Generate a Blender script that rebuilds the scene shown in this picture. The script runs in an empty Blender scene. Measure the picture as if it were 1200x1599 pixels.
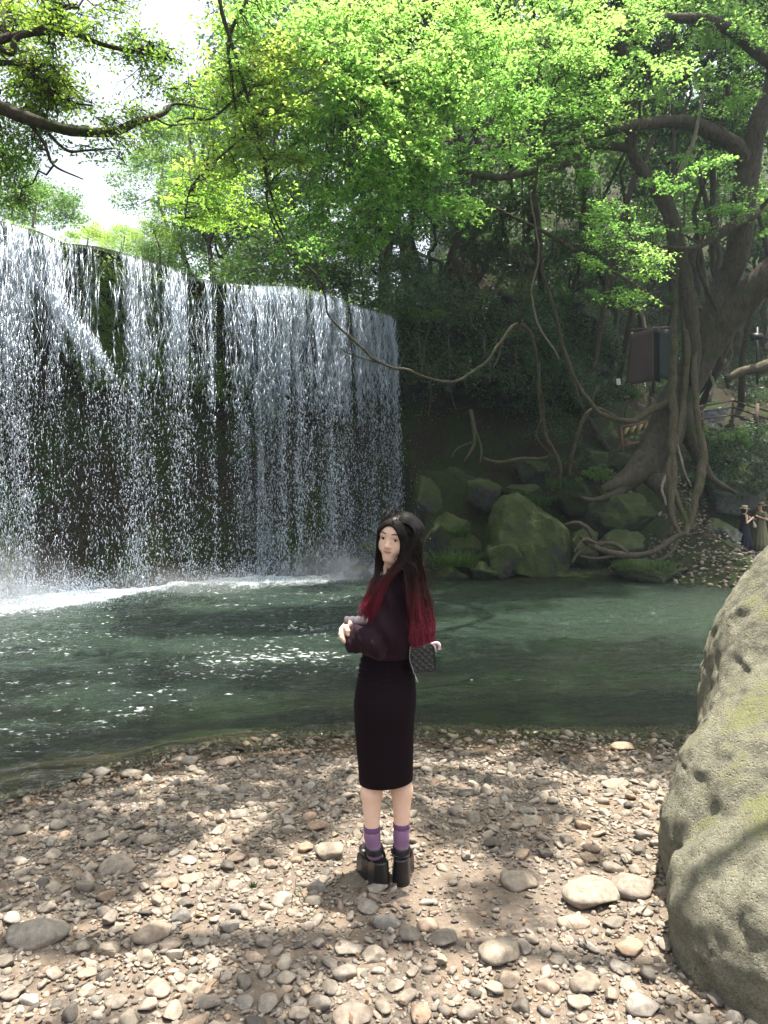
import bpy, math, random
import numpy as np
from mathutils import Vector, Matrix, Euler

rng = np.random.default_rng(7)
random.seed(7)
PI = math.pi
F = 1155.0           # focal length in photo pixels
EYE = 1.7
HOR = 784.0
WZ = -0.25           # water level
SC = bpy.context.scene
COL = SC.collection

# ------------------------------------------------------------------ camera
cd = bpy.data.cameras.new('camera')
cam = bpy.data.objects.new('camera', cd)
COL.objects.link(cam)
cam.location = (0, 0, EYE)
cam.rotation_euler = (math.radians(90), 0, 0)
cd.sensor_fit = 'VERTICAL'
cd.sensor_height = 36.0
cd.lens = 36.0 * F / 1599.0
cd.shift_y = -(799.5 - HOR) / 1599.0
cd.clip_start = 0.05
cd.clip_end = 500
SC.camera = cam

# ------------------------------------------------------------------ sky and sun
SUN_DIR = Vector((0.13, 0.07, 0.99)).normalized()      # towards the sun
w = bpy.data.worlds.new('World')
SC.world = w
w.use_nodes = True
nt = w.node_tree
nt.nodes.clear()
sky = nt.nodes.new('ShaderNodeTexSky')
sky.sky_type = 'NISHITA'
sky.sun_disc = False
sky.sun_elevation = math.asin(SUN_DIR.z)
sky.sun_rotation = math.atan2(SUN_DIR.x, SUN_DIR.y)
sky.dust_density = 5.0
sky.air_density = 1.0
sky.ozone_density = 1.0
hs = nt.nodes.new('ShaderNodeHueSaturation')
hs.inputs['Saturation'].default_value = 0.45
bg = nt.nodes.new('ShaderNodeBackground')
bg.inputs['Strength'].default_value = 0.13
wo = nt.nodes.new('ShaderNodeOutputWorld')
nt.links.new(sky.outputs[0], hs.inputs['Color'])
nt.links.new(hs.outputs[0], bg.inputs['Color'])
nt.links.new(bg.outputs[0], wo.inputs['Surface'])
sd = bpy.data.lights.new('sun', 'SUN')
sd.energy = 5.0
sd.angle = math.radians(0.5)
sd.color = (1.0, 0.94, 0.84)
sun = bpy.data.objects.new('sun', sd)
COL.objects.link(sun)
sun.rotation_euler = SUN_DIR.to_track_quat('Z', 'Y').to_euler()
sun.location = (5, 5, 30)
SC.view_settings.view_transform = 'Standard'
SC.view_settings.look = 'None'
SC.view_settings.gamma = 1.0
SC.view_settings.use_curve_mapping = False
SC.view_settings.exposure = 1.55
try:
    SC.cycles.max_bounces = 10
    SC.cycles.transparent_max_bounces = 24
    SC.cycles.use_denoising = True
    SC.cycles.sample_clamp_indirect = 6.0
    SC.cycles.volume_step_rate = 4.0
    SC.cycles.volume_max_steps = 64
except Exception:
    pass

# ------------------------------------------------------------------ numpy helpers
def _h(ix, iy, iz, seed):
    n = (ix.astype(np.int64) * 374761393 + iy.astype(np.int64) * 668265263 + iz.astype(np.int64) * 2147483647 + seed * 974711) & 0xffffffff
    n = ((n ^ (n >> 13)) * 1274126177) & 0xffffffff
    n = (n ^ (n >> 16))
    n = (n * 2246822519) & 0xffffffff
    n = n ^ (n >> 15)
    return (n & 0xffffff) / float(0xffffff)

def vnoise(p, seed=0):
    p = np.asarray(p, float)
    i = np.floor(p)
    f = p - i
    f = f * f * f * (f * (f * 6 - 15) + 10)
    ix, iy, iz = i[..., 0], i[..., 1], i[..., 2]
    fx, fy, fz = f[..., 0], f[..., 1], f[..., 2]
    def g(a, b, c): return _h(ix + a, iy + b, iz + c, seed)
    x00 = g(0,0,0) * (1-fx) + g(1,0,0) * fx
    x10 = g(0,1,0) * (1-fx) + g(1,1,0) * fx
    x01 = g(0,0,1) * (1-fx) + g(1,0,1) * fx
    x11 = g(0,1,1) * (1-fx) + g(1,1,1) * fx
    return ((x00*(1-fy)+x10*fy)*(1-fz) + (x01*(1-fy)+x11*fy)*fz) * 2 - 1

def fbm(p, octaves=4, seed=0, gain=0.5, lac=2.03):
    p = np.asarray(p, float)
    s = 0; a = 1.0; t = 0
    for o in range(octaves):
        s = s + a * vnoise(p, seed + o * 17)
        t += a; a *= gain; p = p * lac + 11.3
    return s / t

def P(px, py, d):
    return np.array([(px - 600.0) / F * d, d, EYE + (HOR - py) / F * d])

def sstep(a, b, x):
    t = np.clip((x - a) / (b - a), 0, 1)
    return t * t * (3 - 2 * t)

def mesh_data(name, V, Fs, attrs=None, smooth=True):
    """V (n,3); Fs an (m,k) int array or a list of them."""
    if not isinstance(Fs, (list, tuple)): Fs = [Fs]
    Fs = [np.asarray(f, dtype=np.int32) for f in Fs if len(f)]
    me = bpy.data.meshes.new(name)
    V = np.asarray(V, dtype=np.float32)
    me.vertices.add(len(V))
    me.vertices.foreach_set('co', V.ravel())
    nl = sum(f.size for f in Fs); npoly = sum(len(f) for f in Fs)
    me.loops.add(nl); me.polygons.add(npoly)
    me.loops.foreach_set('vertex_index', np.concatenate([f.ravel() for f in Fs]))
    starts = []; o = 0
    for f in Fs:
        starts.append(o + np.arange(len(f)) * f.shape[1]); o += f.size
    me.polygons.foreach_set('loop_start', np.concatenate(starts).astype(np.int32))
    me.update(calc_edges=True)
    me.validate()
    if smooth and len(me.polygons):
        me.polygons.foreach_set('use_smooth', np.ones(len(me.polygons), dtype=bool))
    for k, a in (attrs or {}).items():
        a = np.asarray(a, dtype=np.float32)
        if a.ndim == 1:
            at = me.attributes.new(k, 'FLOAT', 'POINT'); at.data.foreach_set('value', a)
        else:
            if a.shape[1] == 3: a = np.hstack([a, np.ones((len(a), 1), np.float32)])
            at = me.attributes.new(k, 'FLOAT_COLOR', 'POINT'); at.data.foreach_set('color', a.ravel())
    return me

def tag(o, label=None, cat=None, group=None, kind=None):
    if label: o['label'] = label
    if cat: o['category'] = cat
    if group: o['group'] = group
    if kind: o['kind'] = kind
    return o

def link(name, me, mat=None, parent=None, loc=(0,0,0)):
    o = bpy.data.objects.new(name, me)
    COL.objects.link(o)
    o.location = loc
    if mat is not None and me is not None and len(me.materials) == 0: me.materials.append(mat)
    if parent is not None:
        o.parent = parent
    return o

def mk(name, V, Fs, mat, parent=None, attrs=None, smooth=True, base=None):
    """link a mesh whose vertices are in world space; the origin goes to base (or the parent's place)"""
    V = np.asarray(V, float)
    off = np.zeros(3)
    pl = np.array(parent_world(parent)) if parent is not None else np.zeros(3)
    if base is not None: off = np.array(base, float)
    elif parent is not None: off = pl
    me = mesh_data(name, V - off, Fs, attrs, smooth)
    return link(name, me, mat, parent, tuple(off - pl))

def parent_world(o):
    v = Vector((0, 0, 0))
    while o is not None:
        v = v + o.location; o = o.parent
    return v

def empty(name, loc):
    o = bpy.data.objects.new(name, None)
    o.empty_display_size = 0.2
    COL.objects.link(o); o.location = tuple(loc)
    return o

class MB:
    def __init__(s): s.V = []; s.F = {}; s.n = 0; s.A = {}
    def add(s, V, Fc, **attrs):
        V = np.asarray(V, float); Fc = np.asarray(Fc)
        s.V.append(V); s.F.setdefault(Fc.shape[1], []).append(Fc + s.n); s.n += len(V)
        for k, a in attrs.items():
            a = np.asarray(a, float)
            if a.ndim == 0: a = np.full(len(V), float(a))
            if a.ndim == 1 and len(a) in (3,) and len(V) != 3: a = np.tile(a, (len(V), 1))
            s.A.setdefault(k, []).append(a)
    def build(s, name, mat, parent=None, base=None, smooth=True):
        V = np.concatenate(s.V)
        Fs = [np.concatenate(f) for f in s.F.values()]
        return mk(name, V, Fs, mat, parent, {k: np.concatenate(a) for k, a in s.A.items()}, smooth, base)

def catmull(pts, n=6):
    p = np.asarray(pts, float)
    if len(p) < 3:
        t = np.linspace(0, 1, n + 1)[:, None]
        return p[0] * (1 - t) + p[-1] * t
    q = np.vstack([2 * p[0] - p[1], p, 2 * p[-1] - p[-2]])
    out = []
    for i in range(1, len(q) - 2):
        for k in range(n):
            t = k / n
            a, b, c, d = q[i-1], q[i], q[i+1], q[i+2]
            out.append(0.5 * ((2*b) + (c-a)*t + (2*a-5*b+4*c-d)*t*t + (-a+3*b-3*c+d)*t**3))
    out.append(p[-1])
    return np.array(out)

def frames(path):
    T = np.gradient(path, axis=0)
    T /= np.linalg.norm(T, axis=1)[:, None] + 1e-9
    N = np.zeros_like(T)
    ref = np.array([0, 0, 1.0]) if abs(T[0][2]) < 0.9 else np.array([1.0, 0, 0])
    n = np.cross(T[0], ref); n /= np.linalg.norm(n)
    for i in range(len(T)):
        n = n - T[i] * np.dot(n, T[i]); n /= np.linalg.norm(n) + 1e-9
        N[i] = n
    B = np.cross(T, N)
    return T, N, B

def tube(path, r, sides=7, rough=0.0, seed=0, cap=True):
    path = np.asarray(path, float); n = len(path)
    r = np.broadcast_to(np.asarray(r, float), (n,)) if np.ndim(r) == 0 or len(np.atleast_1d(r)) == n else np.interp(np.linspace(0, 1, n), np.linspace(0, 1, len(r)), r)
    T, N, B = frames(path)
    a = np.arange(sides) / sides * 2 * PI
    rr = np.repeat(r[:, None], sides, 1)
    ring = path[:, None, :] + rr[..., None] * (np.cos(a)[None, :, None] * N[:, None, :] + np.sin(a)[None, :, None] * B[:, None, :])
    V = ring.reshape(-1, 3)
    if rough > 0:
        d = (V - np.repeat(path, sides, 0))
        sc = 1.0 / (max(r.max(), 1e-3) * 1.5)
        k = 1 + rough * fbm(V * np.array([sc, sc, sc * 0.45]), 3, seed)
        k = k + rough * 0.45 * (1 - 2 * np.abs(fbm(V * np.array([sc, sc, sc * 0.16]) * 4.2, 3, seed + 9)))
        V = np.repeat(path, sides, 0) + d * k[:, None]
    i = np.arange(n - 1)[:, None] * sides; j = np.arange(sides)[None, :]; j2 = (j + 1) % sides
    Q = np.stack([i + j, i + j2, i + sides + j2, i + sides + j], -1).reshape(-1, 4)
    if cap:
        V = np.vstack([V, path[0], path[-1]])
        c0, c1 = n * sides, n * sides + 1
        jj = np.arange(sides)
        t0 = np.stack([np.full(sides, c0), (jj + 1) % sides, jj, jj], -1)
        t1 = np.stack([np.full(sides, c1), (n-1)*sides + jj, (n-1)*sides + (jj + 1) % sides, (n-1)*sides + (jj + 1) % sides], -1)
        # degenerate quads are avoided: triangles returned as separate array by callers that need it
        return V, Q, np.vstack([t0[:, :3], t1[:, :3]])
    return V, Q, np.zeros((0, 3), int)

def add_tube(mb, path, r, sides=7, rough=0.0, seed=0, **at):
    V, Q, T = tube(path, r, sides, rough, seed)
    mb.V.append(V); mb.F.setdefault(4, []).append(Q + mb.n); mb.F.setdefault(3, []).append(T + mb.n)
    mb.n += len(V)
    for k, a in at.items():
        mb.A.setdefault(k, []).append(np.full(len(V), float(a)))

_ICO = {}
def ico(level):
    if level in _ICO: return _ICO[level]
    import bmesh
    bm = bmesh.new()
    bmesh.ops.create_icosphere(bm, subdivisions=level, radius=1.0)
    V = np.array([v.co[:] for v in bm.verts]); Fc = np.array([[v.index for v in f.verts] for f in bm.faces])
    bm.free()
    _ICO[level] = (V, Fc)
    return V, Fc

def boxm(lo, hi):
    x0, y0, z0 = lo; x1, y1, z1 = hi
    V = np.array([[x0,y0,z0],[x1,y0,z0],[x1,y1,z0],[x0,y1,z0],[x0,y0,z1],[x1,y0,z1],[x1,y1,z1],[x0,y1,z1]], float)
    Q = np.array([[0,3,2,1],[4,5,6,7],[0,1,5,4],[1,2,6,5],[2,3,7,6],[3,0,4,7]])
    return V, Q

def obox(a, b, w, h, up=(0,0,1)):
    """box bar from a to b, w wide, h high"""
    a = np.array(a, float); b = np.array(b, float); t = b - a; L = np.linalg.norm(t); t /= L
    s = np.cross(t, up); s /= np.linalg.norm(s); u = np.cross(s, t)
    V, Q = boxm((0, -w/2, -h/2), (L, w/2, h/2))
    return a + V[:, :1]*t + V[:, 1:2]*s + V[:, 2:]*u, Q

def surface_nets(f, lo, cell):
    """f: (nx,ny,nz) sdf samples -> V, quads"""
    ins = f < 0
    nx, ny, nz = f.shape
    cnt = np.zeros((nx-1, ny-1, nz-1), np.int8)
    corners = [(a,b,c) for a in (0,1) for b in (0,1) for c in (0,1)]
    for a,b,c in corners:
        cnt += ins[a:nx-1+a, b:ny-1+b, c:nz-1+c]
    act = (cnt > 0) & (cnt < 8)
    idx = np.full(act.shape, -1, np.int64)
    cells = np.argwhere(act)
    idx[act] = np.arange(len(cells))
    acc = np.zeros((len(cells), 3)); num = np.zeros(len(cells))
    ci, cj, ck = cells.T
    edges = []
    for a,b,c in corners:
        for ax in range(3):
            o = [a,b,c]
            if o[ax] == 0:
                q = list(o); q[ax] = 1
                edges.append((tuple(o), tuple(q), ax))
    for o, q, ax in edges:
        v0 = f[ci+o[0], cj+o[1], ck+o[2]]; v1 = f[ci+q[0], cj+q[1], ck+q[2]]
        m = (v0 < 0) != (v1 < 0)
        t = np.where(m, v0 / np.where(v0 - v1 == 0, 1, v0 - v1), 0)
        p = np.array(o, float)[None, :].repeat(len(cells), 0)
        p[:, ax] += t
        acc += p * m[:, None]; num += m
    V = (cells + acc / num[:, None]) * cell + np.array(lo)
    quads = []
    for ax in range(3):
        sl0 = [slice(None)]*3; sl1 = [slice(None)]*3
        sl0[ax] = slice(0, -1); sl1[ax] = slice(1, None)
        A = ins[tuple(sl0)]; B = ins[tuple(sl1)]
        e = np.argwhere(A != B)
        u, v = [k for k in range(3) if k != ax]
        e = e[(e[:, u] > 0) & (e[:, v] > 0) & (e[:, u] < f.shape[u]-1) & (e[:, v] < f.shape[v]-1)]
        def cidx(du, dv):
            q = e.copy(); q[:, u] += du; q[:, v] += dv
            return idx[q[:, 0], q[:, 1], q[:, 2]]
        q = np.stack([cidx(-1,-1), cidx(0,-1), cidx(0,0), cidx(-1,0)], 1)
        flip = A[e[:,0], e[:,1], e[:,2]]
        if ax == 1: flip = ~flip
        q[~flip] = q[~flip][:, ::-1]
        quads.append(q)
    return V, np.concatenate(quads)

def sdf_mesh(fn, lo, hi, cell):
    lo = np.array(lo, float); hi = np.array(hi, float)
    K = 4
    n = (np.ceil((hi - lo) / cell / K).astype(int) + 1) * K
    axc = [lo[k] + (np.arange(n[k] // K) * K + (K - 1) / 2) * cell for k in range(3)]
    fc = fn(np.stack(np.meshgrid(*axc, indexing='ij'), -1))
    f = np.repeat(np.repeat(np.repeat(fc, K, 0), K, 1), K, 2)
    m = np.abs(f) < cell * K * 2.0
    idx = np.argwhere(m)
    f[m] = fn(lo + idx * cell)
    return surface_nets(f, lo, cell)

def smin(a, b, k):
    h = np.clip(0.5 + 0.5 * (b - a) / k, 0, 1)
    return b * (1 - h) + a * h - k * h * (1 - h)
def smax(a, b, k): return -smin(-a, -b, k)
def s_cone(p, a, b, ra, rb, flat=None):
    a = np.array(a, float); b = np.array(b, float)
    ab = b - a
    t = np.clip(((p - a) @ ab) / (ab @ ab), 0, 1)
    q = p - (a + t[..., None] * ab)
    if flat is not None: q = q * np.array(flat)
    return np.sqrt((q * q).sum(-1)) - (ra + (rb - ra) * t)
def s_ell(p, c, r):
    q = (p - np.array(c, float)) / np.array(r, float)
    k0 = np.sqrt((q * q).sum(-1)); q2 = q / np.array(r, float)
    k1 = np.sqrt((q2 * q2).sum(-1)) + 1e-9
    return k0 * (k0 - 1) / k1

# ------------------------------------------------------------------ materials
def new_mat(name):
    m = bpy.data.materials.new(name); m.use_nodes = True
    nt = m.node_tree; nt.nodes.clear()
    out = nt.nodes.new('ShaderNodeOutputMaterial')
    return m, nt, out

class N:
    """tiny node helper"""
    def __init__(s, nt): s.nt = nt
    def n(s, t, ins=None, **props):
        nd = s.nt.nodes.new(t)
        for k, v in props.items(): setattr(nd, k, v)
        for k, v in (ins or {}).items():
            if hasattr(v, 'is_output') or isinstance(v, bpy.types.NodeSocket): s.nt.links.new(v, nd.inputs[k])
            else: nd.inputs[k].default_value = v
        return nd
    def ramp(s, fac, stops):
        nd = s.nt.nodes.new('ShaderNodeValToRGB')
        el = nd.color_ramp.elements
        while len(el) < len(stops): el.new(0.5)
        for e, (p, c) in zip(el, stops):
            e.position = p; e.color = (c[0], c[1], c[2], 1) if len(c) == 3 else c
        s.nt.links.new(fac, nd.inputs['Fac'])
        return nd.outputs['Color']
    def math(s, op, a, b=0.0, clamp=False):
        nd = s.n('ShaderNodeMath', operation=op, use_clamp=clamp)
        for i, v in enumerate((a, b)):
            if isinstance(v, bpy.types.NodeSocket): s.nt.links.new(v, nd.inputs[i])
            else: nd.inputs[i].default_value = v
        return nd.outputs[0]
    def noise(s, vec, scale, detail=4, rough=0.55, dist=0.0):
        nd = s.n('ShaderNodeTexNoise', {'Scale': scale, 'Detail': detail, 'Roughness': rough, 'Distortion': dist})
        if vec is not None: s.nt.links.new(vec, nd.inputs['Vector'])
        return nd.outputs['Fac']
    def mix(s, f, a, b, blend='MIX'):
        nd = s.n('ShaderNodeMix', data_type='RGBA', blend_type=blend)
        for k, v in ((0, f), (6, a), (7, b)):
            if isinstance(v, bpy.types.NodeSocket): s.nt.links.new(v, nd.inputs[k])
            else: nd.inputs[k].default_value = v if k == 0 else ((v[0], v[1], v[2], 1))
        return nd.outputs[2]
    def attr(s, name, out='Fac'):
        return s.n('ShaderNodeAttribute', attribute_name=name).outputs[out]
    def pos(s): return s.n('ShaderNodeNewGeometry').outputs['Position']
    def obj(s): return s.n('ShaderNodeTexCoord').outputs['Object']
    def bump(s, h, strength=0.5, dist=0.02):
        nd = s.n('ShaderNodeBump', {'Strength': strength, 'Distance': dist, 'Height': h})
        return nd.outputs['Normal']

def simple_mat(name, col, rough=0.7, spec=0.5, metal=0.0, sheen=0.0, bump=None, var=0.0):
    m, nt, out = new_mat(name); g = N(nt)
    c = col
    b = g.n('ShaderNodeBsdfPrincipled', {'Roughness': rough, 'Specular IOR Level': spec, 'Metallic': metal})
    if sheen: b.inputs['Sheen Weight'].default_value = sheen
    nz = g.noise(g.obj(), (bump or (30, .2, .003))[0], 4)
    cc = g.mix(g.math('MULTIPLY', nz, 1.0), [x * (1 - var) for x in col], [min(1, x * (1 + var)) for x in col])
    nt.links.new(cc, b.inputs['Base Color'])
    if bump: nt.links.new(g.bump(nz, bump[1], bump[2]), b.inputs['Normal'])
    nt.links.new(b.outputs[0], out.inputs['Surface'])
    return m

def up_mask(g, lo, hi):
    """how far a surface faces up, plus noise (moss and litter lie on tops)"""
    nz = g.n('ShaderNodeSeparateXYZ', {0: g.n('ShaderNodeNewGeometry').outputs['Normal']}).outputs['Z']
    return g.n('ShaderNodeMapRange', {'Value': nz, 'From Min': lo, 'From Max': hi}).outputs[0]

def rock_mat(name, c0, c1, c2, moss=(0.014, 0.022, 0.006), moss2=(0.060, 0.080, 0.018), moss_amt=0.5, up=(-0.1, 0.7), scale=1.0,
             rough=0.85, bump=(0.9, 0.06), space='pos', pits=False, zwet=None):
    m, nt, out = new_mat(name); g = N(nt)
    v = g.pos() if space == 'pos' else g.obj()
    n1 = g.noise(v, 1.3 * scale, 6, 0.6); n2 = g.noise(v, 7 * scale, 8, 0.65); n3 = g.noise(v, 38 * scale, 5, 0.7)
    base = g.ramp(n2, [(0.25, c0), (0.5, c1), (0.75, c2)])
    base = g.mix(g.math('MULTIPLY', g.ramp(n3, [(0.35, (0,0,0)), (0.65, (1,1,1))]), 0.45), base, [x * 0.35 for x in c0])
    mf = g.math('ADD', g.math('MULTIPLY', up_mask(g, *up), 0.6), g.math('MULTIPLY', n1, 1.0))
    mf = g.math('ADD', mf, g.math('MULTIPLY', n2, 0.5))
    mf = g.n('ShaderNodeMapRange', {'Value': mf, 'From Min': 1.35 - moss_amt, 'From Max': 1.55 - moss_amt}).outputs[0]
    mc = g.ramp(n3, [(0.3, moss), (0.7, moss2)])
    col = g.mix(g.math('MULTIPLY', mf, 0.92), base, mc)
    h = g.math('ADD', g.math('MULTIPLY', n2, 1.0), g.math('MULTIPLY', n3, 0.35))
    if pits:
        vo = g.n('ShaderNodeTexVoronoi', {'Vector': v, 'Scale': 26 * scale, 'Randomness': 1.0}).outputs['Distance']
        pf = g.n('ShaderNodeMapRange', {'Value': vo, 'From Min': 0.0, 'From Max': 0.35}).outputs[0]
        h = g.math('ADD', h, g.math('MULTIPLY', pf, 0.35))
        n5 = g.noise(v, 110 * scale, 3, 0.7)
        h = g.math('ADD', h, g.math('MULTIPLY', n5, 0.4))
        col = g.mix(0.55, col, g.ramp(n5, [(0.3, (0.45, 0.44, 0.40)), (0.7, (1.35, 1.35, 1.3))]), 'MULTIPLY')
    b = g.n('ShaderNodeBsdfPrincipled', {'Base Color': col, 'Roughness': rough, 'Specular IOR Level': 0.3})
    nt.links.new(g.bump(h, bump[0], bump[1]), b.inputs['Normal'])
    if zwet is not None:
        z = g.n('ShaderNodeSeparateXYZ', {0: g.pos()}).outputs['Z']
        z = g.math('ADD', z, g.math('MULTIPLY', n1, 0.3))
        wf = g.n('ShaderNodeMapRange', {'Value': z, 'From Min': zwet, 'From Max': zwet + 0.25}).outputs[0]
        nt.links.new(g.mix(wf, [x * 0.5 for x in c0], col), b.inputs['Base Color'])
        nt.links.new(g.math('ADD', g.math('MULTIPLY', wf, rough - 0.25), 0.25), b.inputs['Roughness'])
    nt.links.new(b.outputs[0], out.inputs['Surface'])
    return m

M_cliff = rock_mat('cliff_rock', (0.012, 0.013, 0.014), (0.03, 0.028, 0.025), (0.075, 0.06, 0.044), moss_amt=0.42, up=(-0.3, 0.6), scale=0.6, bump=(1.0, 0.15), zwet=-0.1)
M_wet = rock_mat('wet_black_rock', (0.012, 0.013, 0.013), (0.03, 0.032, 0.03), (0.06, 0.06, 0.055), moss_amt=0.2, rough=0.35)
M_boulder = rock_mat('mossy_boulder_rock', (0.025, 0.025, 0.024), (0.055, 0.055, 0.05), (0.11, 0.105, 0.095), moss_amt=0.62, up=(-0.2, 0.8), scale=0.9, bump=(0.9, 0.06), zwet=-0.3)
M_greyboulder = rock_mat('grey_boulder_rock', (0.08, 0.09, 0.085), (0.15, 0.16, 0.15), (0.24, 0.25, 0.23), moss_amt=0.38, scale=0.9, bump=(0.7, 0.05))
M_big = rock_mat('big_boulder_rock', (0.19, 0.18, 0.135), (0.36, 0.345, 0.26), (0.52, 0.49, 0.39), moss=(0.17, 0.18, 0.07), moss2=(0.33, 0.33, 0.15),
                 moss_amt=0.10, up=(-0.2, 0.9), scale=2.4, bump=(1.0, 0.05), pits=True)

def stone_mat(name, use_attr, wet=False):
    m, nt, out = new_mat(name); g = N(nt)
    if use_attr: rnd = g.attr('tint')
    else: rnd = g.n('ShaderNodeObjectInfo').outputs['Random']
    v = g.pos()
    base = g.ramp(rnd, [(0.0, (0.10, 0.095, 0.09)), (0.14, (0.24, 0.225, 0.20)), (0.34, (0.36, 0.33, 0.28)), (0.52, (0.30, 0.285, 0.26)),
                        (0.68, (0.44, 0.405, 0.35)), (0.8, (0.38, 0.29, 0.22)), (0.9, (0.21, 0.215, 0.21)), (1.0, (0.55, 0.52, 0.47))])
    n1 = g.noise(v, 35, 6, 0.65); n2 = g.noise(v, 260, 3, 0.7)
    base = g.mix(1.0, base, (0.80, 0.75, 0.71), 'MULTIPLY')
    col = g.mix(0.75, base, g.ramp(n1, [(0.3, (0.45, 0.42, 0.38)), (0.7, (1.25, 1.22, 1.18))]), 'MULTIPLY')
    col = g.mix(0.5, col, g.ramp(n2, [(0.3, (0.55, 0.54, 0.52)), (0.7, (1.3, 1.3, 1.3))]), 'MULTIPLY')
    # wet below the splash line
    z = g.n('ShaderNodeSeparateXYZ', {0: v}).outputs['Z']
    z = g.math('ADD', z, g.math('MULTIPLY', g.noise(v, 2.5, 3), 0.07))
    dry = g.n('ShaderNodeMapRange', {'Value': z, 'From Min': WZ + 0.045, 'From Max': WZ + 0.10}).outputs[0]
    col = g.mix(dry, g.mix(1.0, col, (0.62, 0.55, 0.45), 'MULTIPLY'), col)
    b = g.n('ShaderNodeBsdfPrincipled', {'Base Color': col, 'Specular IOR Level': 0.4})
    nt.links.new(g.math('ADD', g.math('MULTIPLY', dry, 0.6), 0.2), b.inputs['Roughness'])
    h = g.math('ADD', n1, g.math('MULTIPLY', n2, 0.3))
    nt.links.new(g.bump(h, 0.5, 0.006), b.inputs['Normal'])
    nt.links.new(b.outputs[0], out.inputs['Surface'])
    return m
M_stone = stone_mat('river_stone', False)
M_pebble = stone_mat('pebble', True)

def soil_mat():
    m, nt, out = new_mat('beach_soil'); g = N(nt)
    v = g.pos()
    n1 = g.noise(v, 2.2, 5); n2 = g.noise(v, 45, 6, 0.7); n3 = g.noise(v, 220, 3, 0.7)
    col = g.ramp(n2, [(0.25, (0.08, 0.06, 0.046)), (0.5, (0.16, 0.13, 0.105)), (0.75, (0.26, 0.22, 0.19))])
    col = g.mix(g.ramp(n1, [(0.4, (0,0,0)), (0.6, (0.6,0.6,0.6))]), col, (0.20, 0.15, 0.105))
    z = g.n('ShaderNodeSeparateXYZ', {0: v}).outputs['Z']
    dry = g.n('ShaderNodeMapRange', {'Value': z, 'From Min': WZ + 0.01, 'From Max': WZ + 0.07}).outputs[0]
    col = g.mix(dry, g.mix(1.0, col, (0.42, 0.36, 0.28), 'MULTIPLY'), col)
    b = g.n('ShaderNodeBsdfPrincipled', {'Base Color': col, 'Roughness': 0.9, 'Specular IOR Level': 0.2})
    nt.links.new(g.bump(g.math('ADD', n2, g.math('MULTIPLY', n3, 0.5)), 0.8, 0.012), b.inputs['Normal'])
    nt.links.new(b.outputs[0], out.inputs['Surface'])
    return m
M_soil = soil_mat()

def forest_floor_mat():
    m, nt, out = new_mat('forest_floor'); g = N(nt)
    v = g.pos()
    n1 = g.noise(v, 0.7, 5); n2 = g.noise(v, 6, 6, 0.7); n3 = g.noise(v, 40, 4, 0.7)
    col = g.ramp(n3, [(0.25, (0.014, 0.011, 0.008)), (0.5, (0.035, 0.027, 0.019)), (0.8, (0.09, 0.068, 0.048))])
    grn = g.ramp(n3, [(0.3, (0.018, 0.03, 0.008)), (0.7, (0.05, 0.08, 0.02))])
    col = g.mix(g.ramp(g.math('ADD', g.math('MULTIPLY', n1, 0.6), g.math('MULTIPLY', n2, 0.4)), [(0.44, (0,0,0)), (0.56, (1,1,1))]), col, grn)
    b = g.n('ShaderNodeBsdfPrincipled', {'Base Color': col, 'Roughness': 0.95, 'Specular IOR Level': 0.15})
    nt.links.new(g.bump(g.math('ADD', n2, n3), 0.9, 0.08), b.inputs['Normal'])
    nt.links.new(b.outputs[0], out.inputs['Surface'])
    return m
M_floor = forest_floor_mat()

# ------------------------------------------------------------------ the lie of the land
LIP_PX = [-420, -200, 0, 60, 100, 150, 200, 250, 300, 350, 400, 450, 500, 550, 600, 618]
LIP_D  = [9.0, 12.0, 13.94, 14.5, 15.15, 15.3, 15.86, 16.46, 17.4, 17.9, 18.16, 18.15, 18.7, 19.8, 20.8, 21.3]
LIP_Z = 7.0
def lip_d(px): return np.interp(px, LIP_PX, LIP_D)
LIPX = np.array([(p - 600) / F * d for p, d in zip(LIP_PX, LIP_D)]); LIPY = np.array(LIP_D)
def lip_y(x): return np.interp(x, LIPX, LIPY)
CLIFF_X = np.array([LIPX[-1], 1.2, 2.5, 4.0, 5.5, 7.0, 8.5])
CLIFF_Y = np.array([21.3, 22.0, 22.4, 22.6, 23.4, 25.0, 27.0])
def near_shore(x): return np.interp(x, [-9, -5, -2.51, -2.1, -1.51, -0.8, 0.2, 2.4, 5, 12], [1.0, 2.8, 4.8, 5.35, 5.85, 6.1, 6.25, 6.1, 6.6, 9.0])
def far_shore(x): return np.interp(x, [-1, 0.3, 1.2, 4, 6, 7.6, 10, 14, 20], [40, 24, 19.6, 18.9, 18.6, 17.3, 14.5, 11, 9])
def path_y(x): return 25.0 + (x - 8) * 0.45
def path_z(x): return 3.45 + np.clip(x - 8, -3, 12) * 0.27

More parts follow.
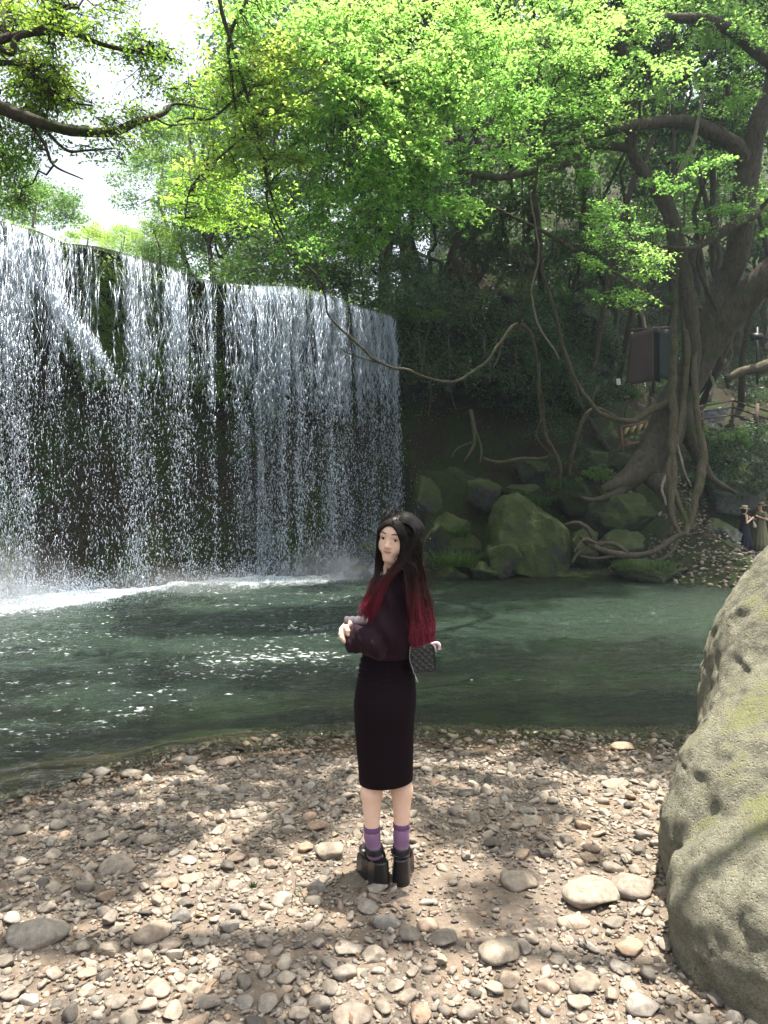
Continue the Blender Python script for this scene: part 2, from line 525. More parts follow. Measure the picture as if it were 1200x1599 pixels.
def ground_h(x, y):
    x = np.asarray(x, float); y = np.asarray(y, float)
    s1 = y - near_shore(x)
    s2 = y - far_shore(x)
    bed = WZ - 1.5 * (1 - np.exp(-np.maximum(np.minimum(s1, -s2), 0) * 0.16))
    p = np.stack([x, y, np.zeros_like(x)], -1)
    beach = WZ + 0.27 * sstep(0, 2.6, -s1) + 0.02 * fbm(p * 1.3, 3, 5) * sstep(0, 1, -s1)
    beach = np.where(y < 1, beach + 0.02 * (1 - y), beach)
    z = np.where(s1 < 0, beach, bed)
    # right bank and hillside
    bank = WZ + 0.16 * s2 + 0.03 * np.maximum(s2, 0) ** 1.5 * (1 - sstep(8.5, 11, x)) + 0.25 * fbm(p * 0.8, 4, 9) * sstep(0, 2, s2)
    bank = np.where(x > 9.5, np.minimum(bank, 0.1 + 0.05 * fbm(p, 3, 2)), bank)
    py_ = path_y(x); pz_ = path_z(x)
    yb = np.interp(x, [-5, 6, 8, 9.5, 11, 14, 25], [20.5, 20.5, 21.0, 22.3, 24.2, 24.5, 25])
    t = np.clip((y - yb) / np.maximum(py_ - yb, 0.5), 0, 1)
    bank0 = np.minimum(bank, 1.3)
    hill = bank0 * (1 - t) + pz_ * t + 0.5 * fbm(p * 0.6, 4, 21) * np.sin(np.clip(t, 0, 1) * PI)
    up = np.maximum(y - py_ - 1.1, 0)
    hill = hill + 0.8 * up + 0.6 * fbm(p * 0.35, 4, 22) * sstep(0, 3, up)
    z = np.where(s2 > 0, np.where(y > yb, hill, bank), z)
    # upstream shelf behind the falls
    ly = np.interp(x, np.concatenate([LIPX, CLIFF_X[1:]]), np.concatenate([LIPY, CLIFF_Y[1:]]))
    xr = 0.4 - 0.25 * (y - 21); xl = -12.5 - 0.25 * (y - 12)
    shelf = 6.93 + np.minimum(np.maximum(x - xr, 0) * 0.95, 0.8 + 0.75 * np.maximum(y - ly - 1, 0)) + np.maximum(xl - x, 0) * 0.35 + np.maximum(y - 42, 0) * 0.05
    shelf = shelf + 1.2 * fbm(p * 0.25, 4, 31) * sstep(0.3, 3, np.maximum(x - xr, xl - x))
    shelf = np.minimum(shelf, 34)
    k = sstep(0.75, 1.5, y - ly) * (1 - sstep(6.3, 8.2, x))
    k = np.where(x < -10, sstep(-0.2, 1.5, y - ly), k)
    z = z * (1 - k) + shelf * k
    # left bank outside the frame
    z = np.where(x < -8.2, np.maximum(z, WZ + np.clip((-8.2 - x) * 0.9, 0, 7) * sstep(0, 3, y + 3)), z)
    # behind the viewer the bank rises gently
    z = np.where(y < -2, z + (-2 - y) * 0.25, z)
    return z

def grid_mesh(x0, x1, y0, y1, st, hf, warp=None):
    nx = int((x1 - x0) / st) + 1; ny = int((y1 - y0) / st) + 1
    X, Y = np.meshgrid(np.linspace(x0, x1, nx), np.linspace(y0, y1, ny), indexing='ij')
    Z = hf(X, Y)
    V = np.stack([X, Y, Z], -1).reshape(-1, 3)
    i = np.arange(nx - 1)[:, None] * ny; j = np.arange(ny - 1)[None, :]
    Q = np.stack([i + j, i + ny + j, i + ny + j + 1, i + j + 1], -1).reshape(-1, 4)
    return V, Q

def gp(px, py):
    """the ground point seen at a pixel"""
    ds = np.arange(1.5, 30, 0.02)
    xs_ = (px - 600.0) / F * ds; zs_ = EYE + (HOR - py) / F * ds
    k = int(np.argmax(zs_ <= ground_h(xs_, ds)))
    q = P(px, py, ds[k])
    q[2] = float(ground_h(q[0], q[1]))
    return q

BX0, BX1, BY0, BY1 = -5.0, 5.0, 0.6, 7.6
def coarse(x, y):
    z = ground_h(x, y)
    inside = (x > BX0 + 0.4) & (x < BX1 - 0.4) & (y > BY0 + 0.4) & (y < BY1 - 0.4)
    return np.where(inside, z - 0.25, z)
V, Q = grid_mesh(-70, 70, -16, 110, 0.4, coarse)
tag(mk('ground', V, Q, M_floor), 'dark wooded hillside, river banks and stream bed', kind='structure')
def beachf(x, y):
    z = ground_h(x, y)
    edge = np.minimum(np.minimum(x - BX0, BX1 - x), np.minimum(y - BY0, BY1 - y))
    p = np.stack([x, y, np.zeros_like(x)], -1)
    return z + 0.006 * fbm(p * 9, 3, 3) - 0.12 * (1 - sstep(0, 0.4, edge))
V, Q = grid_mesh(BX0, BX1, BY0, BY1, 0.04, beachf)
tag(mk('gravel_beach', V, Q, M_soil), 'gravel and soil beach at the edge of the pool', kind='structure')

# ------------------------------------------------------------------ cliff (behind the falls, and on to the right)
SEGX = np.concatenate([LIPX, CLIFF_X[1:]]); SEGY = np.concatenate([LIPY, CLIFF_Y[1:]])
cum = np.concatenate([[0], np.cumsum(np.hypot(np.diff(SEGX), np.diff(SEGY)))])
FALL_LEN = cum[len(LIPX) - 1]
def cliff_pt(s):
    x = np.interp(s, cum, SEGX); y = np.interp(s, cum, SEGY)
    x2 = np.interp(s + 0.6, cum, SEGX); y2 = np.interp(s + 0.6, cum, SEGY)
    x1 = np.interp(s - 0.6, cum, SEGX); y1 = np.interp(s - 0.6, cum, SEGY)
    tx, ty = x2 - x1, y2 - y1; L = np.hypot(tx, ty) + 1e-6
    return x, y, -ty / L, tx / L        # point and normal pointing away from the viewer
def cliff_off(s, z):
    p = np.stack([s, z, np.zeros_like(s)], -1)
    fall = np.interp(z, [-2.5, -0.5, 0.0, 0.35, 0.6, 1.6, 2.8, 3.6, 4.4, 6.2, 7.0], [0.6, 0.7, 0.9, 1.2, 2.6, 3.4, 3.2, 2.0, 0.9, 0.55, 0.14])
    fall = fall + 0.4 * fbm(p * np.array([0.5, 0.8, 1]), 4, 41) * sstep(7.0, 6.3, z) + 0.12 * fbm(p * np.array([2.5, 5, 1]), 3, 43) * sstep(6.95, 6.6, z)
    right = np.interp(z, [-2.5, 0, 1.5, 2.5, 3.4, 4.6, 5.4, 7.0, 9.0], [0.2, 0.2, 0.5, 1.5, 2.1, 1.5, 0.3, 0.15, 0.8])
    right = right + 0.9 * fbm(p * np.array([0.45, 0.6, 1]) + 5, 5, 45) + 0.22 * fbm(p * np.array([1.8, 3.5, 1]), 4, 47)
    k = sstep(FALL_LEN - 0.3, FALL_LEN + 1.4, s)
    return fall * (1 - k) + right * k
ns, nz = 300, 110
S = np.linspace(0, cum[-1], ns)[:, None] * np.ones((1, nz))
T = np.linspace(0, 1, nz)[None, :] * np.ones((ns, 1))
kk = sstep(FALL_LEN, FALL_LEN + 1.6, S)
ztop = 6.98 + kk * (1.1 + 0.7 * fbm(np.stack([S * 0.5, S * 0, S * 0], -1), 3, 50))
Z = -2.2 + T * (ztop + 2.2)
x, y, nx_, ny_ = cliff_pt(S)
off = cliff_off(S, Z)
V = np.stack([x + nx_ * off, y + ny_ * off, Z], -1)
# a lip row that runs back over the shelf
x9, y9, a9, b9 = cliff_pt(S[:, 0])
back = np.stack([x9 + a9 * 2.0, y9 + b9 * 2.0, ztop[:, 0] + 0.02], -1)
V = np.concatenate([V, back[:, None, :]], 1)
nz2 = nz + 1
i = np.arange(ns - 1)[:, None] * nz2; j = np.arange(nz2 - 1)[None, :]
Q = np.stack([i + j, i + nz2 + j, i + nz2 + j + 1, i + j + 1], -1).reshape(-1, 4)
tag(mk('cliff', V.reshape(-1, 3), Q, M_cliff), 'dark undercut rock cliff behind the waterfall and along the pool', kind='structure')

# ------------------------------------------------------------------ pool water
def water_mat():
    m, nt, out = new_mat('pool_water'); g = N(nt)
    v = g.pos()
    depth = g.attr('depth'); foam = g.attr('foam')
    mp = g.n('ShaderNodeMapping', {'Vector': v, 'Scale': (0.6, 1.3, 1.0)}).outputs[0]
    n1 = g.noise(mp, 5.0, 5, 0.6, 0.4); n2 = g.noise(mp, 19.0, 5, 0.65, 0.6)
    h = g.math('ADD', g.math('MULTIPLY', n1, 1.0), g.math('MULTIPLY', n2, 0.7))
    nrm = g.bump(h, 1.0, 0.045)
    body = g.n('ShaderNodeBsdfDiffuse', {'Color': (0.030, 0.050, 0.036, 1)})
    clear = g.n('ShaderNodeBsdfTransparent', {'Color': (0.80, 0.90, 0.78, 1)})
    tf = g.math('SUBTRACT', 1.0, g.math('POWER', 2.718, g.math('MULTIPLY', depth, -0.85)))
    under = g.n('ShaderNodeMixShader', {0: tf, 1: clear.outputs[0], 2: body.outputs[0]})
    gl = g.n('ShaderNodeBsdfGlossy', {'Color': (1, 1, 1, 1), 'Roughness': 0.035, 'Normal': nrm})
    fr = g.n('ShaderNodeFresnel', {'IOR': 1.33, 'Normal': nrm})
    s = g.n('ShaderNodeMixShader', {0: fr.outputs[0], 1: under.outputs[0], 2: gl.outputs[0]})
    fn = g.noise(v, 3.2, 6, 0.7, 0.8); fn2 = g.noise(v, 14.0, 4, 0.7, 0.5)
    ff = g.math('ADD', g.math('MULTIPLY', fn, 0.7), g.math('MULTIPLY', fn2, 0.4))
    ff = g.math('ADD', ff, foam)
    ff = g.n('ShaderNodeMapRange', {'Value': ff, 'From Min': 0.92, 'From Max': 1.25}).outputs[0]
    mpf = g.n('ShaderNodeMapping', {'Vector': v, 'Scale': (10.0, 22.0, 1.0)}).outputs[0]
    fl = g.noise(mpf, 1.0, 3, 0.6, 0.3)  # white specks painted into the water colour for sun glints
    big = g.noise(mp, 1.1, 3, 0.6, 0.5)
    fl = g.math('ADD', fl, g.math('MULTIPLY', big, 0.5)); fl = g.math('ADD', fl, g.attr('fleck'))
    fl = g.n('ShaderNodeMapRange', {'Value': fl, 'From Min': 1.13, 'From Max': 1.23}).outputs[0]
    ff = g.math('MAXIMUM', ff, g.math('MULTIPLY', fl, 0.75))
    white = g.n('ShaderNodeBsdfDiffuse', {'Color': (0.75, 0.8, 0.82, 1)})
    s2 = g.n('ShaderNodeMixShader', {0: ff, 1: s.outputs[0], 2: white.outputs[0]})
    nt.links.new(s2.outputs[0], out.inputs['Surface'])
    return m
M_water = water_mat()
def water_h(X, Y):
    ly = np.interp(X, SEGX, SEGY)
    nearf = np.exp(-np.maximum(ly - Y, 0) / 3.0)
    s1 = np.maximum(Y - near_shore(X), 0)
    p = np.stack([X * 0.8, Y * 1.3, X * 0], -1)
    a = (0.014 + 0.030 * sstep(0, 2.5, s1) + 0.05 * nearf)
    w_ = fbm(p * 1.6, 2, 61) * 0.6 + (1 - 2 * np.abs(fbm(p * 3.1, 2, 63))) * 0.4 + 0.30 * (1 - 2 * np.abs(fbm(p * 6.5, 2, 65)))
    chop = 0.5 + 0.5 * fbm(p * 0.35, 2, 67)
    w_ = w_ + chop * 0.12 * (1 - 2 * np.abs(vnoise(p * np.array([9, 12, 11.]), 69)))
    return WZ + a * w_
V1, Q1 = grid_mesh(-7, 6, 3.5, 11, 0.035, water_h)
V2, Q2 = grid_mesh(-12, 11, 11, 23.5, 0.06, water_h)
V3, Q3 = grid_mesh(-12, 9, 0.5, 3.5, 0.3, water_h)
mb = MB()
for Vv, Qv in ((V1, Q1), (V2, Q2), (V3, Q3)):
    dep = np.maximum(WZ - ground_h(Vv[:, 0], Vv[:, 1]), 0)
    ly = np.interp(Vv[:, 0], SEGX, SEGY)
    dist = ly - Vv[:, 1]
    pxv = 600 + Vv[:, 0] / np.maximum(Vv[:, 1], .1) * F
    wgt = np.interp(pxv, [-200, 0, 150, 240, 300, 400, 520, 620, 660, 700], [1.7, 1.6, 1.1, 0.7, 0.6, 1.0, 1.15, 0.9, 0.15, 0])
    fo = np.exp(-np.maximum(dist - 0.2, 0) / (0.25 + 1.1 * wgt)) * wgt * 0.85
    fo = np.where(dist < -1.5, 0, fo)
    fk = 0.22 * sstep(3.5, -1.5, Vv[:, 0]) * sstep(0.2, 1.5, Vv[:, 1] - near_shore(Vv[:, 0])) + 0.06 * np.exp(-((Vv[:, 0] - 0.6) / 2.5) ** 2 - ((Vv[:, 1] - 9) / 2.0) ** 2)  # weights the painted sun glints towards the left half
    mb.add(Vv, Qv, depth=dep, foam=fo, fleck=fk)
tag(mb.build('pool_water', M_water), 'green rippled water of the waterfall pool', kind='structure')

# stream running over the shelf above the falls
def stream_h(X, Y): return 7.03 + 0.02 * fbm(np.stack([X * 2, Y * 2, X * 0], -1), 2, 71)
nU = 60
ss = np.linspace(0, FALL_LEN + 0.2, 200); x9, y9, a9, b9 = cliff_pt(ss)
rows = [np.stack([x9 + a9 * o, y9 + b9 * o, np.full_like(x9, 7.03) - (0.05 if o < 0.1 else 0) + 0.02 * fbm(np.stack([x9 * 2, x9 * 0 + o * 3, x9 * 0], -1), 2, 4)], -1) for o in (-0.06, 0.1, 0.4, 1, 2, 4, 8, 14, 22)]
V = np.stack(rows, 1); k = V.shape[1]
i = np.arange(len(ss) - 1)[:, None] * k; j = np.arange(k - 1)[None, :]
Q = np.stack([i + j, i + k + j, i + k + j + 1, i + j + 1], -1).reshape(-1, 4)
me = mesh_data('stream_water', V.reshape(-1, 3), Q, {'depth': np.full(len(V) * k, 0.6), 'foam': np.full(len(V) * k, 0.25), 'fleck': np.zeros(len(V) * k)})
tag(link('stream_water', me, M_water), 'shallow stream running to the lip of the falls', kind='structure')

# ------------------------------------------------------------------ the waterfall
def drop_mat():
    m, nt, out = new_mat('falling_water'); g = N(nt)
    d = g.n('ShaderNodeBsdfDiffuse', {'Color': (0.50, 0.57, 0.66, 1)})
    t = g.n('ShaderNodeBsdfTranslucent', {'Color': (0.50, 0.57, 0.66, 1)})
    gl = g.n('ShaderNodeBsdfGlossy', {'Color': (0.9, 0.95, 1, 1), 'Roughness': 0.25})
    a = g.n('ShaderNodeMixShader', {0: 0.5, 1: d.outputs[0], 2: t.outputs[0]})
    b = g.n('ShaderNodeMixShader', {0: 0.15, 1: a.outputs[0], 2: gl.outputs[0]})
    tr = g.n('ShaderNodeBsdfTransparent', {'Color': (0.95, 0.97, 1, 1)})
    c = g.n('ShaderNodeMixShader', {0: 0.22, 1: b.outputs[0], 2: tr.outputs[0]})
    nt.links.new(c.outputs[0], out.inputs['Surface'])
    return m
M_drop = drop_mat()
def veil_mat():
    m, nt, out = new_mat('water_veil'); g = N(nt)
    uv = g.n('ShaderNodeCombineXYZ', {'X': g.attr('su'), 'Y': g.attr('sv'), 'Z': 0.0}).outputs[0]
    mp = g.n('ShaderNodeMapping', {'Vector': uv, 'Scale': (9.0, 0.35, 1.0)}).outputs[0]
    mp2 = g.n('ShaderNodeMapping', {'Vector': uv, 'Scale': (26.0, 1.6, 1.0)}).outputs[0]
    n = g.math('ADD', g.math('MULTIPLY', g.noise(mp, 1.0, 4, 0.6, 0.4), 0.6), g.math('MULTIPLY', g.noise(mp2, 1.0, 5, 0.75, 0.8), 0.5))
    a = g.math('ADD', n, g.attr('dens'))
    a = g.n('ShaderNodeMapRange', {'Value': a, 'From Min': 1.00, 'From Max': 1.36}).outputs[0]
    a = g.math('MULTIPLY', a, 0.8)
    d = g.n('ShaderNodeBsdfDiffuse', {'Color': (0.50, 0.57, 0.66, 1)})
    t = g.n('ShaderNodeBsdfTranslucent', {'Color': (0.50, 0.57, 0.66, 1)})
    gl = g.n('ShaderNodeBsdfGlossy', {'Color': (0.9, 0.95, 1, 1), 'Roughness': 0.3})
    s = g.n('ShaderNodeMixShader', {0: 0.5, 1: d.outputs[0], 2: t.outputs[0]})
    s = g.n('ShaderNodeMixShader', {0: 0.2, 1: s.outputs[0], 2: gl.outputs[0]})
    tr = g.n('ShaderNodeBsdfTransparent', {'Color': (1, 1, 1, 1)})
    o = g.n('ShaderNodeMixShader', {0: a, 1: tr.outputs[0], 2: s.outputs[0]})
    nt.links.new(o.outputs[0], out.inputs['Surface'])
    return m
M_veil = veil_mat()

# how much water goes over the lip, by where along it (in photo columns)
DPX = [-420, -60, 0, 38, 48, 62, 78, 100, 118, 150, 185, 195, 212, 224, 245, 258, 275, 300, 318, 330, 345, 352, 362, 378, 390, 440, 470, 480, 500, 560, 605, 618, 640]
DDN = [0.8, 0.8, 1.0, 1.0, 0.45, 0.9, 0.8, 0.6, 0.38, 0.28, 0.3, 0.8, 0.7, 0.22, 0.25, 0.65, 0.55, 0.28, 0.5, 0.2, 0.28, 0.6, 0.5, 0.5, 1.0, 1.0, 0.8, 0.62, 0.8, 0.8, 0.9, 0.6, 0.05]
def dens(px): return np.interp(px, DPX, DDN)

RR = np.random.default_rng(1234)
_c = RR.uniform(-160, 617, 4000)
_c = _c[RR.uniform(0, 1, 4000) < dens(_c) ** 1.6]
ROPES = []
for q in _c:
    if all(abs(q - o) > 4.0 for o in ROPES): ROPES.append(float(q))
    if len(ROPES) > 84: break
ROPES = np.array(sorted(ROPES)); ROPE_S = 0.35 + 0.9 * RR.uniform(0, 1, len(ROPES)) ** 1.3
def ropes_at(px):
    v = np.zeros_like(px)
    for q, s_ in zip(ROPES, ROPE_S): v = v + s_ * np.exp(-((px - q) / 3.2) ** 2)
    return np.minimum(v, 1.2)
nsx, nzz = 900, 70
px = np.linspace(-300, 616, nsx)
dd = lip_d(px); X0 = (px - 600) / F * dd; Y0 = dd
sarc = np.interp(X0, SEGX, cum)
_, _, ax_, ay_ = cliff_pt(sarc)
fallz = np.linspace(0, 1, nzz) ** 1.2
V = np.zeros((nsx, nzz, 3)); dn = np.zeros((nsx, nzz)); su = np.zeros((nsx, nzz)); sv = np.zeros((nsx, nzz))
wob = 0.10 * fbm(np.stack([sarc * 1.2, sarc * 0, sarc * 0], -1), 3, 81)
for j_, t_ in enumerate(fallz):
    hgt = t_ * 7.2
    o = 0.02 - 0.42 * math.sqrt(max(hgt, 0) / 7.2) + wob * min(1, hgt)
    V[:, j_, 0] = X0 + ax_ * o; V[:, j_, 1] = Y0 + ay_ * o; V[:, j_, 2] = 7.0 - hgt
    dn[:, j_] = 0.20 * dens(px) + 0.40 * ropes_at(px) + 0.30 * math.exp(-hgt / 0.5) + 0.10 * math.exp(-hgt / 2.0) - 0.16
    su[:, j_] = sarc; sv[:, j_] = hgt
i = np.arange(nsx - 1)[:, None] * nzz; j = np.arange(nzz - 1)[None, :]
Q = np.stack([i + j, i + nzz + j, i + nzz + j + 1, i + j + 1], -1).reshape(-1, 4)
wf = mk('waterfall', V.reshape(-1, 3), Q, M_veil, attrs={'dens': dn.ravel(), 'su': su.ravel(), 'sv': sv.ravel()})
tag(wf, 'wide curtain waterfall of white strands over a mossy lip', kind='structure')

# strands that break into drops: stretched six-point crystals
OCT_V = np.array([[1,0,0],[-1,0,0],[0,1,0],[0,-1,0],[0,0,1],[0,0,-1]], float)
OCT_F = np.array([[0,2,4],[2,1,4],[1,3,4],[3,0,4],[2,0,5],[1,2,5],[3,1,5],[0,3,5]])
def blobs(C, R, L, seed=1, tilt=0.25):
    r_ = np.random.default_rng(seed)
    n = len(C)
    sc = np.stack([R, R, L], -1)
    V = OCT_V[None] * sc[:, None, :]
    V = V * (1 + 0.35 * r_.uniform(-1, 1, V.shape))
    ta = r_.normal(0, tilt, n); 
    V[..., 0] += V[..., 2] * ta[:, None]
    V = V + C[:, None, :]
    Fc = OCT_F[None] + (np.arange(n) * 6)[:, None, None]
    return V.reshape(-1, 3), Fc.reshape(-1, 3)

def strands():
    r_ = np.random.default_rng(11)
    C = []; R = []; L = []
    cand = []
    for q, s_ in zip(ROPES, ROPE_S):
        k = int(2 + 24 * s_ * float(dens(q)) ** 1.3)
        cand += [(q + r_.normal(0, 1.0), q, r_.normal(0, 1)) for _ in range(k)]
    q = r_.uniform(-150, 617, 900); q = q[r_.uniform(0, 1, 900) < dens(q) ** 1.2]
    cand += [(x_, x_, 0.0) for x_ in q]
    for (p0, rope, dev) in cand:
        d0 = float(lip_d(p0)); x0 = (p0 - 600) / F * d0; s0 = float(np.interp(x0, SEGX, cum))
        xx, yy, a, b = cliff_pt(s0)
        n = 60
        t = np.sort(r_.uniform(0, 1, n)) ** 1.05
        h = t * 7.25
        broke = sstep(0.3, 3.5, h)
        keepn = sstep(-0.35, 0.35, vnoise(np.stack([np.full(n, rope * 0.9), h * 1.1, np.full(n, 0.3)], -1), 93))
        m = r_.uniform(0, 1, n) < (0.35 + 0.75 * keepn)
        h = h[m]; broke = broke[m]; n = len(h)
        side = 0.07 * vnoise(np.stack([h * 0.7, np.full(n, rope), h * 0], -1), 95) * np.minimum(h / 2, 1.2) + dev * 0.024 * np.sqrt(h) + r_.normal(0, 1, n) * (0.003 + 0.030 * broke)
        fan = 0.0
        if 35 < p0 < 118 and r_.uniform() < 0.6:      # water that strikes a rock and fans out to the right
            hs_ = 0.9 + (p0 - 35) / 83 * 1.0
            fan = 1.55 * (1 - np.exp(-np.maximum(h - hs_, 0) * 1.0))
            if r_.uniform() < 0.5: fan = fan * r_.uniform(0.4, 1.0)
        v0 = r_.uniform(0.25, 0.85)
        o = 0.0 - v0 * np.sqrt(h / 7.2) * 0.75 + r_.normal(0, 1, n) * 0.05 * broke
        if np.ndim(fan): o = o - fan * 0.35
        tx, ty = b, -a
        cx = xx + a * o + tx * (side + fan); cy = yy + b * o + ty * (side + fan)
        C.append(np.stack([cx, cy, 6.95 - h], -1))
        R.append(0.0034 * np.exp(r_.normal(0, .6, n)) * (1 + 0.4 * broke) * (d0 / 17))
        L.append(np.minimum((0.17 * (1 - broke) + 0.020) * np.exp(r_.normal(0, .6, n)), 0.03 + h))
    # free drops
    m = 16000
    p0 = r_.uniform(-120, 640, m)
    h = 7.25 * r_.uniform(0.02, 1, m) ** 0.8
    kp = r_.uniform(0, 1, m) < (0.10 + 0.9 * dens(p0) ** 1.5) * (0.25 + 0.75 * h / 7.2)
    p0 = p0[kp]; h = h[kp]; m = len(p0)
    # gather them into ragged curtains
    q = np.stack([p0 * 0.045, h * 0.55, p0 * 0], -1)
    kp = r_.uniform(0, 1, m) < 0.25 + 1.1 * sstep(-0.15, 0.5, fbm(q, 3, 97))
    p0 = p0[kp]; h = h[kp]; m = len(p0)
    d0 = lip_d(p0); x0 = (p0 - 600) / F * d0; s0 = np.interp(x0, SEGX, cum)
    xx, yy, a, b = cliff_pt(s0)
    o = -r_.uniform(0.1, 1.15, m) * np.sqrt(h / 7.2)
    C.append(np.stack([xx + a * o, yy + b * o, 7.0 - h], -1))
    R.append(0.0040 * np.exp(r_.normal(0, .6, m)) * (d0 / 17)); L.append(0.012 * np.exp(r_.normal(0, .6, m)))
    # spray and splash above the foot
    m = 17000
    p0 = np.where(r_.uniform(0, 1, m) < 0.45, r_.normal(15, 70, m), np.where(r_.uniform(0, 1, m) < 0.55, r_.normal(560, 42, m), r_.uniform(120, 620, m)))
    p0 = np.clip(p0, -150, 640)
    hh = np.abs(r_.normal(0, 0.30, m)) * np.where((p0 > 470), 1.5, 0.9)
    d0 = lip_d(p0); x0 = (p0 - 600) / F * d0; s0 = np.interp(x0, SEGX, cum)
    xx, yy, a, b = cliff_pt(s0)
    o = -r_.normal(0.7, 0.5, m)
    C.append(np.stack([xx + a * o, yy + b * o, WZ + hh], -1)); R.append(r_.uniform(0.004, 0.011, m)); L.append(r_.uniform(0.005, 0.02, m))
    return np.concatenate(C), np.concatenate(R), np.concatenate(L)
C, R, L = strands()
print('drops', len(C))
V, Fc = blobs(C, R, L)
tag(mk('falling_drops', V, Fc, M_drop, smooth=True), 'white falling drops and broken strands of the waterfall', kind='stuff')

# ------------------------------------------------------------------ boulders
def rock_shape(level, seed, dims, cuts=6, rough=0.12, freq=1.6, flat_bottom=True):
    V, Fc = ico(level)
    V = V.copy(); r_ = np.random.default_rng(seed)
    for k in range(cuts):
        n = r_.normal(0, 1, 3); n /= np.linalg.norm(n); d = r_.uniform(0.55, 0.88)
        e = V @ n - d
        V = V - np.outer(np.maximum(e, 0) * 0.96, n)
    nn = V / np.linalg.norm(V, axis=1)[:, None]
    V = V + nn * (rough * fbm(V * freq + seed * 3.1, 5, seed))[:, None]
    V = V + nn * (rough * 0.35 * fbm(V * freq * 4 + seed, 3, seed + 5))[:, None]
    lo, hi = V.min(0), V.max(0)
    V = (V - (lo + hi) / 2) / ((hi - lo) / 2)
    return V * (np.array(dims) / 2), Fc

def boulder(x0, x1, y0, y1, d, seed, label, mat=None, group=None, depth=0.8, sink=0.15, level=4, rot=None, cat='boulder', cuts=16):
    w_ = (x1 - x0) / F * d; h_ = (y1 - y0) / F * d
    V, Fc = rock_shape(level, seed, (w_, w_ * depth, h_ * (1 + sink)), cuts, 0.17, 2.2)
    c = P((x0 + x1) / 2, (y0 + y1) / 2, d + w_ * depth * 0.3)
    c[2] -= h_ * sink / 2
    me = mesh_data('boulder', V, Fc)
    o = link('boulder', me, mat or M_boulder, None, tuple(c))
    if rot: o.rotation_euler.z = rot
    return tag(o, label, cat, group)

BO = 'mossy boulders on the far bank'
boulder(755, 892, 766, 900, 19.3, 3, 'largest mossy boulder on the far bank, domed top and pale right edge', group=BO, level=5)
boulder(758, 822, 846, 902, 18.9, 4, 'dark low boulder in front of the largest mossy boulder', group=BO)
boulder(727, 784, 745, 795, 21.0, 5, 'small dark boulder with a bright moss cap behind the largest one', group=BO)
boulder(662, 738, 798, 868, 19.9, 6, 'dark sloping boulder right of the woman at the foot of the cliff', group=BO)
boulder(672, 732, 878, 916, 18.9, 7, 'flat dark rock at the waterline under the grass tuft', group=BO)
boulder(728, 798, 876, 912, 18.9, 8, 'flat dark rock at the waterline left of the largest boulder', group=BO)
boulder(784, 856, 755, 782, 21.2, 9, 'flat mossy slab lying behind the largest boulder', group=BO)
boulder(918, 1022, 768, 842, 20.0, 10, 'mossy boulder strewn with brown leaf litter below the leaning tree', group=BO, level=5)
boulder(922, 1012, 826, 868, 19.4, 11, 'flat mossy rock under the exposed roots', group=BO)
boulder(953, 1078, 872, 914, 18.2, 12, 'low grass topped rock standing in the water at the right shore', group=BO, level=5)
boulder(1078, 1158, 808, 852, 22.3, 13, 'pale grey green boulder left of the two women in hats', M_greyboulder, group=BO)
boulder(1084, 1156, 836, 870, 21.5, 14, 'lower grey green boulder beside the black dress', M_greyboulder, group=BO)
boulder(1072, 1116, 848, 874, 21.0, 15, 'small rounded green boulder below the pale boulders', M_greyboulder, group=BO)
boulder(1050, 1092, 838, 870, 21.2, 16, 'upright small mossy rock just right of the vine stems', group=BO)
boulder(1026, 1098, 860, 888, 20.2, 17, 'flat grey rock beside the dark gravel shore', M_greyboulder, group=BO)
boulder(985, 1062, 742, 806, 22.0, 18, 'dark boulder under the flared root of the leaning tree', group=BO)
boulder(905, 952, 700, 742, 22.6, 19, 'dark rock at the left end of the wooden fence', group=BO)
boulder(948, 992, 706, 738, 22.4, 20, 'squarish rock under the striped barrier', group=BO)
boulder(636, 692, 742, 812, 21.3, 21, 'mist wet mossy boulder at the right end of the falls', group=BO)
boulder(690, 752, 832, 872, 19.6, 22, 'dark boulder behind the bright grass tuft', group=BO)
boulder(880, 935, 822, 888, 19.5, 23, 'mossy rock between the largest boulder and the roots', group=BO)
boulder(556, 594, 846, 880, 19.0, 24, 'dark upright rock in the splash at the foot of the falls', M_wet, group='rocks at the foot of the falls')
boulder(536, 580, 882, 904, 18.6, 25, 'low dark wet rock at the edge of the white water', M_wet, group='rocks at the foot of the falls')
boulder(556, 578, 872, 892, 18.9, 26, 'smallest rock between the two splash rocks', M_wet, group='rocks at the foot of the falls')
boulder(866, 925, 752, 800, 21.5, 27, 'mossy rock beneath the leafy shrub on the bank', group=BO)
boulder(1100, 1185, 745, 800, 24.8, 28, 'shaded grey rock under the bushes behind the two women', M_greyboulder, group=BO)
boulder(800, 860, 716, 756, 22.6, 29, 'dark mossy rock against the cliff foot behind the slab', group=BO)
boulder(690, 742, 728, 770, 22.3, 30, 'round dark rock in the shade of the undercut cliff', group=BO)

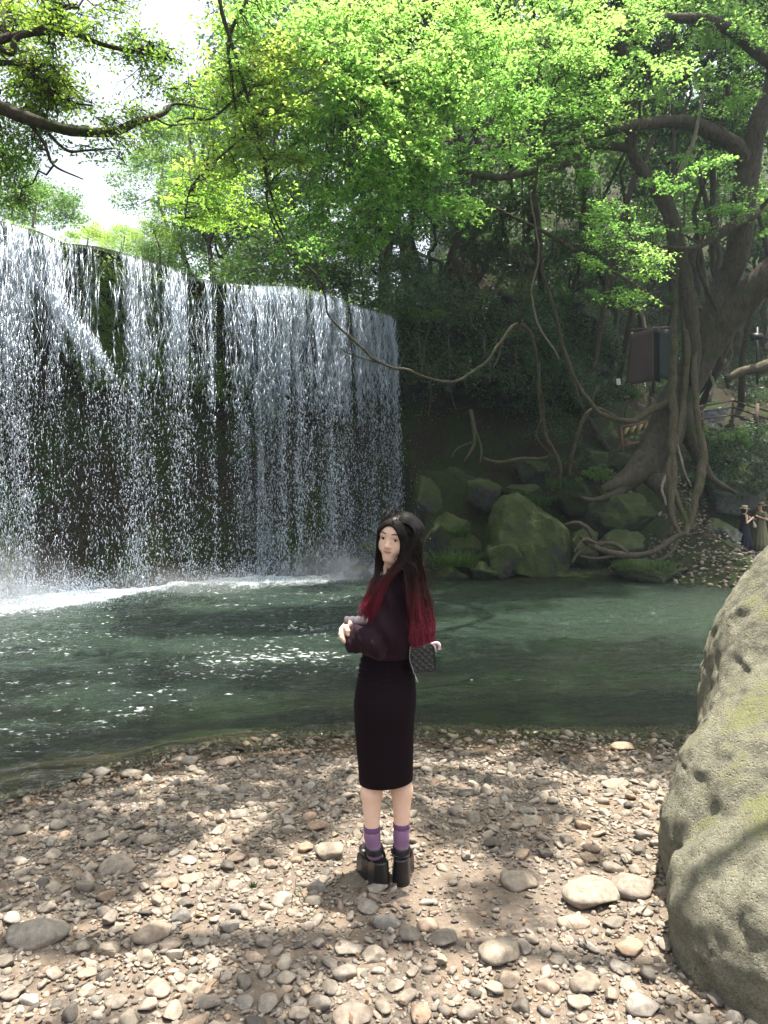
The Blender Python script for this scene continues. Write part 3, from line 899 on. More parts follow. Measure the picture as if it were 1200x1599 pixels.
# the huge boulder beside the viewer
def big_sdf(p):
    q = p.copy()
    warp = np.stack([fbm(p * 1.1 + 3, 2, 101), fbm(p * 1.1 + 7, 2, 102), fbm(p * 1.1 + 9, 2, 103)], -1) * 0.10
    q = q + warp
    a = s_cone(q, (2.90, 3.75, 0.80), (2.20, 3.25, 0.05), 0.86, 0.90)
    a = smin(a, s_ell(q, (2.55, 3.72, 0.66), (0.93, 0.85, 0.98)), 0.3)
    c = s_ell(q, (1.76, 3.18, 0.24), (0.56, 0.50, 0.62))
    f_ = smin(a, c, 0.18)
    # a crease separates the lower front lobe
    b = smin(s_ell(q, (1.98, 2.66, 0.08), (0.92, 0.60, 0.66)), s_ell(q, (1.45, 2.70, 0.02), (0.42, 0.36, 0.42)), 0.15)
    f_ = smin(f_, b, 0.04)
    d = 0.024 * fbm(p * 3.0, 4, 104) + 0.011 * fbm(p * 9.0, 4, 105) + 0.014 * fbm(p * 22.0, 2, 106) - 0.009 * np.exp(-(fbm(p * np.array([1.5, 1.5, 2.6]) + 4, 3, 108) / 0.03) ** 2)
    pit = np.maximum(fbm(p * 13.0, 2, 107) - 0.28, 0) * 0.03
    return (f_ - d + pit)
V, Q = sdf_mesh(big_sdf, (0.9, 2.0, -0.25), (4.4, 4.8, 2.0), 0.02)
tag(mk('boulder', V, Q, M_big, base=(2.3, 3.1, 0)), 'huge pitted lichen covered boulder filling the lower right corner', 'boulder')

# ------------------------------------------------------------------ stones on the beach
ST = [rock_shape(3, 200 + k, (1, r1, r2), cuts=c_, rough=0.10, freq=1.2) for k, (r1, r2, c_) in enumerate(
     [(0.8, 0.5, 7), (0.7, 0.55, 14), (0.9, 0.5, 7), (0.6, 0.4, 12), (0.85, 0.6, 16), (0.65, 0.35, 14), (0.75, 0.55, 20), (0.95, 0.42, 12), (0.7, 0.45, 18), (0.8, 0.6, 11)])]
ST_ME = [mesh_data('river_stone', V, Fc) for V, Fc in ST]
for me in ST_ME: me.materials.append(M_stone)
ST_S = [rock_shape(2, 300 + k, (1, r1, r2), cuts=c_, rough=0.12, freq=1.0) for k, (r1, r2, c_) in enumerate(
     [(0.8, 0.5, 12), (0.7, 0.45, 16), (0.9, 0.5, 10), (0.6, 0.4, 14), (0.85, 0.6, 20), (0.75, 0.4, 15)])]
ST_T = [rock_shape(1, 400 + k, (1, r1, r2), cuts=3, rough=0.2, freq=1.0) for k, (r1, r2) in enumerate([(0.8, 0.6), (0.7, 0.5), (0.9, 0.7), (0.6, 0.5), (0.75, 0.4)])]

placed = []   # (x, y, r)
HERO = [  # centre px, py, width px, height px, mesh, label, yaw
    (811, 1371, 60, 42, 7, 'flat topped grey stone, left one of the three big stones near the boulder', 0.1),
    (922, 1391, 90, 58, 0, 'largest smooth round stone between two others left of the huge boulder', 0.0),
    (986, 1376, 72, 50, 2, 'smooth pale stone nearly touching the huge boulder', 0.3),
    (780, 1482, 70, 50, 4, 'big pale rounded stone in the sunlit gravel below the shoes', 0.2),
    (692, 1465, 46, 28, 0, 'white flat oval stone just left of the big pale stone', 0.0),
    (668, 1441, 34, 40, 6, 'speckled upright stone behind the white oval stone', 0.2),
    (516, 1329, 46, 34, 1, 'brown angular stone left of the shoes', -0.4),
    (183, 1346, 60, 36, 9, 'grey blocky stone in the shade at the left', 0.3),
    (236, 1452, 64, 44, 5, 'long tilted brown slab in the gravel at the lower left', 0.8),
    (227, 1490, 32, 26, 9, 'round tan stone beside the tilted slab', 0.1),
    (549, 1582, 62, 40, 0, 'bright white stone at the bottom edge of the gravel', 0.1),
    (915, 1530, 56, 40, 6, 'grey blocky stone in the lower right gravel', 0.5),
    (1001, 1562, 58, 56, 8, 'pale stone standing next to the foot of the huge boulder', 0.2),
    (1012, 1518, 34, 40, 4, 'greenish grey stone in the shade of the huge boulder', 0.9),
    (870, 1498, 26, 20, 2, 'tan pebble like stone right of the big pale stone', 0.4),
    (58, 1452, 100, 54, 3, 'broad flat whitish slab in full sun at the left edge', 0.0),
    (972, 1165, 38, 20, 0, 'lone pale stone near the waterline at the right', 0.1),
    (355, 1190, 32, 20, 1, 'wet black stone at the waterline', 0.2),
    (296, 1186, 28, 20, 2, 'dark rounded stone at the edge of the ripples', 0.6),
    (962, 1224, 48, 22, 3, 'flat brownish stone in the shaded gravel at the right', 0.1),
    (603, 1438, 48, 30, 5, 'grey green flat stone below the left shoe', 0.1),
    (545, 1477, 44, 26, 7, 'brown grey stone in the woman\'s shadow', -0.3),
    (585, 1490, 40, 30, 9, 'tan sunlit stone at the edge of the woman\'s shadow', 0.2),
    (206, 1207, 34, 20, 4, 'brown stone at the left waterline', 0.0),
    (160, 1205, 30, 22, 2, 'grey stone half in the water at the left', 0.0),
    (30, 1295, 40, 22, 0, 'rounded grey stone near the left edge', 0.3),
    (152, 1306, 36, 20, 1, 'rough dark brown stone in the left shade', 0.1),
    (230, 1310, 32, 24, 6, 'grey stone beside the dark brown one', 0.7),
    (136, 1518, 30, 20, 0, 'white round stone at the lower left', 0.3),
    (136, 1546, 28, 24, 9, 'pale blocky stone under the white round one', 0.8),
    (960, 1440, 40, 24, 3, 'cream flat stone below the largest smooth stone', 0.2),
    (895, 1436, 52, 26, 5, 'cream elongated stone in front of the largest smooth stone', 0.1),
    (182, 1560, 34, 24, 2, 'tan rounded stone in the lower left', 0.3),
    (985, 1480, 48, 30, 1, 'pinkish grey angular stone left of the huge boulder', 0.4),
    (728, 1238, 32, 16, 4, 'low grey stone in the middle of the gravel', 0.4),
    (830, 1282, 34, 20, 0, 'dark grey oval stone right of the woman\'s legs', 0.2),
    (300, 1368, 40, 18, 7, 'wide flat grey stone in the left gravel', 0.5),
    (590, 1390, 34, 22, 1, 'green grey pointed stone against the left shoe', 0.4),
]
for (cx, cy, pw, ph, mi, lab, yaw) in HERO:
    q = gp(cx, cy + ph * 0.3)
    d = q[1]; w_ = pw / F * d
    V0 = ST[mi][0]; dim = V0.max(0) - V0.min(0)
    sx = w_ / dim[0]
    elev = (1.7 - q[2]) / d
    hpx = ph / F * d
    sz = max(0.35, min(1.2, (hpx - 0.5 * elev * w_ * dim[1]) / (dim[2]) / sx)) * sx
    o = bpy.data.objects.new('river_stone', ST_ME[mi]); COL.objects.link(o)
    o.scale = (sx, sx, sz); o.rotation_euler = (0.08 * math.sin(cx), 0.08 * math.cos(cx * 3), yaw)
    o.location = (q[0], q[1], q[2] + dim[2] * sz * 0.24)
    tag(o, lab, 'stone', 'stones on the gravel beach')
    placed.append((q[0], q[1], w_ / 2))

FEET = [(-0.075, 3.30, .17), (0.075, 3.30, .15)]
r_ = np.random.default_rng(21)
def visible_xy(n):
    """random points of the beach, in and a little beyond the view"""
    y = 2.05 + (7.3 - 2.05) * r_.uniform(0, 1, n)
    x = r_.uniform(-0.62, 0.5, n) * y
    return x, y
# sizes: a few big ones, mostly small
sizes = np.sort(0.027 + 0.072 * r_.uniform(0, 1, 3600) ** 3.6)[::-1]
xs, ys = visible_xy(30000)
k = 0; mid = []
PLX = [p[0] for p in placed] + [f[0] for f in FEET]; PLY = [p[1] for p in placed] + [f[1] for f in FEET]; PLR = [p[2] for p in placed] + [f[2] for f in FEET]
for s_ in sizes:
    for tries in range(9):
        if k >= len(xs): break
        x, y = xs[k], ys[k]; k += 1
        if y > near_shore(x) + 0.5: continue
        # bare trodden soil right of the shoes
        bare = math.exp(-(((x - 0.55) / 0.45) ** 2 + ((y - 3.25) / 0.30) ** 2)) + 0.7 * math.exp(-(((x - 0.3) / 0.5) ** 2 + ((y - 2.9) / 0.2) ** 2))
        if r_.uniform() < bare * 1.1: continue
        dx = np.array(PLX) - x; dy = np.array(PLY) - y
        if (dx * dx + dy * dy < (np.array(PLR) * 0.8 + s_ * 0.45) ** 2).any(): continue
        PLX.append(x); PLY.append(y); PLR.append(s_ / 2); mid.append((x, y, s_)); break
score = sorted(mid, key=lambda m: -m[2] / m[1])
n_ind = 300 - len(HERO)
for (x, y, s_) in score[:n_ind]:
    mi = int(r_.integers(0, len(ST)))
    o = bpy.data.objects.new('river_stone', ST_ME[mi]); COL.objects.link(o)
    sz = s_ * r_.uniform(0.75, 1.2)
    o.scale = (s_, s_ * r_.uniform(0.8, 1.15), sz)
    o.rotation_euler = (r_.normal(0, 0.12), r_.normal(0, 0.12), r_.uniform(0, 6.28))
    o.location = (x, y, float(ground_h(x, y)) + sz * 0.15)
    tag(o, 'loose rounded river stone lying in the gravel of the beach', 'stone', 'loose stones of the gravel beach')

def scatter(mb, shapes, xs, ys, ss, lift=0.14):
    for si, (V0, F0) in enumerate(shapes):
        m = np.arange(len(xs)) % len(shapes) == si
        x, y, s_ = xs[m], ys[m], ss[m]; n = len(x)
        if n == 0: continue
        z = ground_h(x, y)
        a = r_.uniform(0, 2 * PI, n); tx = r_.normal(0, 0.25, n); ty = r_.normal(0, 0.25, n)
        c, sn = np.cos(a), np.sin(a)
        V = V0[None] * s_[:, None, None] * np.stack([r_.uniform(0.8, 1.2, n), r_.uniform(0.75, 1.1, n), r_.uniform(0.7, 1.2, n)], -1)[:, None, :]
        X = V[..., 0] * c[:, None] - V[..., 1] * sn[:, None]; Y = V[..., 0] * sn[:, None] + V[..., 1] * c[:, None]
        Z = V[..., 2] + X * tx[:, None] + Y * ty[:, None]
        V = np.stack([X + x[:, None], Y + y[:, None], Z + (z + s_ * lift)[:, None]], -1)
        Fc = F0[None] + (np.arange(n) * len(V0))[:, None, None]
        mb.add(V.reshape(-1, 3), Fc.reshape(-1, 3), tint=np.repeat(r_.uniform(0, 1, n), len(V0)))
mb = MB()
rest = np.array(score[n_ind:])
scatter(mb, ST_S, rest[:, 0], rest[:, 1], rest[:, 2])
def bare_filter(x, y, s_):
    ok = y < near_shore(x) + 1.7 - 1.0 * r_.uniform(0, 1, len(x))
    bare = np.exp(-(((x - 0.55) / 0.42) ** 2 + ((y - 3.2) / 0.26) ** 2)) + 0.55 * np.exp(-(((x - 0.2) / 0.5) ** 2 + ((y - 2.85) / 0.15) ** 2)) + 0.75 * np.exp(-(((x + 0.9) / 0.3) ** 2 + ((y - 2.45) / 0.12) ** 2))
    bare = bare + 0.35 * sstep(0.15, 0.5, fbm(np.stack([x * 1.7, y * 2.4, x * 0], -1), 3, 77))
    ok &= r_.uniform(0, 1, len(x)) > bare
    return ok
x, y = visible_xy(12000); s_ = 0.017 + 0.024 * r_.uniform(0, 1, 12000) ** 1.7
ok = bare_filter(x, y, s_)
for fx, fy, fr in FEET: ok &= (x - fx) ** 2 + (y - fy) ** 2 > fr ** 2 * 0.5
scatter(mb, ST_S, x[ok], y[ok], s_[ok])
tag(mb.build('small_stones', M_pebble), 'small mixed stones covering the beach between the larger ones', kind='stuff')
mb = MB()
n_ = 26000
x, y = visible_xy(n_); s_ = 0.008 + 0.013 * r_.uniform(0, 1, n_) ** 1.5
ok = bare_filter(x, y, s_) | (r_.uniform(0, 1, n_) < 0.35)
ok &= r_.uniform(0, 1, n_) < np.clip(3.9 / y, 0.3, 1) ** 1.3
scatter(mb, ST_T, x[ok], y[ok], s_[ok], 0.2)
# dark gravel on the far bank by the two women
xs2 = r_.uniform(6.5, 13.5, 2500); ys2 = r_.uniform(16.5, 24.5, 2500)
m = (ys2 > far_shore(xs2) - 0.3)
scatter(mb, ST_T, xs2[m], ys2[m], r_.uniform(0.04, 0.13, m.sum()), 0.2)
tag(mb.build('gravel', M_pebble), 'fine gravel and pebbles on the beach', kind='stuff')
print('stones', len(mid), k)

# ------------------------------------------------------------------ bark and leaves
def bark_mat(name, c0, c1, moss=(0.05, 0.075, 0.02), moss_amt=0.5, scale=1.0):
    m, nt, out = new_mat(name); g = N(nt)
    v = g.pos()
    mp = g.n('ShaderNodeMapping', {'Vector': v, 'Scale': (1.0, 1.0, 0.3)}).outputs[0]
    n1 = g.noise(v, 1.6 * scale, 5, 0.6); n2 = g.noise(mp, 14 * scale, 6, 0.7, 0.6); n3 = g.noise(mp, 50 * scale, 4, 0.7)
    col = g.ramp(n2, [(0.3, c0), (0.7, c1)])
    mf = g.math('ADD', n1, g.math('MULTIPLY', n2, 0.5))
    mf = g.n('ShaderNodeMapRange', {'Value': mf, 'From Min': 0.98 - moss_amt * 0.4, 'From Max': 1.1 - moss_amt * 0.4}).outputs[0]
    col = g.mix(mf, col, g.ramp(n3, [(0.3, [x * 0.5 for x in moss]), (0.7, moss)]))
    b = g.n('ShaderNodeBsdfPrincipled', {'Base Color': col, 'Roughness': 0.9, 'Specular IOR Level': 0.25})
    nt.links.new(g.bump(g.math('ADD', n2, g.math('MULTIPLY', n3, 0.5)), 1.0, 0.04), b.inputs['Normal'])
    nt.links.new(b.outputs[0], out.inputs['Surface'])
    return m
M_bark = bark_mat('dark_bark', (0.035, 0.028, 0.02), (0.12, 0.10, 0.075), moss_amt=0.45)
M_vine = bark_mat('vine_bark', (0.05, 0.04, 0.026), (0.17, 0.14, 0.095), moss=(0.09, 0.10, 0.035), moss_amt=0.5, scale=2.0)
M_pale = bark_mat('pale_bark', (0.18, 0.15, 0.11), (0.42, 0.36, 0.28), moss_amt=0.2, scale=2.0)

def leaf_mat(name, cols, trans, rough=0.5, tw=0.55, spec=0.4):
    m, nt, out = new_mat(name); g = N(nt)
    r = g.attr('rnd')
    c = g.ramp(r, [(i / (len(cols) - 1), q) for i, q in enumerate(cols)])
    t = g.ramp(r, [(i / (len(trans) - 1), q) for i, q in enumerate(trans)])
    p = g.n('ShaderNodeBsdfPrincipled', {'Base Color': c, 'Roughness': rough, 'Specular IOR Level': spec})
    tr = g.n('ShaderNodeBsdfTranslucent', {'Color': t})
    s = g.n('ShaderNodeMixShader', {0: tw, 1: p.outputs[0], 2: tr.outputs[0]})
    nt.links.new(s.outputs[0], out.inputs['Surface'])
    return m
M_maple = leaf_mat('maple_leaf', [(0.05, 0.13, 0.02), (0.08, 0.19, 0.025), (0.13, 0.24, 0.03)], [(0.20, 0.44, 0.08), (0.31, 0.58, 0.12), (0.46, 0.68, 0.18)], tw=0.64)
M_yellow = leaf_mat('yellow_green_leaf', [(0.09, 0.17, 0.02), (0.14, 0.23, 0.03), (0.22, 0.26, 0.04)], [(0.30, 0.54, 0.07), (0.42, 0.66, 0.10), (0.60, 0.68, 0.16)], tw=0.64)
M_oak = leaf_mat('oak_leaf', [(0.03, 0.07, 0.015), (0.06, 0.12, 0.02), (0.10, 0.16, 0.03)], [(0.18, 0.36, 0.04), (0.34, 0.55, 0.06), (0.52, 0.65, 0.10)], rough=0.4, tw=0.6)
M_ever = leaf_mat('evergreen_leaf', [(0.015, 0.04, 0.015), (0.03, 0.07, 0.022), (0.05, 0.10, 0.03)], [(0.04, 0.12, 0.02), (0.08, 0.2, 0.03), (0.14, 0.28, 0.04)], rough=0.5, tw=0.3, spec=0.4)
M_mid = leaf_mat('forest_leaf', [(0.03, 0.07, 0.02), (0.05, 0.11, 0.025), (0.09, 0.16, 0.03)], [(0.10, 0.25, 0.04), (0.2, 0.4, 0.06), (0.34, 0.52, 0.08)], tw=0.45)
M_grass = leaf_mat('grass_blade', [(0.02, 0.045, 0.010), (0.03, 0.07, 0.014), (0.05, 0.10, 0.018)], [(0.06, 0.14, 0.02), (0.09, 0.19, 0.03), (0.13, 0.24, 0.03)], tw=0.35)
M_litter = leaf_mat('dead_leaf', [(0.08, 0.045, 0.025), (0.14, 0.08, 0.045), (0.22, 0.14, 0.08)], [(0.1, 0.05, 0.02), (0.2, 0.1, 0.04), (0.3, 0.15, 0.06)], tw=0.2)

LR = np.random.default_rng(55)
def unit(v): return v / (np.linalg.norm(v, axis=-1, keepdims=True) + 1e-9)
def leafcloud(C, size, nrm_spread=0.45, updir=(0, 0, 1), heading=None, aspect=0.62, droop=0.15, rnd=None, lobes=False):
    """C (n,3) leaf bases; each leaf is a folded blade of two faces (or a small five pointed one)"""
    n = len(C)
    if n == 0: return np.zeros((0, 3)), np.zeros((0, 3), int), np.zeros(0)
    up = np.asarray(updir, float)
    if up.ndim == 1: up = np.tile(up, (n, 1))
    nr = unit(up + LR.normal(0, nrm_spread, (n, 3)))
    if heading is None: h = LR.normal(0, 1, (n, 3))
    else: h = heading + LR.normal(0, 0.5, (n, 3))
    h = unit(h - nr * (h * nr).sum(1)[:, None])
    s = np.cross(nr, h)
    L = np.broadcast_to(np.asarray(size, float), (n,)) * LR.uniform(0.7, 1.3, n); W = L * aspect
    dn = -nr * (L * droop)[:, None]
    L_ = L[:, None]; W_ = W[:, None]
    if lobes:
        pts = [C, C + h*L_*0.15 + s*W_*0.75 + dn*0.5, C + h*L_*0.42 + s*W_*0.30, C + h*L_ + dn, C + h*L_*0.42 - s*W_*0.30, C + h*L_*0.15 - s*W_*0.75 + dn*0.5]
        V = np.stack(pts, 1).reshape(-1, 3)
        b = (np.arange(n) * 6)[:, None]
        Fc = np.concatenate([b + np.array([0, 1, 2]), b + np.array([0, 2, 4]), b + np.array([2, 3, 4]), b + np.array([0, 4, 5])])
        k = 6
    else:
        V = np.stack([C, C + h*L_*0.45 + s*W_*0.5 + dn*0.5, C + h*L_ + dn, C + h*L_*0.45 - s*W_*0.5 + dn*0.5], 1).reshape(-1, 3)
        b = (np.arange(n) * 4)[:, None]
        Fc = np.concatenate([b + np.array([0, 1, 2]), b + np.array([0, 2, 3])])
        k = 4
    if rnd is None: rnd = LR.uniform(0, 1, n)
    return V, Fc, np.repeat(rnd, k)

def bend(a, b, sag=0.15, n=7, seed=0):
    """a curved wandering path between two points"""
    r_ = np.random.default_rng(seed)
    a = np.array(a, float); b = np.array(b, float); L = np.linalg.norm(b - a)
    t = np.linspace(0, 1, n)[:, None]
    p = a * (1 - t) + b * t
    p[:, 2] += (np.sin(t[:, 0] * PI) * sag * L)
    w_ = r_.normal(0, 0.045 * L, (n, 3)); w_[0] = 0; w_[-1] = 0
    return p + w_

def spray(mbL, mbT, c, rad, n, leaf, out=None, root=None, tone=0.5, lobes=True, seed=0, flat=0.16, spread=0.5, twig_r=0.006):
    """a flat layered spray of leaves on forked twigs"""
    r_ = np.random.default_rng(seed)
    c = np.array(c, float)
    if out is None:
        a = r_.uniform(0, 2 * PI); out = np.array([math.cos(a), math.sin(a), -0.2])
    out = unit(np.array(out, float)); out[2] = np.clip(out[2], -0.5, 0.25); out = unit(out)
    side = unit(np.cross(out, (0, 0, 1.0)))
    start = c - out * rad
    nt_ = 6
    tips = []
    for k in range(nt_):
        ang = (k / (nt_ - 1) - 0.5) * 2.0 + r_.normal(0, 0.12)
        L = rad * 2 * (1 - 0.35 * abs(ang)) * r_.uniform(0.75, 1.1)
        d = out * math.cos(ang) + side * math.sin(ang)
        st = start + out * rad * 0.25 * r_.uniform(0, 1.6)
        e = st + d * L * 0.8 + np.array([0, 0, -0.10 * L + r_.normal(0, 0.05) * L])
        tips.append((st, e))
    per = max(3, n // nt_)
    for (a, b) in tips:
        pth = bend(a, b, 0.05, 5, int(r_.integers(1e9)))
        if mbT is not None: add_tube(mbT, pth, [twig_r, twig_r * 0.35], 3)
        t = r_.uniform(0.12, 1.0, per)
        q = np.stack([np.interp(t * 4, range(5), pth[:, i]) for i in range(3)], -1)
        sd = np.where(r_.uniform(0, 1, per) < 0.5, 1, -1)
        dd = unit(b - a); sv = np.cross(dd, (0, 0, 1.0))
        q = q + sv * (sd * r_.uniform(0.02, 0.24, per) * rad)[:, None] + r_.normal(0, flat * rad * 0.35, (per, 3)) * np.array([1, 1, 1.2])
        hd = sv * sd[:, None] + dd * 0.6
        rn = np.clip(tone + r_.normal(0, 0.2, per), 0, 1)
        V, Fc, rr = leafcloud(q, leaf, spread, (0, 0, 1), hd, 0.75 if lobes else 0.55, 0.25, rn, lobes)
        mbL.add(V, Fc, rnd=rr)
    if root is not None and mbT is not None:
        add_tube(mbT, bend(root, start, 0.06, 6, int(r_.integers(1e9))), [twig_r * 2.2, twig_r], 4)

def nearest(bps, c):
    d = ((bps - c) ** 2).sum(1)
    return bps[int(np.argmin(d))]

def pxpath(pts, n=6):
    return catmull([P(*p[:3]) for p in pts], n), np.interp(np.arange((len(pts) - 1) * n + 1) / n, range(len(pts)), [p[3] for p in pts])

def limb(parent, name, pts, mat, sides=8, rough=0.25, seed=0, n=6, label=None):
    path, rad = pxpath(pts, n)
    mb = MB(); add_tube(mb, path, rad, sides, rough, seed)
    o = mb.build(name, mat, parent)
    if label: o['label'] = label
    return path

def scatter_sprays(regions, seed, mbL, mbT, bps, leaf, per, rad, lobes=True, spread=0.5, link_p=0.6, maxl=4.0, flat=0.16):
    r_ = np.random.default_rng(seed)
    for (cx, cy, rx, ry, d, dd, n, tone) in regions:
        for k in range(n):
            a = r_.uniform(0, 2 * PI); q = math.sqrt(r_.uniform(0, 1))
            c = P(cx + rx * q * math.cos(a), cy + ry * q * math.sin(a), d + r_.uniform(-dd, dd))
            root = nearest(bps, c) if bps is not None else None
            out = None
            if root is not None:
                v = c - root; L = np.linalg.norm(v)
                out = v / (L + 1e-6) + r_.normal(0, 0.3, 3)
                if r_.uniform() > link_p or L > maxl: root = None
            spray(mbL, mbT, c, rad * r_.uniform(0.7, 1.25), per, leaf, out, root, np.clip(tone + r_.normal(0, 0.13), 0, 1), lobes, int(r_.integers(1e9)), flat, spread)

# ------------------------------------------------------------------ the great leaning tree on the right bank
tb = P(1010, 752, 20.8)
T1 = empty('leaning_tree', tb)
tag(T1, 'great leaning old tree with a flared root, wrapped in vines, on the right bank', 'tree')
W = []
W.append(limb(T1, 'trunk', [(940, 764, 20.2, .08), (970, 752, 20.4, .20), (1003, 730, 20.7, .38), (1030, 694, 20.9, .44), (1052, 645, 21, .46), (1076, 590, 21, .44), (1098, 548, 20.9, .43), (1128, 505, 20.6, .40), (1168, 462, 20.2, .38), (1215, 415, 19.8, .34)], M_bark, 36, 0.26, 1, 16))
W.append(limb(T1, 'limb', [(1092, 560, 20.9, .34), (1108, 505, 20.7, .34), (1130, 450, 20.5, .30), (1150, 400, 20.2, .30), (1158, 340, 20, .28), (1168, 270, 19.8, .28), (1185, 190, 19.4, .24), (1215, 110, 19.1, .22), (1240, 0, 19, .2)], M_bark, 24, 0.24, 2, 14))
W.append(limb(T1, 'limb', [(1078, 600, 20.6, .2), (1080, 540, 20.3, .22), (1078, 480, 20, .21), (1068, 430, 19.8, .19), (1058, 385, 19.6, .185), (1045, 330, 19.4, .175), (1018, 285, 19.2, .155), (990, 245, 19, .14), (983, 190, 18.8, .13), (982, 130, 18.6, .115), (968, 65, 18.4, .12), (944, 5, 18.2, .10), (925, -80, 18, .08)], M_bark, 20, 0.26, 3, 12))
W.append(limb(T1, 'bough', [(985, 232, 19, .11), (950, 228, 18.6, .10), (915, 236, 18.2, .10), (880, 257, 17.5, .085), (830, 268, 16.6, .075), (780, 277, 15.8, .07), (715, 268, 15, .06), (685, 258, 14.6, .06), (650, 228, 14, .05), (625, 190, 13.6, .045), (607, 145, 13.2, .035), (585, 100, 12.8, .022)], M_bark, 9, 0.25, 4))
W.append(limb(T1, 'bough', [(1170, 270, 19.8, .20), (1150, 230, 19.5, .20), (1110, 206, 19.2, .19), (1060, 190, 18.9, .16), (1000, 195, 18.4, .13), (950, 205, 18, .10), (900, 222, 17.5, .06), (850, 225, 17, .03)], M_bark, 10, 0.25, 5))
W.append(limb(T1, 'bough', [(1045, 150, 19.2, .04), (985, 157, 18.8, .06), (925, 162, 18.3, .06), (880, 150, 17.9, .05), (850, 148, 17.5, .03)], M_bark, 7, 0.25, 6))
W.append(limb(T1, 'bough', [(1215, 110, 19.1, .15), (1130, 40, 18.6, .13), (1050, 28, 18.2, .10), (1010, 38, 18, .09), (960, 25, 17.6, .07), (905, 70, 17, .05)], M_bark, 8, 0.25, 7))
W.append(limb(T1, 'bough', [(975, 95, 18.5, .07), (940, 60, 18.1, .08), (908, 68, 17.7, .09)], M_bark, 8, 0.25, 8))
W.append(limb(T1, 'bough', [(1047, 485, 20, .06), (1015, 462, 19.6, .055), (985, 440, 19.2, .045), (950, 420, 18.8, .04), (905, 395, 18.3, .05), (850, 362, 17.6, .045), (800, 338, 17, .035), (765, 320, 16.6, .025)], M_vine, 7, 0.3, 9))
W.append(limb(T1, 'dead_branch', [(1050, 300, 19.2, .05), (1065, 262, 19, .045), (1082, 225, 18.8, .045), (1092, 180, 18.6, .035), (1100, 135, 18.4, .025), (1108, 95, 18.3, .012)], M_pale, 6, 0.2, 10, label='pale bare dead branch'))
W.append(limb(T1, 'bough', [(982, 110, 18.6, .08), (930, 20, 17.2, .10), (820, -70, 15.6, .10), (650, -130, 14, .09), (480, -150, 12.6, .07), (360, -90, 11.6, .05)], M_bark, 8, 0.25, 11))
W.append(limb(T1, 'bough', [(650, -130, 14, .06), (600, -60, 13.4, .05), (545, 10, 13, .035), (520, 70, 12.8, .025), (545, 120, 12.6, .015)], M_bark, 6, 0.25, 12))
W.append(limb(T1, 'bough', [(1180, 330, 19.8, .16), (1100, 380, 19.2, .08), (1075, 388, 19, .05), (1020, 384, 18.6, .03)], M_bark, 7, 0.25, 13))
for k, pts in enumerate([
    [(985, 160, 18.8, .035), (940, 140, 18.2, .03), (905, 105, 17.6, .025), (868, 80, 17, .02), (830, 62, 16.6, .012)],
    [(780, 277, 15.8, .03), (820, 250, 16, .03), (850, 190, 16.2, .025), (865, 140, 16.3, .02), (885, 90, 16.4, .015), (895, 40, 16.4, .01)],
    [(835, 300, 16.2, .03), (843, 240, 16.2, .03), (858, 165, 16.3, .028), (868, 110, 16.4, .02), (880, 20, 16.4, .015)],
    [(1045, 330, 19.4, .04), (1052, 250, 19, .05), (1050, 160, 18.8, .04), (1046, 80, 18.6, .03), (1060, -10, 18.4, .02)],
    [(1060, 190, 18.9, .04), (1080, 140, 18.7, .03), (1060, 110, 18.6, .03), (1035, 80, 18.5, .02), (1010, 30, 18.4, .015)],
    [(1128, 500, 20.4, .06), (1095, 430, 20, .06), (1090, 400, 19.8, .04), (1105, 350, 19.6, .03), (1120, 300, 19.4, .02)],
    [(983, 190, 18.8, .04), (950, 200, 18.5, .035), (905, 215, 18, .03), (860, 240, 17.4, .02), (820, 262, 16.6, .015)],
]):
    W.append(limb(T1, 'branch', pts, M_bark, 6, 0.2, 20 + k, 5))
bps = np.concatenate(W[1:])
# flared roots
for k, pts in enumerate([
    [(1000, 740, 20.7, .24), (965, 768, 20.3, .12), (930, 780, 20.1, .06), (905, 776, 20, .03)],
    [(1010, 740, 20.7, .30), (1035, 765, 20.4, .18), (1050, 800, 20.2, .08), (1045, 838, 19.9, .04)],
    [(1060, 640, 20.9, .3), (1085, 700, 21, .2), (1110, 745, 21.2, .1), (1150, 770, 21.5, .05)]]):
    limb(T1, 'root', pts, M_bark, 9, 0.25, 40 + k)
mL, mT = MB(), MB()
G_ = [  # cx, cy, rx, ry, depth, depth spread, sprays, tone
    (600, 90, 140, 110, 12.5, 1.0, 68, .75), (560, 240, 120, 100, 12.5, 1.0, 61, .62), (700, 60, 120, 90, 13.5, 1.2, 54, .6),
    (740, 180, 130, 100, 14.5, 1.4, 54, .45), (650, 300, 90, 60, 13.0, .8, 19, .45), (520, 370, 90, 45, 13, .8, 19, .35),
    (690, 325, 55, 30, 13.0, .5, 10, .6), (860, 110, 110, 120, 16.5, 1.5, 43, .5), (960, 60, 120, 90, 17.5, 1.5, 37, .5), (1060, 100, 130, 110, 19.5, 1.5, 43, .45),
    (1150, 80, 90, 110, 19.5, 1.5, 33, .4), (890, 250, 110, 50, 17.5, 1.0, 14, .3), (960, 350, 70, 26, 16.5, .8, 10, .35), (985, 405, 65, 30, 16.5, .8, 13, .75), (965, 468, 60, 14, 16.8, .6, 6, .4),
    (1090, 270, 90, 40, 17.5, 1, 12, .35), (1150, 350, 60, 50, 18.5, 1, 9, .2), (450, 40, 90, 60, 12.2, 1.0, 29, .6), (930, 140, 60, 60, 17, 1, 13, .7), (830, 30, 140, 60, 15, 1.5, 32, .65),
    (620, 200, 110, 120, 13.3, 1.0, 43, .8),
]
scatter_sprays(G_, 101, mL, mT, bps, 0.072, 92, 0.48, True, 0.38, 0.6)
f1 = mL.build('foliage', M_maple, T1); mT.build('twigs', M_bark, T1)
f1['label'] = 'bright sunlit green maple leaves in flat layers'

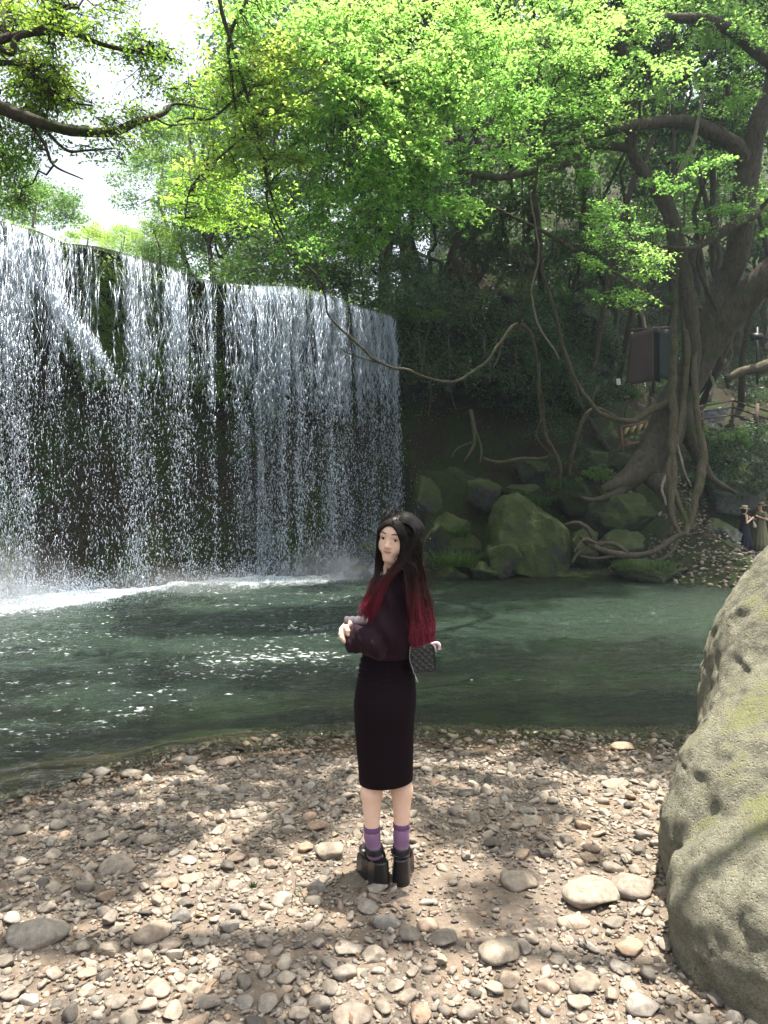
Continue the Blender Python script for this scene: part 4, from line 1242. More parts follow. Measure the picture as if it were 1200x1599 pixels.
# yellow-green maple whose branches hang in from above left of the middle
T2 = empty('maple_tree', P(262, 640, 24))
tag(T2, 'yellow green maple hanging in front of the woods left of the middle', 'tree')
W2 = [limb(T2, 'branch', [(340, -60, 11.2, .05), (345, 10, 11.3, .035), (372, 100, 11.6, .03), (400, 200, 12, .026), (420, 290, 12.6, .022), (440, 350, 13, .018)], M_bark, 6, .2, 50),
      limb(T2, 'branch', [(385, 0, 11.4, .03), (358, 60, 11.5, .028), (362, 120, 11.6, .024), (372, 180, 11.8, .018), (415, 250, 12, .012)], M_bark, 5, .2, 51),
      limb(T2, 'branch', [(372, 150, 11.9, .02), (330, 185, 12, .02), (290, 185, 12, .014), (262, 200, 12, .01)], M_bark, 5, .2, 52),
      limb(T2, 'branch', [(400, 200, 12, .02), (350, 240, 12.4, .02), (300, 290, 13, .014), (290, 340, 13.2, .01)], M_bark, 5, .2, 53)]
mL, mT = MB(), MB()
G2 = [(400, 130, 95, 75, 12.2, .9, 40, .55), (440, 220, 70, 75, 12.4, .9, 31, .6), (345, 210, 65, 70, 12.6, .9, 20, .45), (320, 300, 65, 50, 13.4, .9, 14, .3), (390, 300, 60, 50, 13.2, .9, 13, .35),
      (345, 40, 25, 30, 12, .6, 3, .3), (460, 120, 60, 60, 12.2, .7, 16, .75), (355, 310, 90, 60, 15, 1, 18, .1)]
scatter_sprays(G2, 102, mL, mT, np.concatenate(W2), 0.066, 80, 0.44, True, 0.4, 0.5)
mL.build('foliage', M_yellow, T2); mT.build('twigs', M_bark, T2)

# near oak reaching in from the left edge; its crown also shades the beach
T3 = empty('overhanging_oak', (-7.0, 4.5, 0.3))
tag(T3, 'broad oak limb with small dark leaves reaching in from the upper left', 'tree')
def wl(parent, name, pts, mat, sides=8, rough=.2, seed=0, n=6):
    p = catmull([q[:3] for q in pts], n); r = np.interp(np.arange((len(pts) - 1) * n + 1) / n, range(len(pts)), [q[3] for q in pts])
    mb = MB(); add_tube(mb, p, r, sides, rough, seed); mb.build(name, mat, parent); return p
wl(T3, 'trunk', [(-7.0, 4.5, -0.1, .45), (-6.8, 4.9, 1.5, .36), (-6.4, 5.6, 3.2, .32), (-6.2, 6.2, 5.0, .28), (-6.0, 6.5, 7.0, .2), (-5.0, 6.0, 9.0, .12), (-3.5, 5.4, 10.2, .06)], M_bark, 14, .25, 60)
W3 = [wl(T3, 'limb', [(-6.3, 5.8, 3.8, .2), tuple(P(-90, 130, 7.2)) + (.10,), tuple(P(0, 168, 7.4)) + (.062,), tuple(P(60, 190, 7.6)) + (.055,), tuple(P(110, 203, 7.8)) + (.05,), tuple(P(175, 206, 8)) + (.045,), tuple(P(215, 190, 8.1)) + (.035,), tuple(P(255, 178, 8.2)) + (.025,), tuple(P(275, 162, 8.3)) + (.014,), tuple(P(330, 172, 8.5)) + (.007,)], M_bark, 9, .3, 61, 7),
      wl(T3, 'limb', [(-6.2, 6.2, 5.0, .16), tuple(P(-70, 90, 7.6)) + (.06,), tuple(P(0, 62, 7.8)) + (.045,), tuple(P(60, 50, 7.9)) + (.035,), tuple(P(110, 52, 8)) + (.03,), tuple(P(170, 72, 8.2)) + (.025,), tuple(P(240, 86, 8.4)) + (.018,), tuple(P(285, 100, 8.6)) + (.008,)], M_bark, 7, .25, 62),
      limb(T3, 'branch', [(0, 75, 7.8, .035), (20, 82, 7.8, .035), (26, 60, 7.8, .03), (70, 40, 7.9, .02), (110, 10, 8, .012)], M_bark, 6, .2, 63),
      limb(T3, 'branch', [(-20, 100, 7.8, .03), (30, 100, 7.9, .025), (70, 130, 8, .02), (110, 158, 8.1, .015), (145, 165, 8.2, .01)], M_bark, 6, .2, 64),
      limb(T3, 'branch', [(45, 190, 7.6, .022), (70, 225, 7.7, .018), (84, 258, 7.8, .013), (130, 280, 8, .007)], M_bark, 5, .2, 65),
      limb(T3, 'branch', [(75, 208, 7.7, .018), (105, 235, 7.8, .016), (135, 235, 7.9, .012), (180, 232, 8, .008)], M_bark, 5, .2, 66),
      limb(T3, 'branch', [(240, 182, 8.1, .015), (265, 195, 8.2, .01), (310, 192, 8.3, .006)], M_bark, 5, .2, 67)]
mL, mT = MB(), MB()
G3 = [(30, 20, 80, 50, 8.6, .8, 26, .5), (50, 110, 75, 45, 8.6, .7, 22, .6), (110, 50, 60, 35, 8.4, .6, 11, .4), (190, 75, 55, 25, 8.5, .4, 8, .3), (245, 105, 40, 25, 8.6, .4, 6, .3), (235, 140, 40, 25, 8.4, .3, 3, .3),
      (170, 225, 45, 25, 8, .3, 5, .2), (80, 150, 50, 25, 8.4, .4, 8, .7), (30, 215, 40, 50, 8.4, .4, 14, .1), (15, 280, 30, 60, 8.8, .4, 12, .0), (160, 8, 40, 18, 8.6, .4, 3, .4), (300, 150, 40, 20, 8.8, .3, 4, .3), (20, 70, 60, 70, 9.4, .6, 16, .7),
      (200, 190, 50, 20, 8.3, .3, 4, .25), (60, 170, 60, 30, 8.4, .4, 12, .5)]
scatter_sprays(G3, 103, mL, mT, np.concatenate(W3), 0.045, 110, 0.30, False, 0.8, 0.5, 2.0, 0.5)
mL.build('foliage', M_oak, T3); mT.build('twigs', M_bark, T3)

# ------------------------------------------------------------------ woods behind: crowns of leaf clumps
def crown_pts(r_, rx, ry, rz, clumps, per, hollow=0.55):
    C = []; U = []; T_ = []
    for k in range(clumps):
        v = unit(r_.normal(0, 1, 3)); v[2] = abs(v[2]) * 1.1 - 0.35
        q = r_.uniform(hollow, 1.0)
        c = v * q * np.array([rx, ry, rz])
        cr = r_.uniform(0.16, 0.30) * (rx + rz) / 2
        d = unit(r_.normal(0, 1, (per, 3))) * (r_.uniform(0.35, 1.0, per) ** 0.5 * cr)[:, None] * np.array([1.15, 1.15, 0.65])
        C.append(c + d); U.append(unit(d + np.array([0, 0, cr * 0.9]))); T_.append(np.full(per, np.clip(r_.normal(0.5, 0.22), 0, 1)))
    return np.concatenate(C), np.concatenate(U), np.concatenate(T_)
CROWNS = []
for k, (rx, rz, cl, leaf) in enumerate([(1.0, 1.0, 46, .055), (1.0, 1.25, 52, .05), (1.15, 0.85, 44, .06), (0.85, 1.35, 46, .05)]):
    r_ = np.random.default_rng(500 + k)
    C, U, T_ = crown_pts(r_, rx, rx, rz, cl, 130)
    V, Fc, rr = leafcloud(C, leaf, 0.6, U, None, 0.6, 0.1, np.clip(T_ + r_.normal(0, .12, len(T_)), 0, 1))
    CROWNS.append((V, Fc, rr))
CM = {}
def crown_mesh(k, mat):
    if (k, mat.name) not in CM:
        V, Fc, rr = CROWNS[k]
        me = mesh_data('foliage', V, Fc, {'rnd': rr}); me.materials.append(mat); CM[(k, mat.name)] = me
    return CM[(k, mat.name)]
def wood_tree(px, py, d, rpx, k, mat, label, group=None, squash=1.0, trunk=True, rot=0.0, base=None, thin=False):
    c = P(px, py, d); r = rpx / F * d
    bx, by = (c[0], c[1]) if base is None else base
    gz = float(ground_h(bx, by))
    t = empty('forest_tree', (bx, by, min(gz, c[2] - r * 0.5)))
    tag(t, label, 'tree', group)
    z0 = t.location.z
    if trunk:
        mb = MB()
        pth = bend((bx + 0.15 * r, by, z0 - 0.3), (c[0], c[1], c[2] + r * 0.4), 0.0, 7, int(px * 7 + py))
        add_tube(mb, pth, [(0.05 * r + .06) * (.6 if thin else 1), 0.02 * r * (.5 if thin else 1)], 8, 0.2, int(px))
        mb.build('trunk', M_bark, t)
        rr_ = np.random.default_rng(int(px + d * 31))
        for q in range(0 if thin else 5):
            a = rr_.uniform(0, 2 * PI); s = pth[3 + q % 3]
            mb = MB()
            add_tube(mb, bend(s, s + np.array([math.cos(a) * r * .7, math.sin(a) * r * .7, r * rr_.uniform(.2, .7)]), 0.1, 5, q), [0.02 * r + .02, .01], 5)
            mb.build('branch', M_bark, t)
    o = bpy.data.objects.new('foliage', crown_mesh(k, mat)); COL.objects.link(o); o.parent = t
    o.location = (c[0] - bx, c[1] - by, c[2] - z0); o.scale = (r, r, r * squash); o.rotation_euler.z = rot
    return t
BG = 'trees of the wood behind the falls'
FT = [  # px, py, d, radius px, crown, material, label
    (60, 330, 30, 75, 0, M_mid, 'pale sunlit tree above the left end of the falls'),
    (-20, 290, 27, 90, 1, M_mid, 'tree cut by the left edge above the falls'),
    (140, 372, 34, 36, 2, M_yellow, 'low yellow green tree under the gap of sky'),
    (30, 380, 22, 40, 0, M_yellow, 'bright bush like tree on the lip at the far left'),
    (195, 385, 32, 40, 1, M_yellow, 'small bright tree at the right foot of the sky gap'),
    (255, 290, 30, 78, 1, M_mid, 'bluish green round tree right of the gap of sky'),
    (270, 400, 27, 70, 2, M_mid, 'hazy green tree standing low above the middle of the falls'),
    (350, 380, 26, 85, 0, M_mid, 'hazy dark green tree behind the middle of the falls'),
    (240, 375, 24, 42, 3, M_yellow, 'light green sapling above the falls'),
    (320, 230, 36, 110, 0, M_mid, 'tall rounded tree behind the yellow maple'),
    (430, 400, 25, 80, 1, M_ever, 'dark tree right above the brightest strand of the falls'),
    (420, 250, 38, 120, 3, M_mid, 'far tree seen through the yellow maple'),
    (480, 60, 40, 150, 1, M_ever, 'tall dark conifer like tree at the top between two maples'),
    (520, 350, 28, 110, 2, M_ever, 'dark evergreen tree above the right part of the falls'),
    (620, 300, 30, 120, 0, M_ever, 'dark evergreen tree behind the drooping bough'),
    (560, 180, 40, 150, 3, M_mid, 'far tree behind the bright maple canopy'),
    (720, 380, 28, 100, 1, M_ever, 'dark glossy tree hanging over the cliff'),
    (700, 200, 38, 150, 0, M_mid, 'far green tree above the cliff'),
    (820, 340, 29, 110, 2, M_ever, 'dark tree above the middle of the cliff'),
    (820, 100, 40, 170, 1, M_mid, 'far tree high on the slope at the top middle'),
    (900, 420, 29, 80, 0, M_ever, 'evergreen tree on the ledge left of the brown board'),
    (930, 230, 36, 150, 3, M_mid, 'tree on the slope behind the leaning tree'),
    (1000, 380, 31, 90, 1, M_ever, 'evergreen tree behind the brown board'),
    (1060, 120, 38, 170, 2, M_mid, 'far tree at the upper right behind the canopy'),
    (1120, 330, 33, 120, 0, M_mid, 'tree behind the fork of the leaning tree'),
    (1210, 220, 36, 150, 1, M_mid, 'tree cut by the right edge high on the slope'),
    (1190, 400, 34, 90, 2, M_ever, 'dark tree at the right edge above the walkway'),
    (640, 30, 46, 170, 0, M_mid, 'far tree at the top behind the bright maple'),
    (1160, -40, 40, 170, 3, M_mid, 'far tree at the upper right corner'),
    (900, -30, 44, 170, 0, M_mid, 'far tree above the twisted limb'),
    (640, 435, 25, 46, 1, M_ever, 'dark shrubby tree at the right end of the lip'),
    (560, 425, 26, 50, 3, M_mid, 'low tree on the shelf behind the lip'),
    (330, 330, 24, 90, 1, M_mid, 'dense tree right behind the lip at the middle of the falls'),
    (450, 340, 23.5, 90, 2, M_ever, 'dense dark tree behind the brightest strand'),
    (250, 420, 23, 55, 0, M_mid, 'low bushy tree behind the lip left of the middle'),
    (380, 440, 22.5, 50, 3, M_mid, 'small bushy tree peeping over the lip'),
    (500, 440, 23, 55, 0, M_ever, 'low dark tree behind the lip right of the middle'),
    (590, 400, 24, 70, 1, M_ever, 'dark tree filling the gap behind the right end of the lip'),
    (290, 220, 26, 70, 2, M_mid, 'round crown standing against the sky beside the yellow maple'),
    (430, 150, 27, 110, 0, M_ever, 'dark crown behind the top of the yellow maple'),
    (560, 60, 28, 130, 1, M_ever, 'dark crown behind the top of the bright maple'),
]
HI = [  # crowns added to shade the falls, cliff and bank, many out of view
    (700, 60, 24, 130, 0, 'high dark crown shading the cliff left of the bough'),
    (860, 0, 23.5, 140, 1, 'high dark crown above the twisted limb'),
    (1000, 90, 24.5, 140, 2, 'high dark crown behind the twisted limb'),
    (1130, -20, 24, 150, 0, 'high dark crown at the upper right'),
    (1240, 160, 24, 140, 1, 'high dark crown cut by the right edge'),
    (760, -160, 24, 150, 2, 'shade crown added just above the frame over the cliff'),
    (980, -150, 24, 160, 3, 'shade crown added just above the frame over the leaning tree'),
    (1150, -220, 23, 160, 0, 'shade crown added above the frame at the right'),
    (600, -60, 23, 130, 1, 'shade crown added above the frame over the right end of the falls'),
    (450, -40, 22.5, 110, 2, 'shade crown added above the frame over the middle of the falls'),
    (1300, -40, 23, 160, 3, 'shade crown added beyond the upper right corner'),
    (560, 200, 22.3, 90, 0, 'dark crown low behind the bright maple'),
    (800, 240, 24.5, 110, 3, 'dark crown behind the drooping bough'),
    (1080, 260, 24.5, 110, 1, 'dark crown behind the fork of the leaning tree'),
    (660, 330, 24, 90, 2, 'dark crown above the cliff edge'),
    (1080, 60, 27, 140, 1, 'dark crown over the right end of the walkway'),
    (960, 130, 26.5, 120, 0, 'dark crown over the brown sheeted shed'),
    (720, -180, 20.3, 170, 0, 'shade crown added above the frame over the largest mossy boulder'),
    (860, -200, 20.6, 170, 1, 'shade crown added above the frame over the exposed roots'),
    (1000, -190, 20.6, 170, 2, 'shade crown added above the frame over the flared root'),
    (1140, -200, 21, 170, 3, 'shade crown added above the frame over the two women in hats'),
]
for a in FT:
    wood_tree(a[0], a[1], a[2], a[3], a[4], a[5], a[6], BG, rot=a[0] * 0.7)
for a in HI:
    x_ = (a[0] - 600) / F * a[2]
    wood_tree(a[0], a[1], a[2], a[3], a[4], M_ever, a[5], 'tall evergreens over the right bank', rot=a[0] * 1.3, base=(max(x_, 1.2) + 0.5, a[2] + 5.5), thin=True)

# undergrowth on the slope, the ledges and the cliff
def in_px(p):
    return 600 + p[..., 0] / p[..., 1] * F, HOR - (p[..., 2] - EYE) / p[..., 1] * F
def undergrowth():
    r_ = np.random.default_rng(77)
    C = []; U = []; T_ = []; S_ = []
    def clump(c, rad, n, tone, leaf, hang=0.0):
        d = unit(r_.normal(0, 1, (n, 3))) * (r_.uniform(0.1, 1, n) ** 0.4 * rad)[:, None] * np.array([1.2, 1.0, 0.75 + hang])
        C.append(c + d + np.array([0, 0, -hang * rad * 0.5])); U.append(unit(d * 0.6 + np.array([0, -0.2, rad]))); T_.append(np.clip(tone + r_.normal(0, .15, n), 0, 1)); S_.append(np.full(n, leaf))
    # slope
    k = 0
    while k < 1300:
        x = r_.uniform(1.5, 20); y = r_.uniform(20.5, 40)
        z = float(ground_h(x, y)); px, py = in_px(np.array([x, y, z]))
        k += 1
        if px > 1260 or px < 600: continue
        if z < 1.2 or (x < 7.6 and y < np.interp(x, CLIFF_X, CLIFF_Y) + 1): continue
        if 915 < px < 1215 and 600 < py < 715 and y < 29.5 and r_.uniform() < 0.80: continue   # keep the walkway open
        if 900 < px < 1060 and 480 < py < 640 and y < 29: continue     # the board
        if 640 < py and px < 1080: 
            if r_.uniform() < 0.75: continue
        clump(np.array([x, y, z + 0.15]), r_.uniform(.3, .75), 75, r_.normal(.4, .25), 0.10)
    # bushes right of the trunk, falling over the slope below the walkway
    for k in range(60):
        px = r_.uniform(1085, 1230); py = r_.uniform(668, 765)
        d = np.interp(py, [660, 770], [25.4, 24.0]) + r_.normal(0, .3)
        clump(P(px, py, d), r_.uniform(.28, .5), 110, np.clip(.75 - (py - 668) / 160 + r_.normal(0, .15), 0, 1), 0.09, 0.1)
    # cliff top fringe and hanging plants
    for k in range(560):
        s = FALL_LEN + r_.uniform(-0.2, cum[-1] - FALL_LEN)
        x, y, a, b = cliff_pt(s)
        z = r_.choice([r_.uniform(7.2, 8.6), r_.uniform(5.2, 7.6), r_.uniform(3.0, 7.0)], p=[.34, .33, .33])
        off = float(cliff_off(np.array([s]), np.array([min(z, 8.0)]))[0]) if z < 8 else 0.6
        clump(np.array([x + a * (off - .1), y + b * (off - .1), z]), r_.uniform(.18, .48), 70, r_.normal(.55, .25), 0.09, 0.3)
    # plants low on the cliff foot, right part
    for k in range(90):
        px = r_.uniform(780, 960); py = r_.uniform(560, 760)
        if py > 640 and px < 830: continue
        clump(P(px, py, 22.6 + r_.uniform(-.5, .8) if py > 660 else 23.2), r_.uniform(.15, .35), 50, r_.normal(.3, .2), 0.07, 0.2)
    V, Fc, rr = leafcloud(np.concatenate(C), np.concatenate(S_), 0.5, np.concatenate(U), None, 0.55, 0.15, np.concatenate(T_))
    tag(mk('undergrowth', V, Fc, M_ever, attrs={'rnd': rr}), 'dark glossy undergrowth over the slope and cliff', kind='stuff')
undergrowth()

def cliff_moss():
    r_ = np.random.default_rng(78)
    C = []; U = []; T_ = []
    for k in range(800):
        px = r_.choice([r_.normal(165, 24), r_.normal(262, 34), r_.normal(350, 26), r_.uniform(60, 600)], p=[.2, .45, .12, .23])
        z = r_.choice([r_.uniform(3.9, 6.8), r_.uniform(3.6, 5.2)], p=[.6, .4])
        if px > 460 or px < 110: z = r_.uniform(6.2, 6.95)
        x0 = (px - 600) / F * float(lip_d(px)); s = float(np.interp(x0, SEGX, cum))
        x, y, a, b = cliff_pt(s)
        off = float(cliff_off(np.array([s]), np.array([z]))[0])
        n = 70; rad = r_.uniform(.12, .32)
        d = unit(r_.normal(0, 1, (n, 3))) * (r_.uniform(0.1, 1, n) ** .5 * rad)[:, None]
        C.append(np.array([x + a * (off - .05), y + b * (off - .05), z]) + d); U.append(unit(d + np.array([-a * rad, -b * rad, rad * 0.7]))); T_.append(np.clip(r_.normal(.8, .2, n), 0, 1))
    V, Fc, rr = leafcloud(np.concatenate(C), 0.075, 0.5, np.concatenate(U), None, 0.6, 0.15, np.concatenate(T_))
    tag(mk('cliff_moss', V, Fc, M_oak, attrs={'rnd': rr}), 'moss and small ferns on the wet rock behind the falling water', kind='stuff')
cliff_moss()

# ------------------------------------------------------------------ grass tufts, shrubs
def tuft(cx, cy, d, wpx, hpx, n, label, droop=0.6, mat=None, name='grass_tuft', seed=0, thick=0.008):
    r_ = np.random.default_rng(seed)
    c = P(cx, cy, d); w_ = wpx / F * d / 2; h_ = hpx / F * d
    mb = MB()
    for k in range(n):
        a = r_.uniform(0, 2 * PI); q = math.sqrt(r_.uniform(0, 1))
        b = c + np.array([math.cos(a) * q * w_, math.sin(a) * q * w_ * 0.6, 0])
        L = h_ * r_.uniform(0.6, 1.15)
        az = a + r_.normal(0, .6); dr = np.array([math.cos(az), math.sin(az), 0])
        bl = droop * r_.uniform(0.4, 1.4)
        t = np.linspace(0, 1, 5)
        p = b + dr * (t ** 1.6 * L * bl)[:, None] + np.array([0, 0, 1.0]) * (L * (t - 0.45 * bl * t ** 2))[:, None]
        s = np.array([-dr[1], dr[0], 0]) * thick
        V = np.concatenate([p[:4] - s * np.array([1, 1, .9, .6])[:, None], p[:4] + s * np.array([1, 1, .9, .6])[:, None], p[4:5]])
        Q = np.array([[0, 1, 5, 4], [1, 2, 6, 5], [2, 3, 7, 6]]); T = np.array([[3, 8, 7]])
        mb.V.append(V); mb.F.setdefault(4, []).append(Q + mb.n); mb.F.setdefault(3, []).append(T + mb.n); mb.n += 9
        mb.A.setdefault('rnd', []).append(np.full(9, r_.uniform(0, 1)))
    return tag(mb.build(name, mat or M_grass, base=tuple(c)), label, 'grass')
tuft(708, 884, 18.8, 76, 34, 420, 'bright green grass tuft on a dark rock right of the woman\'s hair', 0.8, seed=1)
tuft(1010, 890, 18.4, 100, 22, 520, 'green grass cap on the low rock at the right shore', 0.6, seed=2)
tuft(832, 790, 20.8, 60, 32, 260, 'drooping fern like tuft behind the largest boulder', 1.0, M_ever, seed=3)
tuft(655, 500, 21.6, 80, 20, 300, 'grassy fringe on the cliff edge right of the falls', 1.0, seed=4)
tuft(880, 762, 21.4, 50, 24, 160, 'short grass between the shrub and the cliff foot', 0.8, M_ever, seed=5)
tuft(720, 838, 19.7, 24, 34, 120, 'thin grass hanging on the sloping dark boulder', 1.2, seed=6)
tuft(399, 1387, 2.85, 14, 10, 26, 'tiny bright green sprout among the sunlit stones', 0.9, name='sprout', seed=7, thick=0.003)

def shrub(cx, cy, d, rpx, label, mat, clumps=14, per=70, leaf=0.07, seed=0, sq=0.8, cat='shrub'):
    r_ = np.random.default_rng(seed)
    c = P(cx, cy, d); r = rpx / F * d
    t = empty('shrub', (c[0], c[1], c[2] - r * sq)); tag(t, label, cat)
    C, U, T_ = crown_pts(r_, r, r * .8, r * sq, clumps, per, 0.3)
    V, Fc, rr = leafcloud(C + c, leaf, 0.5, U, None, 0.5, 0.2, np.clip(T_ + r_.normal(0, .1, len(T_)), 0, 1))
    mk('foliage', V, Fc, mat, t, {'rnd': rr})
    mb = MB()
    for k in range(4):
        a = r_.uniform(0, 2 * PI)
        mb = MB(); add_tube(mb, bend((c[0], c[1], c[2] - r * sq * 1.1), c + np.array([math.cos(a) * r * .6, math.sin(a) * r * .4, r * .3]), .05, 5, k), [.015, .006], 4)
        mb.build('stem', M_bark, t)
shrub(938, 745, 20.9, 34, 'leafy shrub with pale shining leaves on the bank left of the great root', M_mid, 20, 80, .06, 1)
shrub(868, 470, 21.5, 34, 'shining evergreen shrub hanging from the cliff under the bough', M_ever, 16, 80, .08, 2)
shrub(1140, 690, 24.6, 40, 'feathery green bush spilling over below the walkway', M_mid, 20, 90, .07, 3)
shrub(1095, 745, 24.2, 34, 'dark green bush behind the outer vine stem', M_ever, 18, 80, .07, 4)
shrub(975, 620, 25.2, 40, 'low leafy bush between the brown board and the walkway', M_ever, 20, 80, .08, 5)
shrub(1040, 470, 22.5, 26, 'small bush caught in the fork of the vines', M_ever, 12, 70, .06, 6)

# ------------------------------------------------------------------ hanging vines
def vine(pts, label, mat=None, sides=6, seed=0, group=None, extra=()):
    path, rad = pxpath(pts, 7); rad = rad * .78
    r_ = np.random.default_rng(seed)
    rad = np.maximum(rad, 0.012)
    path = path + 0.035 * np.stack([fbm(path * 1.5 + 3 * i, 3, seed + i) for i in range(3)], -1) * 2.0
    if not extra:
        mb = MB(); add_tube(mb, path, rad, sides + 4, 0.5, seed)
        return tag(mb.build('vine', mat or M_vine, base=tuple(path[-1])), label, 'vine', group)
    t = empty('vine', tuple(path[-1])); tag(t, label, 'vine', group)
    mb = MB(); add_tube(mb, path, rad, sides + 4, 0.5, seed); mb.build('stem', mat or M_vine, t)
    for k, e in enumerate(extra):
        p2, r2 = pxpath(e, 6); mb = MB(); add_tube(mb, p2, np.maximum(r2, .008), 5, 0.3, seed + k); mb.build('side_shoot', mat or M_vine, t)
    return t
vine([(415, 285, 12.5, .02), (422, 330, 13, .02), (450, 380, 13.8, .02), (480, 415, 14.6, .024), (505, 450, 15.2, .026), (513, 490, 15.8, .026), (530, 512, 16, .028), (560, 540, 16.3, .03), (590, 565, 16.6, .034), (640, 580, 17, .034), (695, 597, 17.4, .036), (738, 580, 17.8, .038), (765, 560, 18, .04), (785, 530, 18.3, .044), (808, 505, 18.6, .048), (825, 515, 18.8, .05), (838, 560, 19.2, .055), (842, 620, 19.6, .06), (852, 680, 20, .06), (872, 720, 20.4, .055), (872, 750, 20.6, .04)],
     'longest bare vine sagging from the maple across the falls and down to the rocks', seed=1,
     extra=[[(600, 568, 16.7, .016), (575, 562, 16.5, .014), (540, 550, 16.3, .012), (533, 543, 16.2, .01)], [(785, 532, 18.3, .018), (778, 560, 18.3, .014), (770, 575, 18.2, .01)], [(842, 600, 19.4, .03), (850, 640, 19.7, .03), (838, 680, 20, .025), (862, 712, 20.3, .02)],
            [(415, 300, 12.6, .014), (425, 345, 13.2, .014), (455, 400, 14, .014), (482, 428, 14.7, .014), (505, 452, 15.2, .012)]])
vine([(845, 395, 18.5, .035), (852, 440, 18.7, .04), (870, 500, 19, .05), (880, 550, 19.2, .055), (897, 590, 19.4, .06), (915, 618, 19.6, .06), (935, 640, 19.8, .065), (962, 652, 20, .07), (990, 657, 20.2, .09), (1020, 640, 20.4, .12), (1052, 622, 20.6, .12)],
     'mossy sunlit vine running from the bough to the wrapped trunk', seed=2,
     extra=[[(962, 652, 20, .05), (935, 638, 19.9, .05), (915, 648, 19.9, .05), (902, 680, 20.1, .05), (893, 715, 20.4, .045), (888, 745, 20.7, .04)], [(925, 628, 19.7, .03), (930, 612, 19.6, .015), (938, 602, 19.6, .01)], [(897, 590, 19.4, .025), (905, 625, 19.6, .02), (918, 650, 19.8, .015)]])
vine([(816, 270, 16.4, .02), (818, 340, 16.8, .025), (815, 420, 17.6, .03), (812, 500, 18.4, .03), (806, 560, 19, .02), (812, 600, 19.2, .012)], 'straight dark vine hanging from the drooping bough', M_bark, seed=3)
vine([(828, 300, 16.4, .02), (835, 340, 16.8, .022), (842, 400, 17.5, .024), (830, 460, 18, .026), (848, 520, 18.4, .026), (872, 560, 18.8, .02)], 'pale thin vine beside the straight dark one', M_pale, seed=4)
vine([(790, -30, 15, .012), (792, 60, 15, .014), (794, 140, 15, .02), (795, 200, 15, .02), (795, 250, 15, .02)], 'reddish straight vine hanging down through the bright canopy', M_vine, seed=5)
vine([(1068, 300, 19, .02), (1064, 360, 19.4, .03), (1058, 430, 19.7, .04), (1053, 500, 20, .09), (1050, 580, 20.1, .11), (1052, 650, 20.1, .13), (1047, 700, 20, .12), (1052, 750, 19.8, .12), (1048, 800, 19.6, .10), (1062, 840, 19.4, .07)], 'thick gnarled vine stem, leftmost of those round the trunk', M_vine, 9, 6, 'vine stems round the trunk')
vine([(1050, 410, 19.8, .05), (1066, 470, 20, .08), (1072, 540, 20.1, .10), (1068, 620, 20.2, .10), (1058, 680, 20, .10), (1044, 735, 19.9, .10), (1055, 775, 19.8, .09), (1072, 810, 19.6, .08), (1074, 838, 19.4, .06)], 'twisted middle vine stem crossing in front of the trunk', M_vine, 9, 7, 'vine stems round the trunk')
vine([(1088, 470, 20.2, .05), (1085, 540, 20.2, .08), (1086, 600, 20.1, .09), (1088, 660, 20, .10), (1096, 700, 19.9, .12), (1094, 740, 19.8, .13), (1086, 780, 19.7, .11), (1078, 815, 19.6, .08), (1070, 835, 19.5, .06)], 'outermost lumpy vine stem on the right of the trunk', M_vine, 9, 8, 'vine stems round the trunk')
vine([(1060, 690, 20, .03), (1066, 720, 19.9, .035), (1074, 745, 19.9, .03), (1080, 760, 19.9, .02)], 'short pale root between the vine stems', M_pale, 6, 9)
vine([(1040, 735, 19.9, .04), (1034, 760, 19.8, .04), (1042, 790, 19.7, .03)], 'pale peeling root left of the vine stems', M_pale, 6, 10)
rr_ = np.random.default_rng(31)
for k in range(11):
    x0 = [655, 668, 700, 742, 760, 905, 940, 1010, 1120, 870, 1135][k]; y0 = [500, 505, 520, 470, 520, 250, 260, 60, 240, 330, 30][k]; y1 = [585, 650, 640, 560, 600, 420, 400, 210, 400, 470, 200][k]
    d0 = [21, 21.2, 21.4, 20, 20.4, 17.6, 18, 18, 19, 18, 19][k]
    vine([(x0, y0, d0, .01), (x0 + rr_.normal(0, 5), (y0 * 2 + y1) / 3, d0, .012), (x0 + rr_.normal(0, 8), (y0 + 2 * y1) / 3, d0, .012), (x0 + rr_.normal(0, 10), y1, d0, .01)],
         'thin dark hanging rootlet in front of the shaded cliff' if k < 5 else 'thin dark twining stem dangling in the right canopy', M_bark, 4, 60 + k, 'thin hanging stems over the cliff' if k < 5 else 'thin stems in the right canopy')

# exposed roots on the bank
RT = empty('exposed_roots', P(960, 880, 19)); tag(RT, 'tangle of exposed driftwood like roots on the bank below the vines', 'roots')
for k, (pts, mat) in enumerate([
    ([(1070, 832, 19.5, .065), (1045, 845, 19.3, .078), (1020, 862, 19.1, .072), (985, 868, 19, .084), (950, 862, 18.9, .084), (920, 850, 18.8, .065), (905, 836, 18.7, .046)], M_bark),
    ([(1060, 838, 19.4, .039), (1052, 858, 19.2, .046), (1030, 875, 19, .039), (990, 880, 18.9, .039), (960, 880, 18.8, .032)], M_bark),
    ([(985, 868, 19, .052), (960, 850, 19, .058), (930, 850, 18.9, .052), (905, 862, 18.7, .039), (893, 880, 18.6, .026)], M_bark),
    ([(925, 838, 18.8, .046), (915, 822, 18.7, .052), (898, 816, 18.7, .039), (882, 820, 18.7, .026)], M_bark),
    ([(930, 848, 18.8, .032), (915, 842, 18.6, .039), (905, 850, 18.6, .026), (897, 862, 18.6, .020)], M_vine),
    ([(960, 868, 18.9, .039), (930, 872, 18.8, .032), (905, 868, 18.7, .026)], M_bark)]):
    limb(RT, 'root', pts, mat, 8, .35, 80 + k)
RT2 = empty('exposed_roots', P(745, 725, 22)); tag(RT2, 'root running along the foot of the undercut cliff', 'roots')
